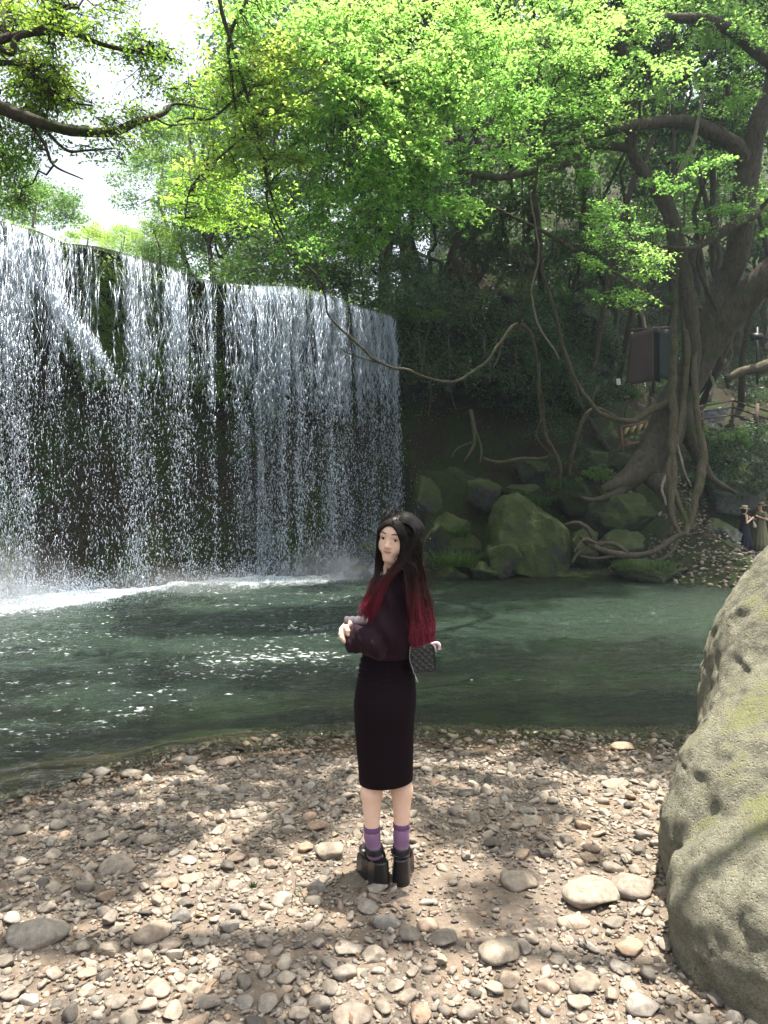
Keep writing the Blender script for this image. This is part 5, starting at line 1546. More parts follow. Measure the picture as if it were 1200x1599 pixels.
for k, pts in enumerate([[(755, 716, 21.8, .04), (780, 722, 21.8, .06), (815, 716, 21.9, .05), (845, 716, 22, .04), (870, 708, 22.1, .03)], [(735, 640, 22.4, .07), (742, 680, 22.2, .06), (738, 700, 22, .04), (725, 720, 21.9, .02)], [(742, 670, 22.2, .04), (752, 700, 22, .03), (750, 722, 21.9, .02)], [(738, 690, 22, .02), (715, 700, 21.8, .02), (705, 715, 21.7, .012)]]):
    limb(RT2, 'root', pts, M_vine, 6, .3, 90 + k)

# ------------------------------------------------------------------ unseen leaf roof over viewer and pool, placed to cast the dapples
def ground_to_px(x, y):
    z = np.maximum(ground_h(x, y), WZ)
    return 600 + x / y * F, HOR + (EYE - z) / y * F
LIT = [(110, 1500, 230, 66, -0.25, 1.0), (330, 1440, 190, 70, -0.1, .9), (320, 1325, 130, 26, -0.45, .9), 
       (800, 1530, 290, 90, 0, 1.0), (930, 1400, 130, 60, 0, 1.0), (600, 1330, 60, 60, 0, .85), (700, 1225, 260, 40, 0, .4), (560, 1570, 120, 50, 0, .9),
       (1000, 1500, 120, 120, 0, 1.0), (90, 1570, 200, 60, 0, .8), (950, 1250, 120, 60, 0, .3), (250, 1240, 90, 20, -.4, .5)]
def lit_amount(px, py):
    v = np.zeros_like(px)
    for cx, cy, rx, ry, rot, w_ in LIT:
        dx, dy = px - cx, py - cy
        a = dx * math.cos(rot) + dy * math.sin(rot); b = -dx * math.sin(rot) + dy * math.cos(rot)
        q = (a / rx / 1.0) ** 2 + (b / ry / 1.08) ** 2
        v = np.maximum(v, w_ * (1 - sstep(0.6, 1.3, q)))
    return v
def shade_leaf_roof():
    r_ = np.random.default_rng(909)
    sx, sy = SUN_DIR.x / SUN_DIR.z, SUN_DIR.y / SUN_DIR.z
    mL, mT = MB(), MB()
    limbs = [wl(T3, 'limb', [(-6.1, 6.3, 6.0, .18), (-4.0, 6.4, 7.6, .14), (-1.5, 6.2, 8.6, .10), (1.0, 6.6, 9.0, .07), (3.4, 7.0, 8.8, .04)], M_bark, 8, .2, 70),
             wl(T3, 'limb', [(-6.3, 5.8, 4.6, .16), (-4.2, 4.2, 6.6, .12), (-1.6, 3.4, 7.6, .09), (1.2, 3.4, 8.2, .05), (3.0, 3.0, 8.2, .03)], M_bark, 8, .2, 71)]
    bp = np.concatenate(limbs)
    n = 0
    for k in range(2600):
        x = r_.uniform(-4.5, 3.6); y = r_.uniform(1.0, 7.0)
        px, py = ground_to_px(np.array([x]), np.array([y]))
        L = float(lit_amount(px, py)[0])
        if 1.0 < x and 1.2 < y < 4.8: L = 1.0           # the boulder stands in the sun
        if abs(x + 0.02) < 0.42 and 2.95 < y < 3.7: L = max(L, .9)
        if y > 6.2: L = max(L, .35)
        if r_.uniform() < L * 1.2: continue
        z = r_.uniform(7.6, 9.2)
        if y + sy * z > 6.2: z = max(z, 1.7 + .70 * (y + sy * z) + 0.5)
        c = np.array([x + sx * z, y + sy * z, z])
        spray(mL, mT, c, r_.uniform(.12, .19), 18, 0.08, None, nearest(bp, c) if r_.uniform() < .06 else None, .5, True, int(r_.integers(1e9)), .3, .4)
        n += 1
    mL.build('foliage', M_oak, T3); mT.build('twigs', M_bark, T3)  # unseen leaves and twigs of the added shade roof
    # unseen sprays added over the pool to shade it
    mL, mT = MB(), MB()
    bough = limb(T1, 'bough', [(820, -70, 15.6, .09), (900, -150, 13.5, .08), (800, -260, 11.5, .06), (600, -330, 10.5, .04), (450, -380, 10, .03)], M_bark, 7, .25, 72)
    for k in range(520):
        x = r_.uniform(-5, 8.5); y = r_.uniform(6.6, 10.4)
        cov = 0.92 if x > 0.8 else (0.0 if fbm(np.array([[x * .5, y * .7, 3.3]]), 2, 5)[0] < 0.12 else 0.9)
        if x < -3.2: cov = .2
        if r_.uniform() > cov: continue
        z = max(r_.uniform(9.5, 10.6), 1.7 + .70 * (y + 2.1) + 0.7)
        c = np.array([x + sx * z, y + sy * z, z])
        spray(mL, mT, c, r_.uniform(.4, .6), 50, 0.12, None, nearest(bough, c) if r_.uniform() < .15 else None, .5, True, int(r_.integers(1e9)), .3, .4)
    mL.build('foliage', M_maple, T1); mT.build('twigs', M_bark, T1)
shade_leaf_roof()

def shelf_bushes():
    r_ = np.random.default_rng(81)
    C = []; U = []; T_ = []; S_ = []
    for k in range(420):
        px = r_.uniform(215, 650); dd = float(np.interp(px, LIP_PX, LIP_D)) + r_.uniform(2.0, 9)
        if px < 340: dd += 5
        x = (px - 600) / F * dd; z0 = 7.0
        z = z0 + r_.uniform(0, 1) ** .8 * (2.6 if px > 380 else 1.7)
        n = 70; rad = r_.uniform(.35, .7)
        d = unit(r_.normal(0, 1, (n, 3))) * (r_.uniform(0.1, 1, n) ** .5 * rad)[:, None] * np.array([1.2, 1, .8])
        C.append(np.array([x, dd, z]) + d); U.append(unit(d * .5 + np.array([0, -.2, rad]))); T_.append(np.clip(r_.normal(.5, .25, n), 0, 1)); S_.append(np.full(n, .13))
    V, Fc, rr = leafcloud(np.concatenate(C), np.concatenate(S_), 0.5, np.concatenate(U), None, 0.6, 0.15, np.concatenate(T_))
    tag(mk('shelf_bushes', V, Fc, M_mid, attrs={'rnd': rr}), 'low green bushes along the stream above the falls', kind='stuff')
shelf_bushes()

# ------------------------------------------------------------------ walkway, fence, barrier, boards
M_wood = simple_mat('weathered_wood', (0.085, 0.06, 0.042), 0.8, bump=(25, .4, .01), var=.35)
M_wood_o = simple_mat('orange_brown_wood', (0.15, 0.075, 0.042), 0.7, bump=(25, .4, .01), var=.3)
M_yel = simple_mat('yellow_paint', (0.36, 0.26, 0.06), 0.6, var=.15)
M_blk = simple_mat('black_paint', (0.02, 0.02, 0.02), 0.6, var=.2)
M_brownb = simple_mat('brown_mesh_sheet', (0.055, 0.036, 0.028), 0.9, bump=(60, .6, .01), var=.25)
M_greenb = simple_mat('grey_green_sheet', (0.03, 0.038, 0.034), 0.85, bump=(40, .4, .01), var=.2)
M_dark = simple_mat('gap_shade_black', (0.01, 0.011, 0.014), 0.9)  # black that stands for the shade in the gap
M_white = simple_mat('white_card', (0.7, 0.7, 0.66), 0.6)
M_tarp = simple_mat('grey_blue_tarp', (0.16, 0.17, 0.19), 0.5, bump=(6, .8, .08), var=.3)
M_stone2 = simple_mat('carved_stone', (0.22, 0.22, 0.2), 0.9, bump=(30, .6, .02), var=.3)
M_metal = simple_mat('dark_metal', (0.05, 0.05, 0.05), 0.5, metal=.6)

def bar(parent, name, a, b, w_, h_, mat):
    V, Q = obox(a, b, w_, h_, up=(0, 0, 1) if abs(np.array(b, float) - np.array(a, float))[2] < .8 * np.linalg.norm(np.array(b) - np.array(a)) else (0, 1, 0))
    return mk(name, V, Q, mat, parent, smooth=False)
br = empty('barrier', P(972, 697, 24.6)); tag(br, 'wooden barrier with yellow and black diagonal stripes at the left end of the walkway', 'barrier')
bl, brr, tl, tr_ = P(973, 697, 24.6), P(1016, 686, 24.9), P(970, 668, 24.6), P(1013, 657, 24.9)
bar(br, 'post', bl - np.array([0, 0, .25]), tl, .07, .07, M_wood_o); bar(br, 'post', brr - np.array([0, 0, .25]), tr_, .07, .07, M_wood_o)
bar(br, 'rail', tl, tr_, .05, .07, M_wood_o); bar(br, 'rail', bl, brr, .06, .08, M_wood_o)
for k in range(8):
    u0, u1 = k / 8, (k + 1) / 8
    dz = 0.20; sh = 0.055
    def q(u, z): return tl * (1 - u) + tr_ * u + np.array([0, -.03, -z])
    a_, b_, c_, d_ = q(min(u0 + sh, 1), .05), q(min(u1 + sh, 1), .05), q(max(u1 - sh, 0), .05 + dz), q(max(u0 - sh, 0), .05 + dz)
    back = np.array([0, .02, 0])
    V = np.array([a_, b_, c_, d_, a_ + back, b_ + back, c_ + back, d_ + back])
    Q = np.array([[0, 1, 2, 3], [7, 6, 5, 4], [0, 4, 5, 1], [1, 5, 6, 2], [2, 6, 7, 3], [3, 7, 4, 0]])
    mk('stripe', V, Q, M_yel if k % 2 else M_blk, br, smooth=False)
fe = empty('wooden_fence', P(1060, 690, 25.5)); tag(fe, 'weathered wooden rail fence along the walkway behind the leaning tree', 'fence')
for (x_, y0_, y1_, d_) in [(1019.5, 645, 686, 24.95), (1060, 634, 672, 25.6), (1097.5, 632, 668, 26.1), (1144, 622, 664, 27.2), (1183, 630, 668, 26.4), (1215, 640, 680, 26)]:
    bar(fe, 'post', P(x_, y1_, d_) - np.array([0, 0, .5]), P(x_, y0_, d_), .09, .09, M_wood)
for seg in [[(1013, 657, 24.9), (1060, 640, 25.6), (1097, 634, 26.1), (1144, 626, 27.2), (1200, 643, 26.2), (1230, 650, 25.6)],
            [(1017, 667, 24.9), (1060, 652, 25.6), (1097, 643, 26.1), (1144, 636, 27.2), (1200, 655, 26.2), (1230, 664, 25.6)],
            [(1018, 677, 24.9), (1060, 663, 25.6), (1097, 654, 26.1), (1144, 648, 27.2), (1200, 667, 26.2)]]:
    for a_, b_ in zip(seg[:-1], seg[1:]):
        bar(fe, 'rail', P(*a_) + np.array([0, -.06, 0]), P(*b_) + np.array([0, -.06, 0]), .05, .07, M_wood)
# tarpaulins behind the rails
for k, (cs, lab) in enumerate([([(1096, 640), (1140, 634), (1132, 656), (1098, 664)], 'wrinkled grey blue tarpaulin behind the middle of the fence'), ([(1146, 648), (1192, 652), (1186, 664), (1150, 656)], 'pale tarpaulin on the slope behind the right end of the fence')]):
    n = 18; U, Vv = np.meshgrid(np.linspace(0, 1, n), np.linspace(0, 1, n), indexing='ij')
    c4 = [P(c[0], c[1], 27.6) for c in cs]
    G = (c4[0] * ((1-U)*(1-Vv))[..., None] + c4[1] * (U*(1-Vv))[..., None] + c4[2] * (U*Vv)[..., None] + c4[3] * ((1-U)*Vv)[..., None])
    G[..., 1] += 0.10 * fbm(G * 3.5, 3, 300 + k)
    i_ = np.arange(n-1)[:, None] * n; j_ = np.arange(n-1)[None, :]
    Q = np.stack([i_+j_, i_+j_+1, i_+n+j_+1, i_+n+j_], -1).reshape(-1, 4)
    o = mk('tarpaulin', G.reshape(-1, 3), Q, M_tarp, base=tuple(c4[3])); md = o.modifiers.new('thick', 'SOLIDIFY'); md.thickness = .01
    tag(o, lab, 'tarpaulin')
# stone lantern
ls = P(1114, 686, 25.3)
sl = empty('stone_lantern', ls); tag(sl, 'small weathered stone lantern between the fence and the bushes', 'lantern')
def lathe(prof, seg=12):
    prof = np.array(prof, float); n = len(prof); a = np.arange(seg) / seg * 2 * PI
    V = np.stack([prof[:, 0:1] * np.cos(a), prof[:, 0:1] * np.sin(a), np.repeat(prof[:, 1:2], seg, 1)], -1).reshape(-1, 3)
    i = np.arange(n - 1)[:, None] * seg; j = np.arange(seg)[None, :]; j2 = (j + 1) % seg
    return V, np.stack([i + j, i + j2, i + seg + j2, i + seg + j], -1).reshape(-1, 4)
for nm, pr in [('base', [(0.001, -.25), (.2, -.25), (.2, .05), (.12, .08), (0.001, .08)]), ('post', [(0.001, .08), (.06, .08), (.055, .34), (0.001, .34)]), ('cap', [(0.001, .34), (.16, .34), (.13, .42), (.04, .5), (0.001, .53)])]:
    V, Q = lathe(pr); mk(nm, V + ls, Q, M_stone2, sl)
# boards on the slope
def panel(parent, name, cs, d, th, mat, bulge=0.0):
    n = 10; U, Vv = np.meshgrid(np.linspace(0, 1, n), np.linspace(0, 1, n), indexing='ij')
    c4 = [P(c[0], c[1], d) for c in cs]
    G = (c4[0] * ((1-U)*(1-Vv))[..., None] + c4[1] * (U*(1-Vv))[..., None] + c4[2] * (U*Vv)[..., None] + c4[3] * ((1-U)*Vv)[..., None])
    G[..., 1] += bulge * fbm(G * 1.3, 2, 9)
    i_ = np.arange(n-1)[:, None] * n; j_ = np.arange(n-1)[None, :]
    Q = np.stack([i_+j_, i_+j_+1, i_+n+j_+1, i_+n+j_], -1).reshape(-1, 4)
    o = mk(name, G.reshape(-1, 3), Q, mat, parent); md = o.modifiers.new('thick', 'SOLIDIFY'); md.thickness = th
    return o
bs = empty('sheeted_shed', P(1008, 602, 26.6)); tag(bs, 'small shed closed with a brown hanging sheet on the slope left of the leaning tree', 'shed')
panel(bs, 'brown_sheet', [(987, 521), (1021, 511), (1022, 594), (976, 603)], 26.5, .03, M_brownb, .12)
panel(bs, 'gap_shade', [(1020, 512), (1031, 512), (1031, 596), (1021, 594)], 26.75, .03, M_dark)  # black panel behind the gap, painted in place of its shade
panel(bs, 'green_sheet', [(1030, 513), (1052, 514), (1052, 595), (1030, 590)], 26.6, .03, M_greenb, .1)
for (x_, y0_) in [(987, 518), (1021, 509), (1052, 511)]:
    bar(bs, 'post', P(x_, 615, 26.85), P(x_, y0_, 26.85), .07, .07, M_wood)
bar(bs, 'beam', P(984, 516, 26.85) , P(1056, 510, 26.85), .08, .08, M_wood)
nb = empty('notice_card', P(966, 601, 25.9)); tag(nb, 'small white notice card at the lower left of the brown sheet', 'sign')
panel(nb, 'card', [(962.5, 591.5), (969, 591), (970, 601), (963.5, 601.5)], 25.9, .015, M_white)
bar(nb, 'stake', P(966.5, 640, 25.95), P(966.5, 594, 25.95), .03, .03, M_wood)
lp = empty('lamp_post', P(1183, 575, 28)); tag(lp, 'thin dark post with a small box lamp at the upper right slope', 'post')
mb = MB(); add_tube(mb, [P(1183, 600, 28), P(1183, 511, 28)], .05, 8); mb.build('pole', M_metal, lp)
V, Q = boxm(P(1177, 530, 27.9), P(1188, 522, 28.1)); mk('lamp_box', V, Q, M_metal, lp, smooth=False)
for k, (a_, b_, r_0, lb) in enumerate([((1119, 556), (1108, 622), .07, 'thin pale sapling stem right of the trunk'), ((1146, 520), (1138, 600), .05, 'thin dark sapling stem leaning on the slope'), ((1134, 500), (1131, 560), .12, 'straight pale stem behind the fork of the tree'), ((1196, 545), (1205, 500), .1, 'short pale stem at the right edge')]):
    mb = MB(); add_tube(mb, bend(P(b_[0], b_[1] + 6, 27.5), P(a_[0], a_[1], 27.8), 0, 6, k), [r_0, r_0 * .7], 7, .2, k)
    tag(mb.build('sapling', M_pale if k != 1 else M_bark, base=tuple(P(b_[0], b_[1], 27.5))), lb, 'tree')
mb = MB(); add_tube(mb, pxpath([(1135, 592, 27, .10), (1160, 580, 27, .16), (1190, 574, 27, .2), (1230, 560, 27, .22)], 6)[0], [.10, .16, .2, .22], 9, .3, 5)
tag(mb.build('fallen_trunk', M_vine, base=tuple(P(1160, 585, 27))), 'mossy horizontal trunk lying on the slope at the right edge', 'log')

# ------------------------------------------------------------------ skin, cloth
def skin_mat():
    m, nt, out = new_mat('skin'); g = N(nt)
    nz = g.noise(g.obj(), 60, 4)
    c = g.mix(nz, (0.84, 0.53, 0.38), (0.90, 0.61, 0.46))
    b = g.n('ShaderNodeBsdfPrincipled', {'Base Color': c, 'Roughness': 0.45, 'Specular IOR Level': 0.4, 'Subsurface Weight': 0.15, 'Subsurface Scale': 0.01})
    b.inputs['Subsurface Radius'].default_value = (1.0, .35, .2)
    nt.links.new(b.outputs[0], out.inputs['Surface']); return m
M_skin = skin_mat()
def cloth_mat(name, c, rough=.85, sheen=.3, sc=400, bs=.15, spec=.2):
    m, nt, out = new_mat(name); g = N(nt)
    n1 = g.noise(g.obj(), sc, 3, .6); n2 = g.noise(g.obj(), 6, 3)
    col = g.mix(n2, [x * .75 for x in c], [x * 1.25 for x in c])
    b = g.n('ShaderNodeBsdfPrincipled', {'Base Color': col, 'Roughness': rough, 'Specular IOR Level': spec, 'Sheen Weight': sheen, 'Sheen Roughness': .4})
    b.inputs['Sheen Tint'].default_value = (.5, .4, .45, 1)
    nt.links.new(g.bump(n1, bs, .002), b.inputs['Normal'])
    nt.links.new(b.outputs[0], out.inputs['Surface']); return m
M_sweater = cloth_mat('knit_sweater', (0.024, 0.011, 0.016), .9, .12, 400, .15, .1)
M_skirt = cloth_mat('black_skirt', (0.009, 0.0035, 0.006), .85, .0, 300, .08, .12)
M_cuff = cloth_mat('grey_cuff', (0.10, 0.085, 0.10), .9, .2)
M_sock = cloth_mat('purple_sock', (0.26, 0.145, 0.25), .7, .25)
M_sockc = cloth_mat('dark_purple_cuff', (0.15, 0.075, 0.17), .7, .25)
M_leather = simple_mat('black_leather', (0.012, 0.011, 0.012), .32, .5, bump=(120, .15, .002), var=.2)
M_bagl = simple_mat('black_quilted_leather', (0.016, 0.015, 0.017), .25, .6, bump=(90, .2, .002), var=.2)
M_chain = simple_mat('chain_metal', (0.75, 0.72, 0.68), .25, metal=1.0)
M_ribbon = simple_mat('pink_ribbon', (0.75, 0.5, 0.55), .5)
M_lip = simple_mat('lips', (0.50, 0.19, 0.17), .35)
M_brow = simple_mat('eyebrow', (0.045, 0.022, 0.016), .8)
M_eye = simple_mat('eye_white', (0.62, 0.58, 0.55), .2)
M_iris = simple_mat('dark_iris', (0.02, 0.01, 0.007), .12)
def hair_mat():
    m, nt, out = new_mat('dyed_hair'); g = N(nt)
    c = g.ramp(g.attr('along'), [(0.0, (0.007, 0.0045, 0.0045)), (0.42, (0.013, 0.006, 0.005)), (0.60, (0.05, 0.012, 0.009)), (0.78, (0.13, 0.012, 0.020)), (1.0, (0.33, 0.030, 0.065))])
    b = g.n('ShaderNodeBsdfPrincipled', {'Base Color': c, 'Roughness': 0.42, 'Specular IOR Level': 0.35})
    t = g.n('ShaderNodeBsdfTranslucent', {'Color': c})
    s = g.n('ShaderNodeMixShader', {0: .3, 1: b.outputs[0], 2: t.outputs[0]})
    nt.links.new(s.outputs[0], out.inputs['Surface']); return m
M_hair = hair_mat()
M_cap = simple_mat('dark_hair_mass', (0.008, 0.005, 0.005), .75, .15)

# ------------------------------------------------------------------ the woman
D0 = 3.24
def Wp(px, py, dd=0.0): return P(px, py, D0 + dd)
woman = empty('person', (0.03, D0 + .03, 0.02))
tag(woman, 'woman in dark sweater and black skirt with red tipped hair looking back over her shoulder', 'person')

H0 = Wp(620.5, 843, -.02)
f_ax = unit(np.array([-0.44, -0.89, -0.05])); u_ax = np.array([0.17, 0.0, 0.985]); u_ax = unit(u_ax - f_ax * (u_ax @ f_ax)); r_ax = np.cross(f_ax, u_ax)
HM = np.stack([r_ax, f_ax, u_ax], 1)        # columns: local x (to image right/left), forward, up
def h2w(p): return np.asarray(p, float) @ HM.T + H0
def head_sdf(p):
    f = s_ell(p, (0, -.014, .022), (.073, .090, .086))
    f = smin(f, s_cone(p, (0, .020, -.022), (0, .046, -.074), .060, .030), .035)
    for s in (-1, 1):
        f = smin(f, s_ell(p, (s * .032, .052, -.022), (.027, .025, .030)), .025)
        f = smin(f, s_cone(p, (s * .047, .0, -.045), (s * .013, .052, -.076), .021, .013), .022)
        f = smin(f, s_ell(p, (s * .028, .068, .030), (.024, .012, .010)), .02)
    f = smin(f, s_ell(p, (0, .062, .045), (.048, .024, .038)), .03)
    for s in (-1, 1):
        f = smax(f, -s_ell(p, (s * .030, .096, .009), (.017, .016, .0085)), .010)
    f = smin(f, s_cone(p, (0, .077, .012), (0, .0945, -.020), .006, .0090), .016)
    for s in (-1, 1): f = smin(f, s_ell(p, (s * .0095, .085, -.023), (.006, .008, .006)), .008)
    f = smin(f, s_ell(p, (0, .074, -.046), (.028, .012, .020)), .014)
    f = smin(f, s_ell(p, (0, .066, -.075), (.016, .013, .013)), .016)
    f = smin(f, s_cone(p, (0.0, -.015, -.06), (0.02, -.05, -.17), .046, .050), .02)
    for s in (-1, 1): f = smin(f, s_ell(p, (s * .075, -.008, -.005), (.008, .016, .028)), .006)
    return f
def face_y(x, z):
    y_ = np.linspace(.04, .12, 160); q = np.stack([np.full(160, x), y_, np.full(160, z)], -1)
    return float(y_[int(np.argmax(head_sdf(q) > 0))])
hV, hQ = sdf_mesh(head_sdf, (-.10, -.13, -.17), (.10, .12, .12), .0026)
body = MB(); body.add(h2w(hV), hQ)
LEG = [dict(kn=Wp(584, 1185, .03), cf=Wp(580.5, 1238, .015), an=Wp(581.5, 1306, 0), heel=Wp(585, 1340, .0), toe=Wp(570, 1336, .17), r=(.041, .0440, .0290)),
       dict(kn=Wp(625, 1185, .05), cf=Wp(628, 1235, .045), an=Wp(627, 1306, .03), heel=Wp(627, 1341, .03), toe=Wp(632, 1334, .20), r=(.042, .0450, .0290))]
def leg_sdf(p, L, grow=0.0):
    f = s_cone(p, L['kn'], L['cf'], L['r'][0], L['r'][1])
    f = smin(f, s_cone(p, L['cf'], L['an'], L['r'][1] + .001, L['r'][2]), .02)
    f = smin(f, s_cone(p, L['an'], L['heel'] + np.array([0, 0, .028]), L['r'][2], .030), .02)
    f = smin(f, s_cone(p, L['heel'] + np.array([0, .01, .026]), L['toe'] + np.array([0, 0, .018]), .028, .030), .03)
    return f - grow
for L in LEG:
    lo = np.minimum(L['an'], np.minimum(L['toe'], L['kn'])) - .08; hi = np.maximum(L['an'], np.maximum(L['toe'], L['kn'])) + .08
    lo[2] = 0.10; hi[2] = .62
    V, Q = sdf_mesh(lambda p: leg_sdf(p, L), lo, hi, .006)
    body.add(V, Q)
    top = Wp(0, 1290)[2]; c0 = Wp(0, 1299)[2]
    sp = empty('sock', tuple(L['heel'])); sp.parent = woman; sp.location = tuple(L['heel'] - np.array(parent_world(woman)))
    hi2 = hi.copy(); hi2[2] = top + .03
    V, Q = sdf_mesh(lambda p: smax(leg_sdf(p, L, .0025), p[..., 2] - c0, .001), lo, hi2, .005)
    mk('sock_leg', V, Q, M_sock, sp)
    V, Q = sdf_mesh(lambda p: smax(smax(leg_sdf(p, L, .0045), p[..., 2] - top, .001), c0 - p[..., 2], .001), lo, hi2, .005)
    mk('sock_cuff', V, Q, M_sockc, sp)
# torso under the clothes, upper arms and forearms
shL, shR = Wp(600, 926, -.03), Wp(652, 918, .12)
elL, elR = Wp(594, 1004, -.06), Wp(628, 1000, .20)
haL, haR = Wp(552, 996, -.01), Wp(540, 984, .01)
neck = Wp(634, 893, .03)
def torso_sdf(p):
    f = s_cone(p, Wp(630, 930, .05), Wp(604, 1040, .045), .075, .070)
    f = smin(f, s_cone(p, shL, shR, .034, .032), .03)
    f = smin(f, s_cone(p, neck, h2w((0.01, -.04, -.12)), .05, .046), .03)
    f = smin(f, s_cone(p, Wp(603, 1040, .045), Wp(602, 1095, .045), .075, .090), .04)
    for a_, b_, c_ in ((shL, elL, haL), (shR, elR, haR)):
        f = smin(f, s_cone(p, a_, b_, .034, .030), .02); f = smin(f, s_cone(p, b_, c_, .028, .020), .02)
    for L, hx in ((LEG[0], 590), (LEG[1], 618)):
        f = smin(f, s_cone(p, Wp(hx, 1100, .045), L['kn'], .070, .045), .03)
    return f
V, Q = sdf_mesh(torso_sdf, (-.24, D0 - .2, .5), (.28, D0 + .36, 1.42), .012)
body.add(V, Q)
# the hand that shows: right hand folded over the left cuff, fingers pointing down and to the right
def hand_sdf(p):
    wr = Wp(545, 974, -.01); kn = [Wp(533.5, 984, -.035), Wp(534.0, 988.5, -.045), Wp(535.5, 992.5, -.047), Wp(538.0, 996.0, -.045)]
    f = s_cone(p, wr, Wp(538, 984, -.02), .021, .020)
    f = smin(f, s_cone(p, Wp(537, 984, -.03), Wp(537, 990, -.03), .018, .017), .012)
    mids = [Wp(532.0, 990.5, -.05), Wp(533.5, 995.5, -.055), Wp(536.5, 999.5, -.055), Wp(539.5, 1001, -.053)]
    tips = [Wp(537.0, 997.0, -.055), Wp(539.5, 1001.5, -.06), Wp(542.0, 1004.5, -.06), Wp(543.0, 1004.5, -.058)]
    for a_, b_, c_, r in zip(kn, mids, tips, (.0083, .0086, .0083, .0072)):
        g_ = smin(s_cone(p, a_, b_, r + .001, r), s_cone(p, b_, c_, r, r * .8), .004)
        f = smin(f, g_, .004)
    th = smin(s_cone(p, Wp(540, 979, -.04), Wp(543.5, 985, -.058), .011, .0095), s_cone(p, Wp(543.5, 985, -.058), Wp(544.0, 991.5, -.062), .0095, .007), .005)
    return smin(f, th, .004)
hc = Wp(538, 988, -.03)
V, Q = sdf_mesh(hand_sdf, hc - .085, hc + .085, .0024)
body.add(V, Q)
body.build('body', M_skin, woman)
# face details
for s in (-1, 1):
    ec = np.array([s * .0295, face_y(s * .0295, .009) - .0085, .009])
    V, Fc = ico(3); mk('eye', h2w(V * .0112 + ec), Fc, M_eye, woman)
    gaze = np.array([s * -.0005 + .0006, .0072, .0002])
    V, Fc = ico(3); mk('iris', h2w(V * np.array([.0066, .0048, .0066]) + ec + gaze), Fc, M_iris, woman)
    V, Fc = ico(4); V1 = V * np.array([.0132, .0124, .0124])
    for nm, keep in (('upper_eyelid', V[Fc].mean(1)[:, 2] > .50), ('lower_eyelid', V[Fc].mean(1)[:, 2] < -.46)):
        keep = keep & (V[Fc].mean(1)[:, 1] > -.2)
        mk(nm, h2w(V1 + ec), Fc[keep], M_skin, woman)
    mb = MB(); lash = np.array([(math.sin(t) * .0128, math.cos(t) * .0122 * .95, .0046 - .0012 * abs(math.sin(t))) for t in np.linspace(-1.05, 1.05, 9)]) + ec
    add_tube(mb, h2w(lash), [.0010, .0019, .0010], 5); mb.build('eyelash', M_brow, woman)
    pts = []
    for t in np.linspace(0, 1, 8):
        x_ = s * (.013 + t * .033); z_ = .0325 + .0052 * math.sin(t * 2.5) - .002 * t
        pts.append((x_, face_y(x_, z_) + .0004, z_))
    mb = MB(); add_tube(mb, h2w(np.array(pts)), [.0018, .0028, .0024, .0009], 5); mb.build('eyebrow', M_brow, woman)
def lip(nm, z0, w_, h_, arch):
    n_ = 15; rows_ = []
    for v in np.linspace(-1, 1, 7):
        r = []
        for u in np.linspace(-1, 1, n_):
            th = (1 - u * u) ** .7
            x_ = u * w_; z_ = z0 + v * h_ * th + arch * u * u + (.0010 * math.cos(u * 9) if nm == 'upper_lip' and v > 0 else 0) * th
            r.append((x_, face_y(x_, z_) + .0018 * th * (1 - v * v) + .0003, z_))
        rows_.append(r)
    V = np.array(rows_).reshape(-1, 3)
    i = np.arange(6)[:, None] * n_; j = np.arange(n_ - 1)[None, :]
    mk(nm, h2w(V), np.stack([i + j, i + j + 1, i + n_ + j + 1, i + n_ + j], -1).reshape(-1, 4), M_lip, woman)
lip('upper_lip', -.0435, .0235, .0024, .0036); lip('lower_lip', -.0482, .0200, .0030, .0048)

# sweater
def cuffz(p): return 0
def sweater_sdf(p):
    f = s_cone(p, Wp(630, 928, .05), Wp(616, 992, .05), .108, .122)
    f = smin(f, s_cone(p, shL + np.array([.012, .0, -.005]), shR + np.array([-.012, 0, 0]), .056, .050), .05)
    f = smin(f, s_cone(p, Wp(632, 903, .02), Wp(624, 889, .0), .064, .056), .02)
    # near sleeve, full and hanging
    f = smin(f, s_cone(p, shL, Wp(597, 980, -.05), .060, .066), .035)
    f = smin(f, s_cone(p, Wp(596, 985, -.05), Wp(584, 1007, -.07), .062, .055), .03)
    f = smin(f, s_cone(p, Wp(586, 1002, -.07), Wp(561, 997, -.04), .058, .050), .025)
    f = smin(f, s_cone(p, Wp(561, 994, -.04), Wp(550, 989, -.02), .044, .026), .015)
    f = smin(f, s_ell(p, Wp(563, 1006, -.05), (.050, .045, .045)), .02)
    # far sleeve coming round the front
    f = smin(f, s_cone(p, shR, Wp(622, 998, .18), .048, .052), .03)
    f = smin(f, s_cone(p, Wp(620, 985, .17), Wp(566, 976, .06), .052, .036), .02)
    q = (p - Wp(600, 960)) 
    fold = .015 * fbm(np.stack([p[..., 0] * 26 + p[..., 2] * 9, p[..., 1] * 20, p[..., 2] * 7 - p[..., 0] * 8], -1), 3, 700)
    fold = fold + .008 * np.sin((p[..., 0] * 60 + p[..., 2] * 34) + 3 * fbm(p * 6, 2, 702))
    f = f - fold
    f = smin(f, s_cone(p, Wp(618, 985, .05), Wp(606, 1016, .045), .112, .100), .03) - .003
    f = smax(f, -(p[..., 2] - Wp(0, 1029)[2]), .01)
    # neck opening
    f = smax(f, -s_cone(p, Wp(626, 897, .01), Wp(620, 872, -.02), .047, .050), .006)
    return f
V, Q = sdf_mesh(sweater_sdf, (-.22, D0 - .20, .96), (.27, D0 + .36, 1.47), .0052)
mk('sweater', V, Q, M_sweater, woman)
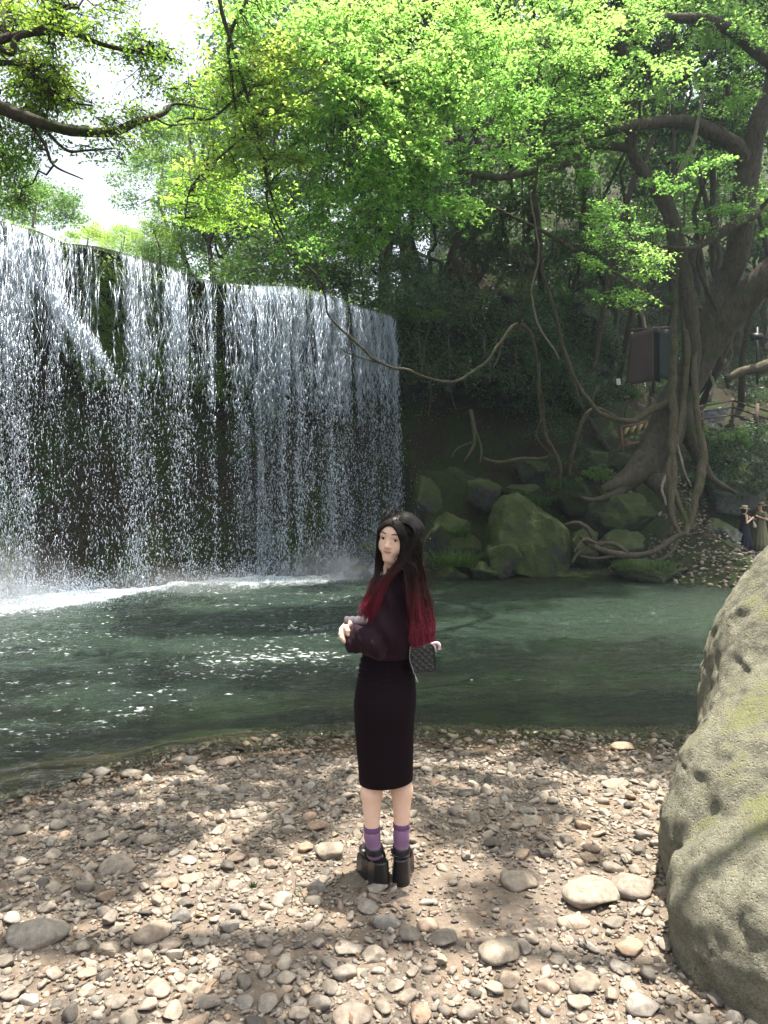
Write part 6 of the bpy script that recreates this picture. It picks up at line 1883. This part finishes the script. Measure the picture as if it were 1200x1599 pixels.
V, Q = sdf_mesh(lambda p: smax(s_cone(p, Wp(568, 974, .05), Wp(541, 972.5, -.005), .034, .028) - .002 * np.sin(p[..., 0] * 260), -(p[..., 0] - Wp(538, 0)[0]), .006), Wp(525, 1000, -.1), Wp(580, 950, .12), .004)
mk('cuff', V, Q, M_cuff, woman)

# skirt as a lofted skin with gathers at the waist
rows = [(1002, 578, 640), (1016, 570, 640), (1030, 563, 640), (1045, 561, 645), (1060, 558, 649), (1080, 554, 651), (1100, 552, 651), (1125, 553, 648), (1150, 555, 647), (1180, 558, 646.5), (1205, 560, 646), (1213, 560, 646), (1219, 561, 645.5), (1219, 566, 640), (1208, 568, 638)]
seg = 96; VV = []
a = np.arange(seg) / seg * 2 * PI
pyv = np.array([r[0] for r in rows], float)
fine = []
for i_ in range(len(rows) - 1):
    for t_ in np.linspace(0, 1, 7)[:-1]:
        r0, r1 = rows[i_], rows[i_ + 1]; fine.append([r0[k] * (1 - t_) + r1[k] * t_ for k in range(3)])
fine.append(list(rows[-1]))
for (py_, l_, r_2) in fine:
    cx_ = (l_ + r_2) / 2; hw = (r_2 - l_) / 2 / F * D0
    c = Wp(cx_, py_, .045)
    dep = hw * np.interp(py_, [1000, 1040, 1090, 1150, 1219], [.86, .84, .95, .92, .92])
    gather = np.interp(py_, [1000, 1030, 1055, 1085, 1100], [.0045, .0055, .004, .0012, 0])
    x_ = np.cos(a) * hw; y_ = np.sin(a) * dep
    rad = 1 + (gather / hw) * np.sin(py_ * .82 + 2.2 * np.sin(a * 1.5 + 1) + fbm(np.stack([np.cos(a) * 2, np.sin(a) * 2, a * 0 + py_ * .04], -1), 2, 5) * 5)
    rad = rad + .012 * fbm(np.stack([np.cos(a) * 1.6, np.sin(a) * 1.6, a * 0 + py_ * .012], -1), 3, 8)
    hem = .006 * np.cos(a) * np.interp(py_, [1150, 1219], [0, 1.4])
    VV.append(np.stack([c[0] + x_ * rad, c[1] + y_ * rad, np.full(seg, c[2]) + hem], -1))
n = len(VV); V = np.concatenate(VV)
i_ = np.arange(n - 1)[:, None] * seg; j = np.arange(seg)[None, :]; j2 = (j + 1) % seg
Q = np.stack([i_ + j2, i_ + j, i_ + seg + j, i_ + seg + j2], -1).reshape(-1, 4)
mk('skirt', V, Q, M_skirt, woman)

# platform sandals
def shoe(L, hl, tl_, label=None):
    """hl, tl_: heel and toe on the ground plane (x, y)"""
    hl = np.array(hl); tl_ = np.array(tl_); ax_ = (tl_ - hl); ln = np.linalg.norm(ax_); ax_ /= ln; sd_ = np.array([ax_[1], -ax_[0]])
    sh = empty('platform_sandal', (hl[0], hl[1], .0)); sh.parent = woman; sh.location = tuple(np.array([hl[0], hl[1], .0]) - np.array(parent_world(woman)))
    def loc(p):
        d = p[..., :2] - hl
        return np.stack([d @ sd_, d @ ax_, p[..., 2]], -1)
    def outline(q, grow=0.0):
        z2 = q[..., :2]
        def cap2(a_, b_, ra, rb):
            a_ = np.array(a_); b_ = np.array(b_); ab = b_ - a_
            t = np.clip(((z2 - a_) @ ab) / (ab @ ab), 0, 1)
            dd = z2 - (a_ + t[..., None] * ab)
            return np.sqrt((dd * dd).sum(-1)) - (ra + (rb - ra) * t)
        return smin(cap2((0, 0), (.0, .07), .034, .033), cap2((.0, .12), (-.003, .165), .043, .038), .03) - grow
    def top(y): return np.interp(y, [-.04, .02, .10, .20], [.126, .124, .098, .082])
    def sole(p):
        q = loc(p); fl = .006 * (1 - q[..., 2] / .12)
        g_ = outline(q) - fl
        g_ = g_ + .0010 * (np.sin(q[..., 2] * 420) > .86)
        # arch cut between heel and ball
        f = smax(g_, np.maximum(q[..., 2] - top(q[..., 1]), .004 - q[..., 2]), .006)
        return f
    lo = (min(hl[0], tl_[0]) - .09, min(hl[1], tl_[1]) - .09, -.01); hi = (max(hl[0], tl_[0]) + .09, max(hl[1], tl_[1]) + .09, .16)
    V, Q = sdf_mesh(sole, lo, hi, .0042); mk('platform_sole', V + np.array([0, 0, .012]), Q, M_leather, sh)
    # upper: heel cup and toe band around the foot, ankle strap
    def upper(p):
        q = loc(p)
        skin_ = leg_sdf(p, L, .005)
        band = np.minimum(np.abs(q[..., 1] - .115 - (q[..., 2] - .1) * .3) - .022, np.maximum(q[..., 2] - .150, np.abs(q[..., 1] + .0) - .2) )
        heel = np.maximum(q[..., 2] - .143, q[..., 1] - .5)
        b1 = smax(skin_, np.abs(q[..., 1] - .12) - .022, .002)
        b2 = smax(skin_, q[..., 2] - np.interp(q[..., 1], [-.04, .02, .06], [.150, .140, .128]), .002)
        return np.minimum(b1, b2)
    V, Q = sdf_mesh(upper, (lo[0], lo[1], .11), (hi[0], hi[1], .22), .0042); mk('shoe_upper', V, Q, M_leather, sh)
    zc = L['an'][2] - .052
    def strap(p):
        s_ = leg_sdf(p, L, .0065) 
        return smax(s_, np.abs(p[..., 2] - zc - .25 * (p[..., 1] - L['an'][1])) - .0145, .002)
    V, Q = sdf_mesh(strap, (lo[0], lo[1], .12), (hi[0], hi[1], .26), .0040); mk('ankle_strap', V, Q, M_leather, sh)
    for s in (-1, 1):
        b_ = L['an'] + np.array([sd_[0] * s * .036, sd_[1] * s * .036, -.05]); e_ = np.array([hl[0] + sd_[0] * s * .037 + ax_[0] * .04, hl[1] + sd_[1] * s * .037 + ax_[1] * .04, .125])
        mb = MB(); add_tube(mb, [b_, (b_ + e_) / 2 + np.array([sd_[0], sd_[1], 0]) * s * .006, e_], .006, 6); mb.build('side_strap', M_leather, sh)
    bk = L['an'] + np.array([sd_[0] * -.040, sd_[1] * -.040, -.055]); V, Q = boxm(bk - .007, bk + .007); mk('buckle', V, Q, M_chain, sh, smooth=False)
l0, l1 = LEG[0]['heel'], LEG[1]['heel']
shoe(LEG[0], (Wp(595, 0, -.03)[0], l0[1] - .015), (Wp(571, 0, .14)[0], l0[1] + .145))
shoe(LEG[1], (Wp(626.5, 0, .0)[0], l1[1] - .020), (Wp(633, 0, .17)[0], l1[1] + .150))

# hair
def hair():
    r_ = np.random.default_rng(71); _sr = np.random.default_rng(72)
    # dark cap over the skull, open at the face
    sg = 1.0 if r_ax[0] > 0 else -1.0
    def cap(p):
        f = smin(s_ell(p, (0, -.020, .028), (.080, .094, .094)), head_sdf(p) - .009, .01)
        f = smin(f, s_ell(p, (0.0, -.05, -.04), (.068, .055, .08)), .04)
        f = f - .003 * fbm(p * np.array([60, 60, 10]), 2, 720)
        face = s_ell(p, (-sg * .002, .095, -.022), (.054, .085, .089))
        side = np.abs(p[..., 0]) * 1.0
        f = smax(f, -face, .006)
        return smax(f, -s_cone(p, (0, .03, -.08), (0, .05, -.2), .07, .08), .01)
    V, Q = sdf_mesh(cap, (-.11, -.14, -.13), (.11, .12, .14), .004)
    me_o = mk('hair_cap', h2w(V), Q, M_cap, woman)
    mb = MB()
    def strand(path, r0, a0=0.0, a1=1.0, k=3):
        n_ = len(path)
        T, Nn, B = frames(path)
        rr = r0 * np.interp(np.linspace(0, 1, n_), [0, .2, .8, 1], [.8, 1, .9, .25])
        a = np.arange(k) / k * 2 * PI
        V = (path[:, None] + rr[:, None, None] * (np.cos(a)[None, :, None] * Nn[:, None] + np.sin(a)[None, :, None] * B[:, None])).reshape(-1, 3)
        i = np.arange(n_ - 1)[:, None] * k; j = np.arange(k)[None, :]; j2 = (j + 1) % k
        Q = np.stack([i + j, i + j2, i + k + j2, i + k + j], -1).reshape(-1, 4)
        mb.add(V, Q, along=np.repeat(np.clip(np.linspace(a0, a1, n_) + _sr.normal(0, .07), 0, 1), k))
    def on_head(th, ph, lift=1.0):
        """th around (0 = forward, + = towards local +x), ph from the crown down"""
        e = np.array([math.sin(ph) * math.sin(th) * .087, math.sin(ph) * math.cos(th) * .098, math.cos(ph) * .098]) * lift
        return h2w(e + np.array([0, -.018, .026]))
    part = h2w((-.012 if False else .004, .035, .112))
    def crown(x, y, lift=.003):
        return h2w((x, y, .028 + (.094 + lift) * math.sqrt(max(1 - ((y + .02) / .100) ** 2 - (x / .088) ** 2, .05))))
    def wave(path, amp, seed):
        n_ = len(path); t = np.linspace(0, 1, n_)
        rr = np.random.default_rng(seed); ph = rr.uniform(0, 6.28, 3); fr = rr.uniform(2, 4.5, 3)
        w_ = np.stack([np.sin(t * fr[k] * PI + ph[k]) for k in range(3)], -1) * (t ** 1.5)[:, None] * amp
        return path + w_
    # which local x direction is image right?
    sgn = 1.0 if r_ax[0] > 0 else -1.0
    for k in range(620):            # back hair, falling at image right
        th = sgn * r_.uniform(.85, 2.9); top = on_head(sgn * r_.uniform(0.2, 2.6), r_.uniform(.05, .5), 1.02)
        m1 = on_head(th, r_.uniform(.9, 1.2), 1.03); m2 = on_head(th, 1.6, 1.03)
        u = r_.uniform(0, 1) 
        x_end = 641 + 35 * u ** .7
        dd = np.interp(u, [0, 1], [-.10, .06]) + r_.normal(0, .02)
        p3 = Wp(np.interp(u, [0, 1], [634, 660]) + r_.normal(0, 2), 888, dd * .7 - .01); p4 = Wp(np.interp(u, [0, 1], [638, 668]) + r_.normal(0, 2), 930, dd)
        p5 = Wp(x_end + r_.normal(0, 2), 972, dd); p6 = Wp(x_end + r_.normal(0, 3.5), 975 + 40 * r_.uniform(0, 1) ** .6, dd - .01)
        path = catmull([top, m1, m2, p3, p4, p5, p6], 4)
        strand(wave(path, .009, k), r_.uniform(.0009, .0019))
    for k in range(420):            # near side hair from the parting along the cheek and over the shoulder to the front
        top = crown(sgn * r_.uniform(.004, .018), r_.uniform(.0, .058)); u = r_.uniform(0, 1)
        m0 = Wp(613 + 16 * u, 812 + 3 * u, -.105 + .03 * u); m1 = Wp(625 + 12 * u, 836, -.120 + .03 * u); m2 = Wp(628 + 11 * u, 862, -.118 + .03 * u)
        p3 = Wp(613 + 12 * u + r_.normal(0, 1.5), 888, -.115); p4 = Wp(594 + 10 * u + r_.normal(0, 2), 912, -.115); p5 = Wp(578 + 15 * u + r_.normal(0, 2), 940, -.105)
        p6 = Wp(570 + 20 * u + r_.normal(0, 4), r_.uniform(943, 973), -.095)
        path = catmull([top, m0, m1, m2, p3, p4, p5, p6], 4)
        strand(wave(path, .009, k + 1000), r_.uniform(.0008, .0017), 0, 1)
    for k in range(120):            # far side of the face
        top = crown(-sgn * r_.uniform(-.002, .02), r_.uniform(.0, .058)); m1 = on_head(-sgn * r_.uniform(.62, 1.2), r_.uniform(.8, 1.1), 1.03); m2 = on_head(-sgn * r_.uniform(.85, 1.25), 1.65, 1.04)
        p3 = Wp(592 + r_.normal(0, 2.5), 888, -.02); p4 = Wp(583 + r_.normal(0, 3), 915, -.06); p5 = Wp(575 + r_.normal(0, 4), 938, -.08); p6 = Wp(572 + r_.normal(0, 6), r_.uniform(948, 970), -.09)
        strand(wave(catmull([top, m1, m2, p3, p4, p5, p6], 4), .009, k + 2000), r_.uniform(.0013, .0024))
    for k in range(420):            # short lie of the hair over the crown, both sides of the parting
        sd2 = 1 if k % 3 else -1; y0_ = r_.uniform(-.09, .062); x0_ = sgn * (.008 + sd2 * .004)
        pts_ = []
        for t in np.linspace(0, 1, 6):
            ang = t * r_.uniform(1.25, 1.4); x_ = x0_ + sd2 * sgn * .088 * math.sin(ang); yy = y0_ * (1 - .25 * t) - .01 * t
            zz = .027 + .097 * math.sqrt(max(1 - ((yy + .02) / .102) ** 2, .02)) * math.cos(ang)
            pts_.append((x_ * .97, yy, zz))
        strand(catmull(h2w(np.array(pts_)), 3), r_.uniform(.0008, .0016), 0, .25)
    for k in range(90):             # a loose curl by the cheek and under the ear
        top = crown(sgn * .03, .02); m1 = on_head(sgn * 1.0, .95, 1.07); m2 = on_head(sgn * r_.uniform(1.1, 1.5), 1.5, 1.10)
        p3 = Wp(628 + r_.normal(0, 4), 872, -.10); p4 = Wp(640 + r_.normal(0, 5), 890, -.10); p5 = Wp(646 + r_.normal(0, 5), 925, -.10)
        strand(wave(catmull([top, m1, m2, p3, p4, p5], 4), .01, k + 3000), r_.uniform(.0012, .002), 0, .6)
    for k in range(150):            # flyaways
        u = r_.uniform(0, 1); s0 = Wp(r_.uniform(660, 672), r_.uniform(870, 990), r_.uniform(-.05, .08)); L_ = r_.uniform(8, 26)
        e = s0 + np.array([r_.uniform(.003, .028), 0, -L_ / F * D0]); mid = (s0 + e) / 2 + np.array([r_.uniform(.004, .016), 0, 0])
        a0 = (s0[2] - 1.0) ; al = np.clip(1.15 - (s0[2] - 1.05) * 2.2, .3, .9)
        strand(catmull([s0, mid, e], 3), .0007, al, al)
    for k in range(46):             # hair blown up over the forehead
        s0 = crown(sgn * r_.uniform(-.04, .03), r_.uniform(.0, .06)); e = s0 + np.array([-r_.uniform(.0, .035), -.01, r_.uniform(.0, .022)]); mid = (s0 + e) / 2 + np.array([0, 0, .012])
        strand(catmull([s0, mid, e], 3), .0009, .2, .5)
    mb.build('hair', M_hair, woman)
hair()

# the small bag at her back
bc = Wp(657, 1028, -.03)
bag = empty('handbag', tuple(bc + np.array([0, 0, -.055]))); tag(bag, 'small black quilted handbag hanging behind the woman on a chain', 'handbag')
ca, sa = math.cos(-.35), math.sin(-.35)
def bag_sdf(p):
    q = p - bc; x = q[..., 0] * ca - q[..., 1] * sa; y = q[..., 0] * sa + q[..., 1] * ca; z = q[..., 2]
    x = x + z * .10
    d = np.stack([np.abs(x) - .044, np.abs(y) - .018, np.abs(z) - .048], -1)
    f = np.sqrt((np.maximum(d, 0) ** 2).sum(-1)) + np.minimum(d.max(-1), 0) - .010
    g1 = np.abs(((x + z) / .030) % 1 - .5); g2 = np.abs(((x - z) / .030) % 1 - .5)
    groove = .0032 * (np.exp(-(g1 / .09) ** 2) + np.exp(-(g2 / .09) ** 2))
    return f + groove - .002
V, Q = sdf_mesh(bag_sdf, bc - np.array([.075, .06, .075]), bc + np.array([.075, .06, .075]), .0028)
mk('bag_body', V, Q, M_bagl, bag)
def bloc(x, y, z):
    x = x - z * .10
    return bc + np.array([x * ca + y * sa, -x * sa + y * ca, z])
rim = [bloc(.054, y_, z_) for y_, z_ in ((-.026, -.055), (-.03, 0), (-.026, .055))]
for nm, pts in (('piping', [bloc(-.050, -.026, .056), bloc(0, -.030, .059), bloc(.052, -.026, .056), bloc(.055, -.026, 0), bloc(.052, -.026, -.056), bloc(0, -.028, -.059), bloc(-.050, -.026, -.056)]), ('zip_edge', [bloc(-.05, 0, .061), bloc(.052, 0, .061)])):
    mb = MB(); add_tube(mb, catmull(pts, 5), .0032, 6); mb.build(nm, M_leather, bag)
path = catmull([Wp(641, 1012, -.09), Wp(640, 1028, -.10), Wp(644, 1042, -.105), Wp(649, 1056, -.10), Wp(652, 1064, -.09)], 8)
mb = MB()
for i_, q in enumerate(path[::2]):
    V, Fc = ico(1); mb.add(V * np.array([.0022, .0022, .0038]) + q, Fc)
o = mb.build('chain', M_chain, bag); o['kind'] = 'stuff'
mb = MB(); rp = catmull([bloc(.045, -.02, .064), bloc(.075, -.02, .066), bloc(.085, -.02, .05), bloc(.078, -.02, .035)], 4)
add_tube(mb, rp, [.005, .009, .004], 5); mb.build('ribbon', M_ribbon, bag)
mb = MB(); add_tube(mb, catmull([bloc(.05, -.02, .064), bloc(.062, -.02, .05), bloc(.066, -.02, .03)], 4), [.004, .007, .003], 5); mb.build('ribbon', M_ribbon, bag)

# ------------------------------------------------------------------ two women in straw hats on the far shore
M_skin2 = M_skin
M_blackd = cloth_mat('black_dress_cloth', (0.016, 0.018, 0.03), .8, .1, 60, .1)
M_olive = cloth_mat('olive_dress_cloth', (0.20, 0.19, 0.11), .85, .1, 60, .1)
M_straw = simple_mat('straw_hat_weave', (0.50, 0.40, 0.24), .8, bump=(80, .5, .01), var=.2)
M_straw2 = simple_mat('brown_hat_weave', (0.20, 0.15, 0.10), .8, bump=(80, .5, .01), var=.2)
M_strawband = simple_mat('hat_band', (0.03, 0.03, 0.03), .8)
M_dkhair = simple_mat('black_hair', (0.012, 0.01, 0.01), .5)
def far_woman(px, d, top_py, H_, face, dress, hatm, label, arms, sleeve=None, bagp=False):
    c = P(px, 784, d); gz = max(float(ground_h(c[0], c[1])), -.1)
    hz = P(px, top_py, d)[2]
    k = (hz - gz) / 1.66
    t = empty('person', (c[0], c[1], gz)); tag(t, label, 'person', None)
    fx = face
    def A(x, y, z): return np.array([c[0] + x * fx * k, c[1] + y * k, gz + z * k])
    def body_f(p):
        f = s_ell(p, A(.02, 0, 1.50), (.075 * k, .09 * k, .115 * k))
        f = smin(f, s_cone(p, A(.095, 0, 1.50), A(.10, 0, 1.485), .012 * k, .014 * k), .02)
        f = smin(f, s_cone(p, A(0, 0, 1.42), A(0, 0, 1.32), .045 * k, .05 * k), .02)
        f = smin(f, s_cone(p, A(0, -.14, 1.30), A(0, .14, 1.30), .055 * k, .055 * k), .04)
        f = smin(f, s_cone(p, A(0, 0, 1.25), A(0, 0, .95), .11 * k, .10 * k), .04)
        f = smin(f, s_cone(p, A(0, -.06, .95), A(0, -.07, .08), .08 * k, .04 * k), .02)
        f = smin(f, s_cone(p, A(0, .06, .95), A(0, .07, .08), .08 * k, .04 * k), .02)
        for s in (-.07, .07): f = smin(f, s_cone(p, A(0, s, .045), A(.14, s, .035), .035 * k, .03 * k), .02)
        for (s_, e_, h_) in arms:
            f = smin(f, s_cone(p, A(*s_), A(*e_), .042 * k, .034 * k), .02)
            f = smin(f, s_cone(p, A(*e_), A(*h_), .034 * k, .024 * k), .015)
            f = smin(f, s_ell(p, A(*h_), (.045 * k, .03 * k, .04 * k)), .01)
        return f
    V, Q = sdf_mesh(body_f, A(0, 0, 0) - np.array([.55, .35, .02]), A(0, 0, 1.66) + np.array([.55, .35, .06]), .018)
    mk('body', V, Q, M_skin2, t)
    prof = [(1.36, .075, .09), (1.33, .11, .16), (1.25, .13, .185), (1.15, .14, .17), (1.02, .13, .14), (.9, .15, .16), (.6, .20, .21), (.3, .25, .26), (.08, .29, .30), (.08, .26, .27)]
    seg = 48; a = np.arange(seg) / seg * 2 * PI; VV = []
    for (z_, rx_, ry_) in prof:
        fold = 1 + .10 * np.sin(a * 11 + 1.3 * np.sin(a * 3)) * np.interp(z_, [.1, .95], [1, 0.0])
        q = np.stack([c[0] + np.cos(a) * rx_ * k * fold, c[1] + np.sin(a) * ry_ * k * fold, np.full(seg, gz + z_ * k)], -1); VV.append(q)
    n = len(VV); i_ = np.arange(n - 1)[:, None] * seg; j = np.arange(seg)[None, :]; j2 = (j + 1) % seg
    mk('dress', np.concatenate(VV), np.stack([i_ + j2, i_ + j, i_ + seg + j, i_ + seg + j2], -1).reshape(-1, 4), dress, t)
    if sleeve:
        for (s_, e_, h_) in arms:
            mb = MB(); add_tube(mb, catmull([A(*s_) + np.array([0, 0, .02]), A(*((np.array(s_) * .4 + np.array(e_) * .6)))], 4), [.075 * k, .09 * k], 10); mb.build('sleeve', dress, t)
    V, Fc = ico(3); V = V * np.array([.088, .10, .12]) * k; V[:, 0] -= .02 * k * fx; V = V[:]; mk('hair', V + A(-.005, 0, 1.505), Fc[(V[Fc].mean(1)[:, 0] * fx < .035 * k)], M_dkhair, t)
    hat = empty('hat', tuple(A(0, 0, 1.57))); hat.parent = t; hat.location = tuple(A(0, 0, 1.57) - A(0, 0, 0))
    V, Q = lathe([(.001, .12), (.06, .12), (.095, .10), (.10, .02), (.20, -.005), (.205, -.012), (.10, .0), (.001, .0)], 24)
    R = Matrix.Rotation(.12 * fx, 3, 'Y'); V = (np.array(R) @ (V * k).T).T
    mk('straw', V + A(0, 0, 1.57), Q, hatm, hat)
    V, Q = lathe([(.097, .055), (.103, .055), (.105, .02), (.10, .02)], 24); V = (np.array(R) @ (V * k).T).T
    mk('hat_band', V + A(0, 0, 1.57), Q, M_strawband if hatm is M_straw2 else M_straw2, hat)
    return t, A
t_, A_ = far_woman(1163, 23.7, 790, 1.6, 1, M_blackd, M_straw, 'woman in long black dress and pale straw hat on the far shore', [((0, -.17, 1.30), (-.02, -.22, 1.06), (.24, -.12, 1.25)), ((0, .17, 1.30), (.06, .2, 1.06), (.24, .1, 1.25))])
b_ = A_(.27, -.12, 1.0)
fb = empty('handbag', tuple(b_)); tag(fb, 'small pale handbag hanging from the wrist of the woman in black', 'handbag')
V, Q = sdf_mesh(lambda p: s_cone(p, b_ + np.array([0, 0, .08]), b_ - np.array([-.03, 0, .05]), .03, .065, (1, 1.6, 1)), b_ - .2, b_ + .2, .02); mk('pouch', V, Q, simple_mat('pale_bag', (.45, .42, .35), .7), fb)
mb = MB(); add_tube(mb, catmull([A_(.25, -.12, 1.23), A_(.24, -.12, 1.15), b_ + np.array([0, 0, .1])], 3), .01, 5); mb.build('handle', M_straw, fb)
far_woman(1189, 23.9, 785, 1.65, -1, M_olive, M_straw2, 'woman in a loose olive dress and brown hat facing the one in black', [((0, -.18, 1.32), (-.06, -.26, 1.10), (.22, -.14, 1.22)), ((0, .18, 1.32), (.0, .26, 1.08), (.22, .12, 1.12))], True)

# ------------------------------------------------------------------ litter on the beach
r_ = np.random.default_rng(88)
n = 420; y = r_.uniform(2.1, 6.0, n); x = r_.uniform(-.6, .5, n) * y
ok = (y < near_shore(x) - .05); x, y = x[ok], y[ok]
C = np.stack([x, y, ground_h(x, y) + r_.uniform(.012, .03, len(x))], -1)
V, Fc, rr = leafcloud(C, .03, .35, (0, 0, 1), None, .5, .25)
tag(mk('dead_leaves', V, Fc, M_litter, attrs={'rnd': rr}), 'scattered small dead leaves among the stones', kind='stuff')
mb = MB()
for k in range(70):
    y_ = r_.uniform(2.2, 5.5); x_ = r_.uniform(-.55, .4) * y_; a = r_.uniform(0, PI); L_ = r_.uniform(.04, .16)
    z_ = float(ground_h(x_, y_)) + .025
    add_tube(mb, bend((x_, y_, z_), (x_ + math.cos(a) * L_, y_ + math.sin(a) * L_, z_ + r_.uniform(-.005, .02)), .04, 5, k), [.0025, .0012], 4)
tag(mb.build('dead_twigs', M_vine), 'thin dead twigs among the stones', kind='stuff')
C = []
for k in range(1500):
    px_ = r_.choice([r_.normal(1010, 40), r_.uniform(850, 1150)]); py_ = r_.uniform(700, 840)
    C.append((px_, py_))
C = np.array(C)
X_ = r_.uniform(4, 13, 1300); Y_ = r_.uniform(19.2, 27, 1300); Z_ = ground_h(X_, Y_)
V, Fc, rr = leafcloud(np.stack([X_, Y_, Z_ + .04], -1), .09, .4, (0, -.2, 1), None, .6, .2)
tag(mk('leaf_litter', V, Fc, M_litter, attrs={'rnd': rr}), 'brown leaf litter on the right bank', kind='stuff')

# ------------------------------------------------------------------ spray at the foot of the falls, and the damp air
def mist(cx, cy, cz, rx, ry, rz, dens_, seed, label):
    V, Fc = ico(4)
    V = V * np.array([rx, ry, rz])
    V[:, 2] = np.maximum(V[:, 2], -rz * 0.12)
    m, nt, out = new_mat('mist_%d' % seed); g = N(nt)
    ob = g.obj()
    mp = g.n('ShaderNodeMapping', {'Vector': ob, 'Scale': (1 / rx, 1 / ry, 1 / rz)}).outputs[0]
    ln = g.n('ShaderNodeVectorMath', {0: mp}, operation='LENGTH').outputs['Value']
    fall = g.n('ShaderNodeMapRange', {'Value': ln, 'From Min': 1.0, 'From Max': 0.0}).outputs[0]
    fall = g.math('POWER', fall, 1.6)
    nz = g.n('ShaderNodeTexNoise', {'Vector': ob, 'Scale': 2.2, 'Detail': 3}).outputs['Fac']
    nz = g.n('ShaderNodeMapRange', {'Value': nz, 'From Min': .38, 'From Max': .68}).outputs[0]
    d = g.math('MULTIPLY', g.math('MULTIPLY', fall, g.math('ADD', nz, .15)), dens_)
    v = g.n('ShaderNodeVolumePrincipled', {'Color': (0.93, 0.96, 1, 1), 'Density': d, 'Anisotropy': .2})
    nt.links.new(v.outputs[0], out.inputs['Volume'])
    o = link('mist', mesh_data('mist', V, Fc), m, None, (cx, cy, cz))
    tag(o, label, kind='stuff')
for k, (px, rx, ry, rz, dn_, lab) in enumerate([
    (0, 2.4, 1.5, 1.5, 1.3, 'spray hanging at the left foot of the falls'),
    (520, 1.7, 1.2, 1.15, 1.7, 'spray at the right foot of the falls'),
    (600, 1.3, 1.2, 1.5, .7, 'thin mist beside the right end of the falls'),
    (270, 3.2, 1.3, .7, .6, 'low mist along the middle foot of the falls')]):
    d = float(lip_d(px)); mist((px - 600) / F * d, d - .75, WZ + .02, rx, ry, rz, dn_, k, lab)
HAZE = 0.0009
if HAZE > 0:
    m, nt, out = new_mat('haze_air'); g = N(nt)
    v = g.n('ShaderNodeVolumePrincipled', {'Color': (0.78, 0.92, 1.0, 1), 'Density': HAZE, 'Anisotropy': .3})
    nt.links.new(v.outputs[0], out.inputs['Volume'])
    V, Q = boxm((-75, -20, -6), (75, 115, 60))
    tag(mk('haze', V, Q, m, smooth=False), 'thin damp haze in the air of the gorge', kind='stuff')
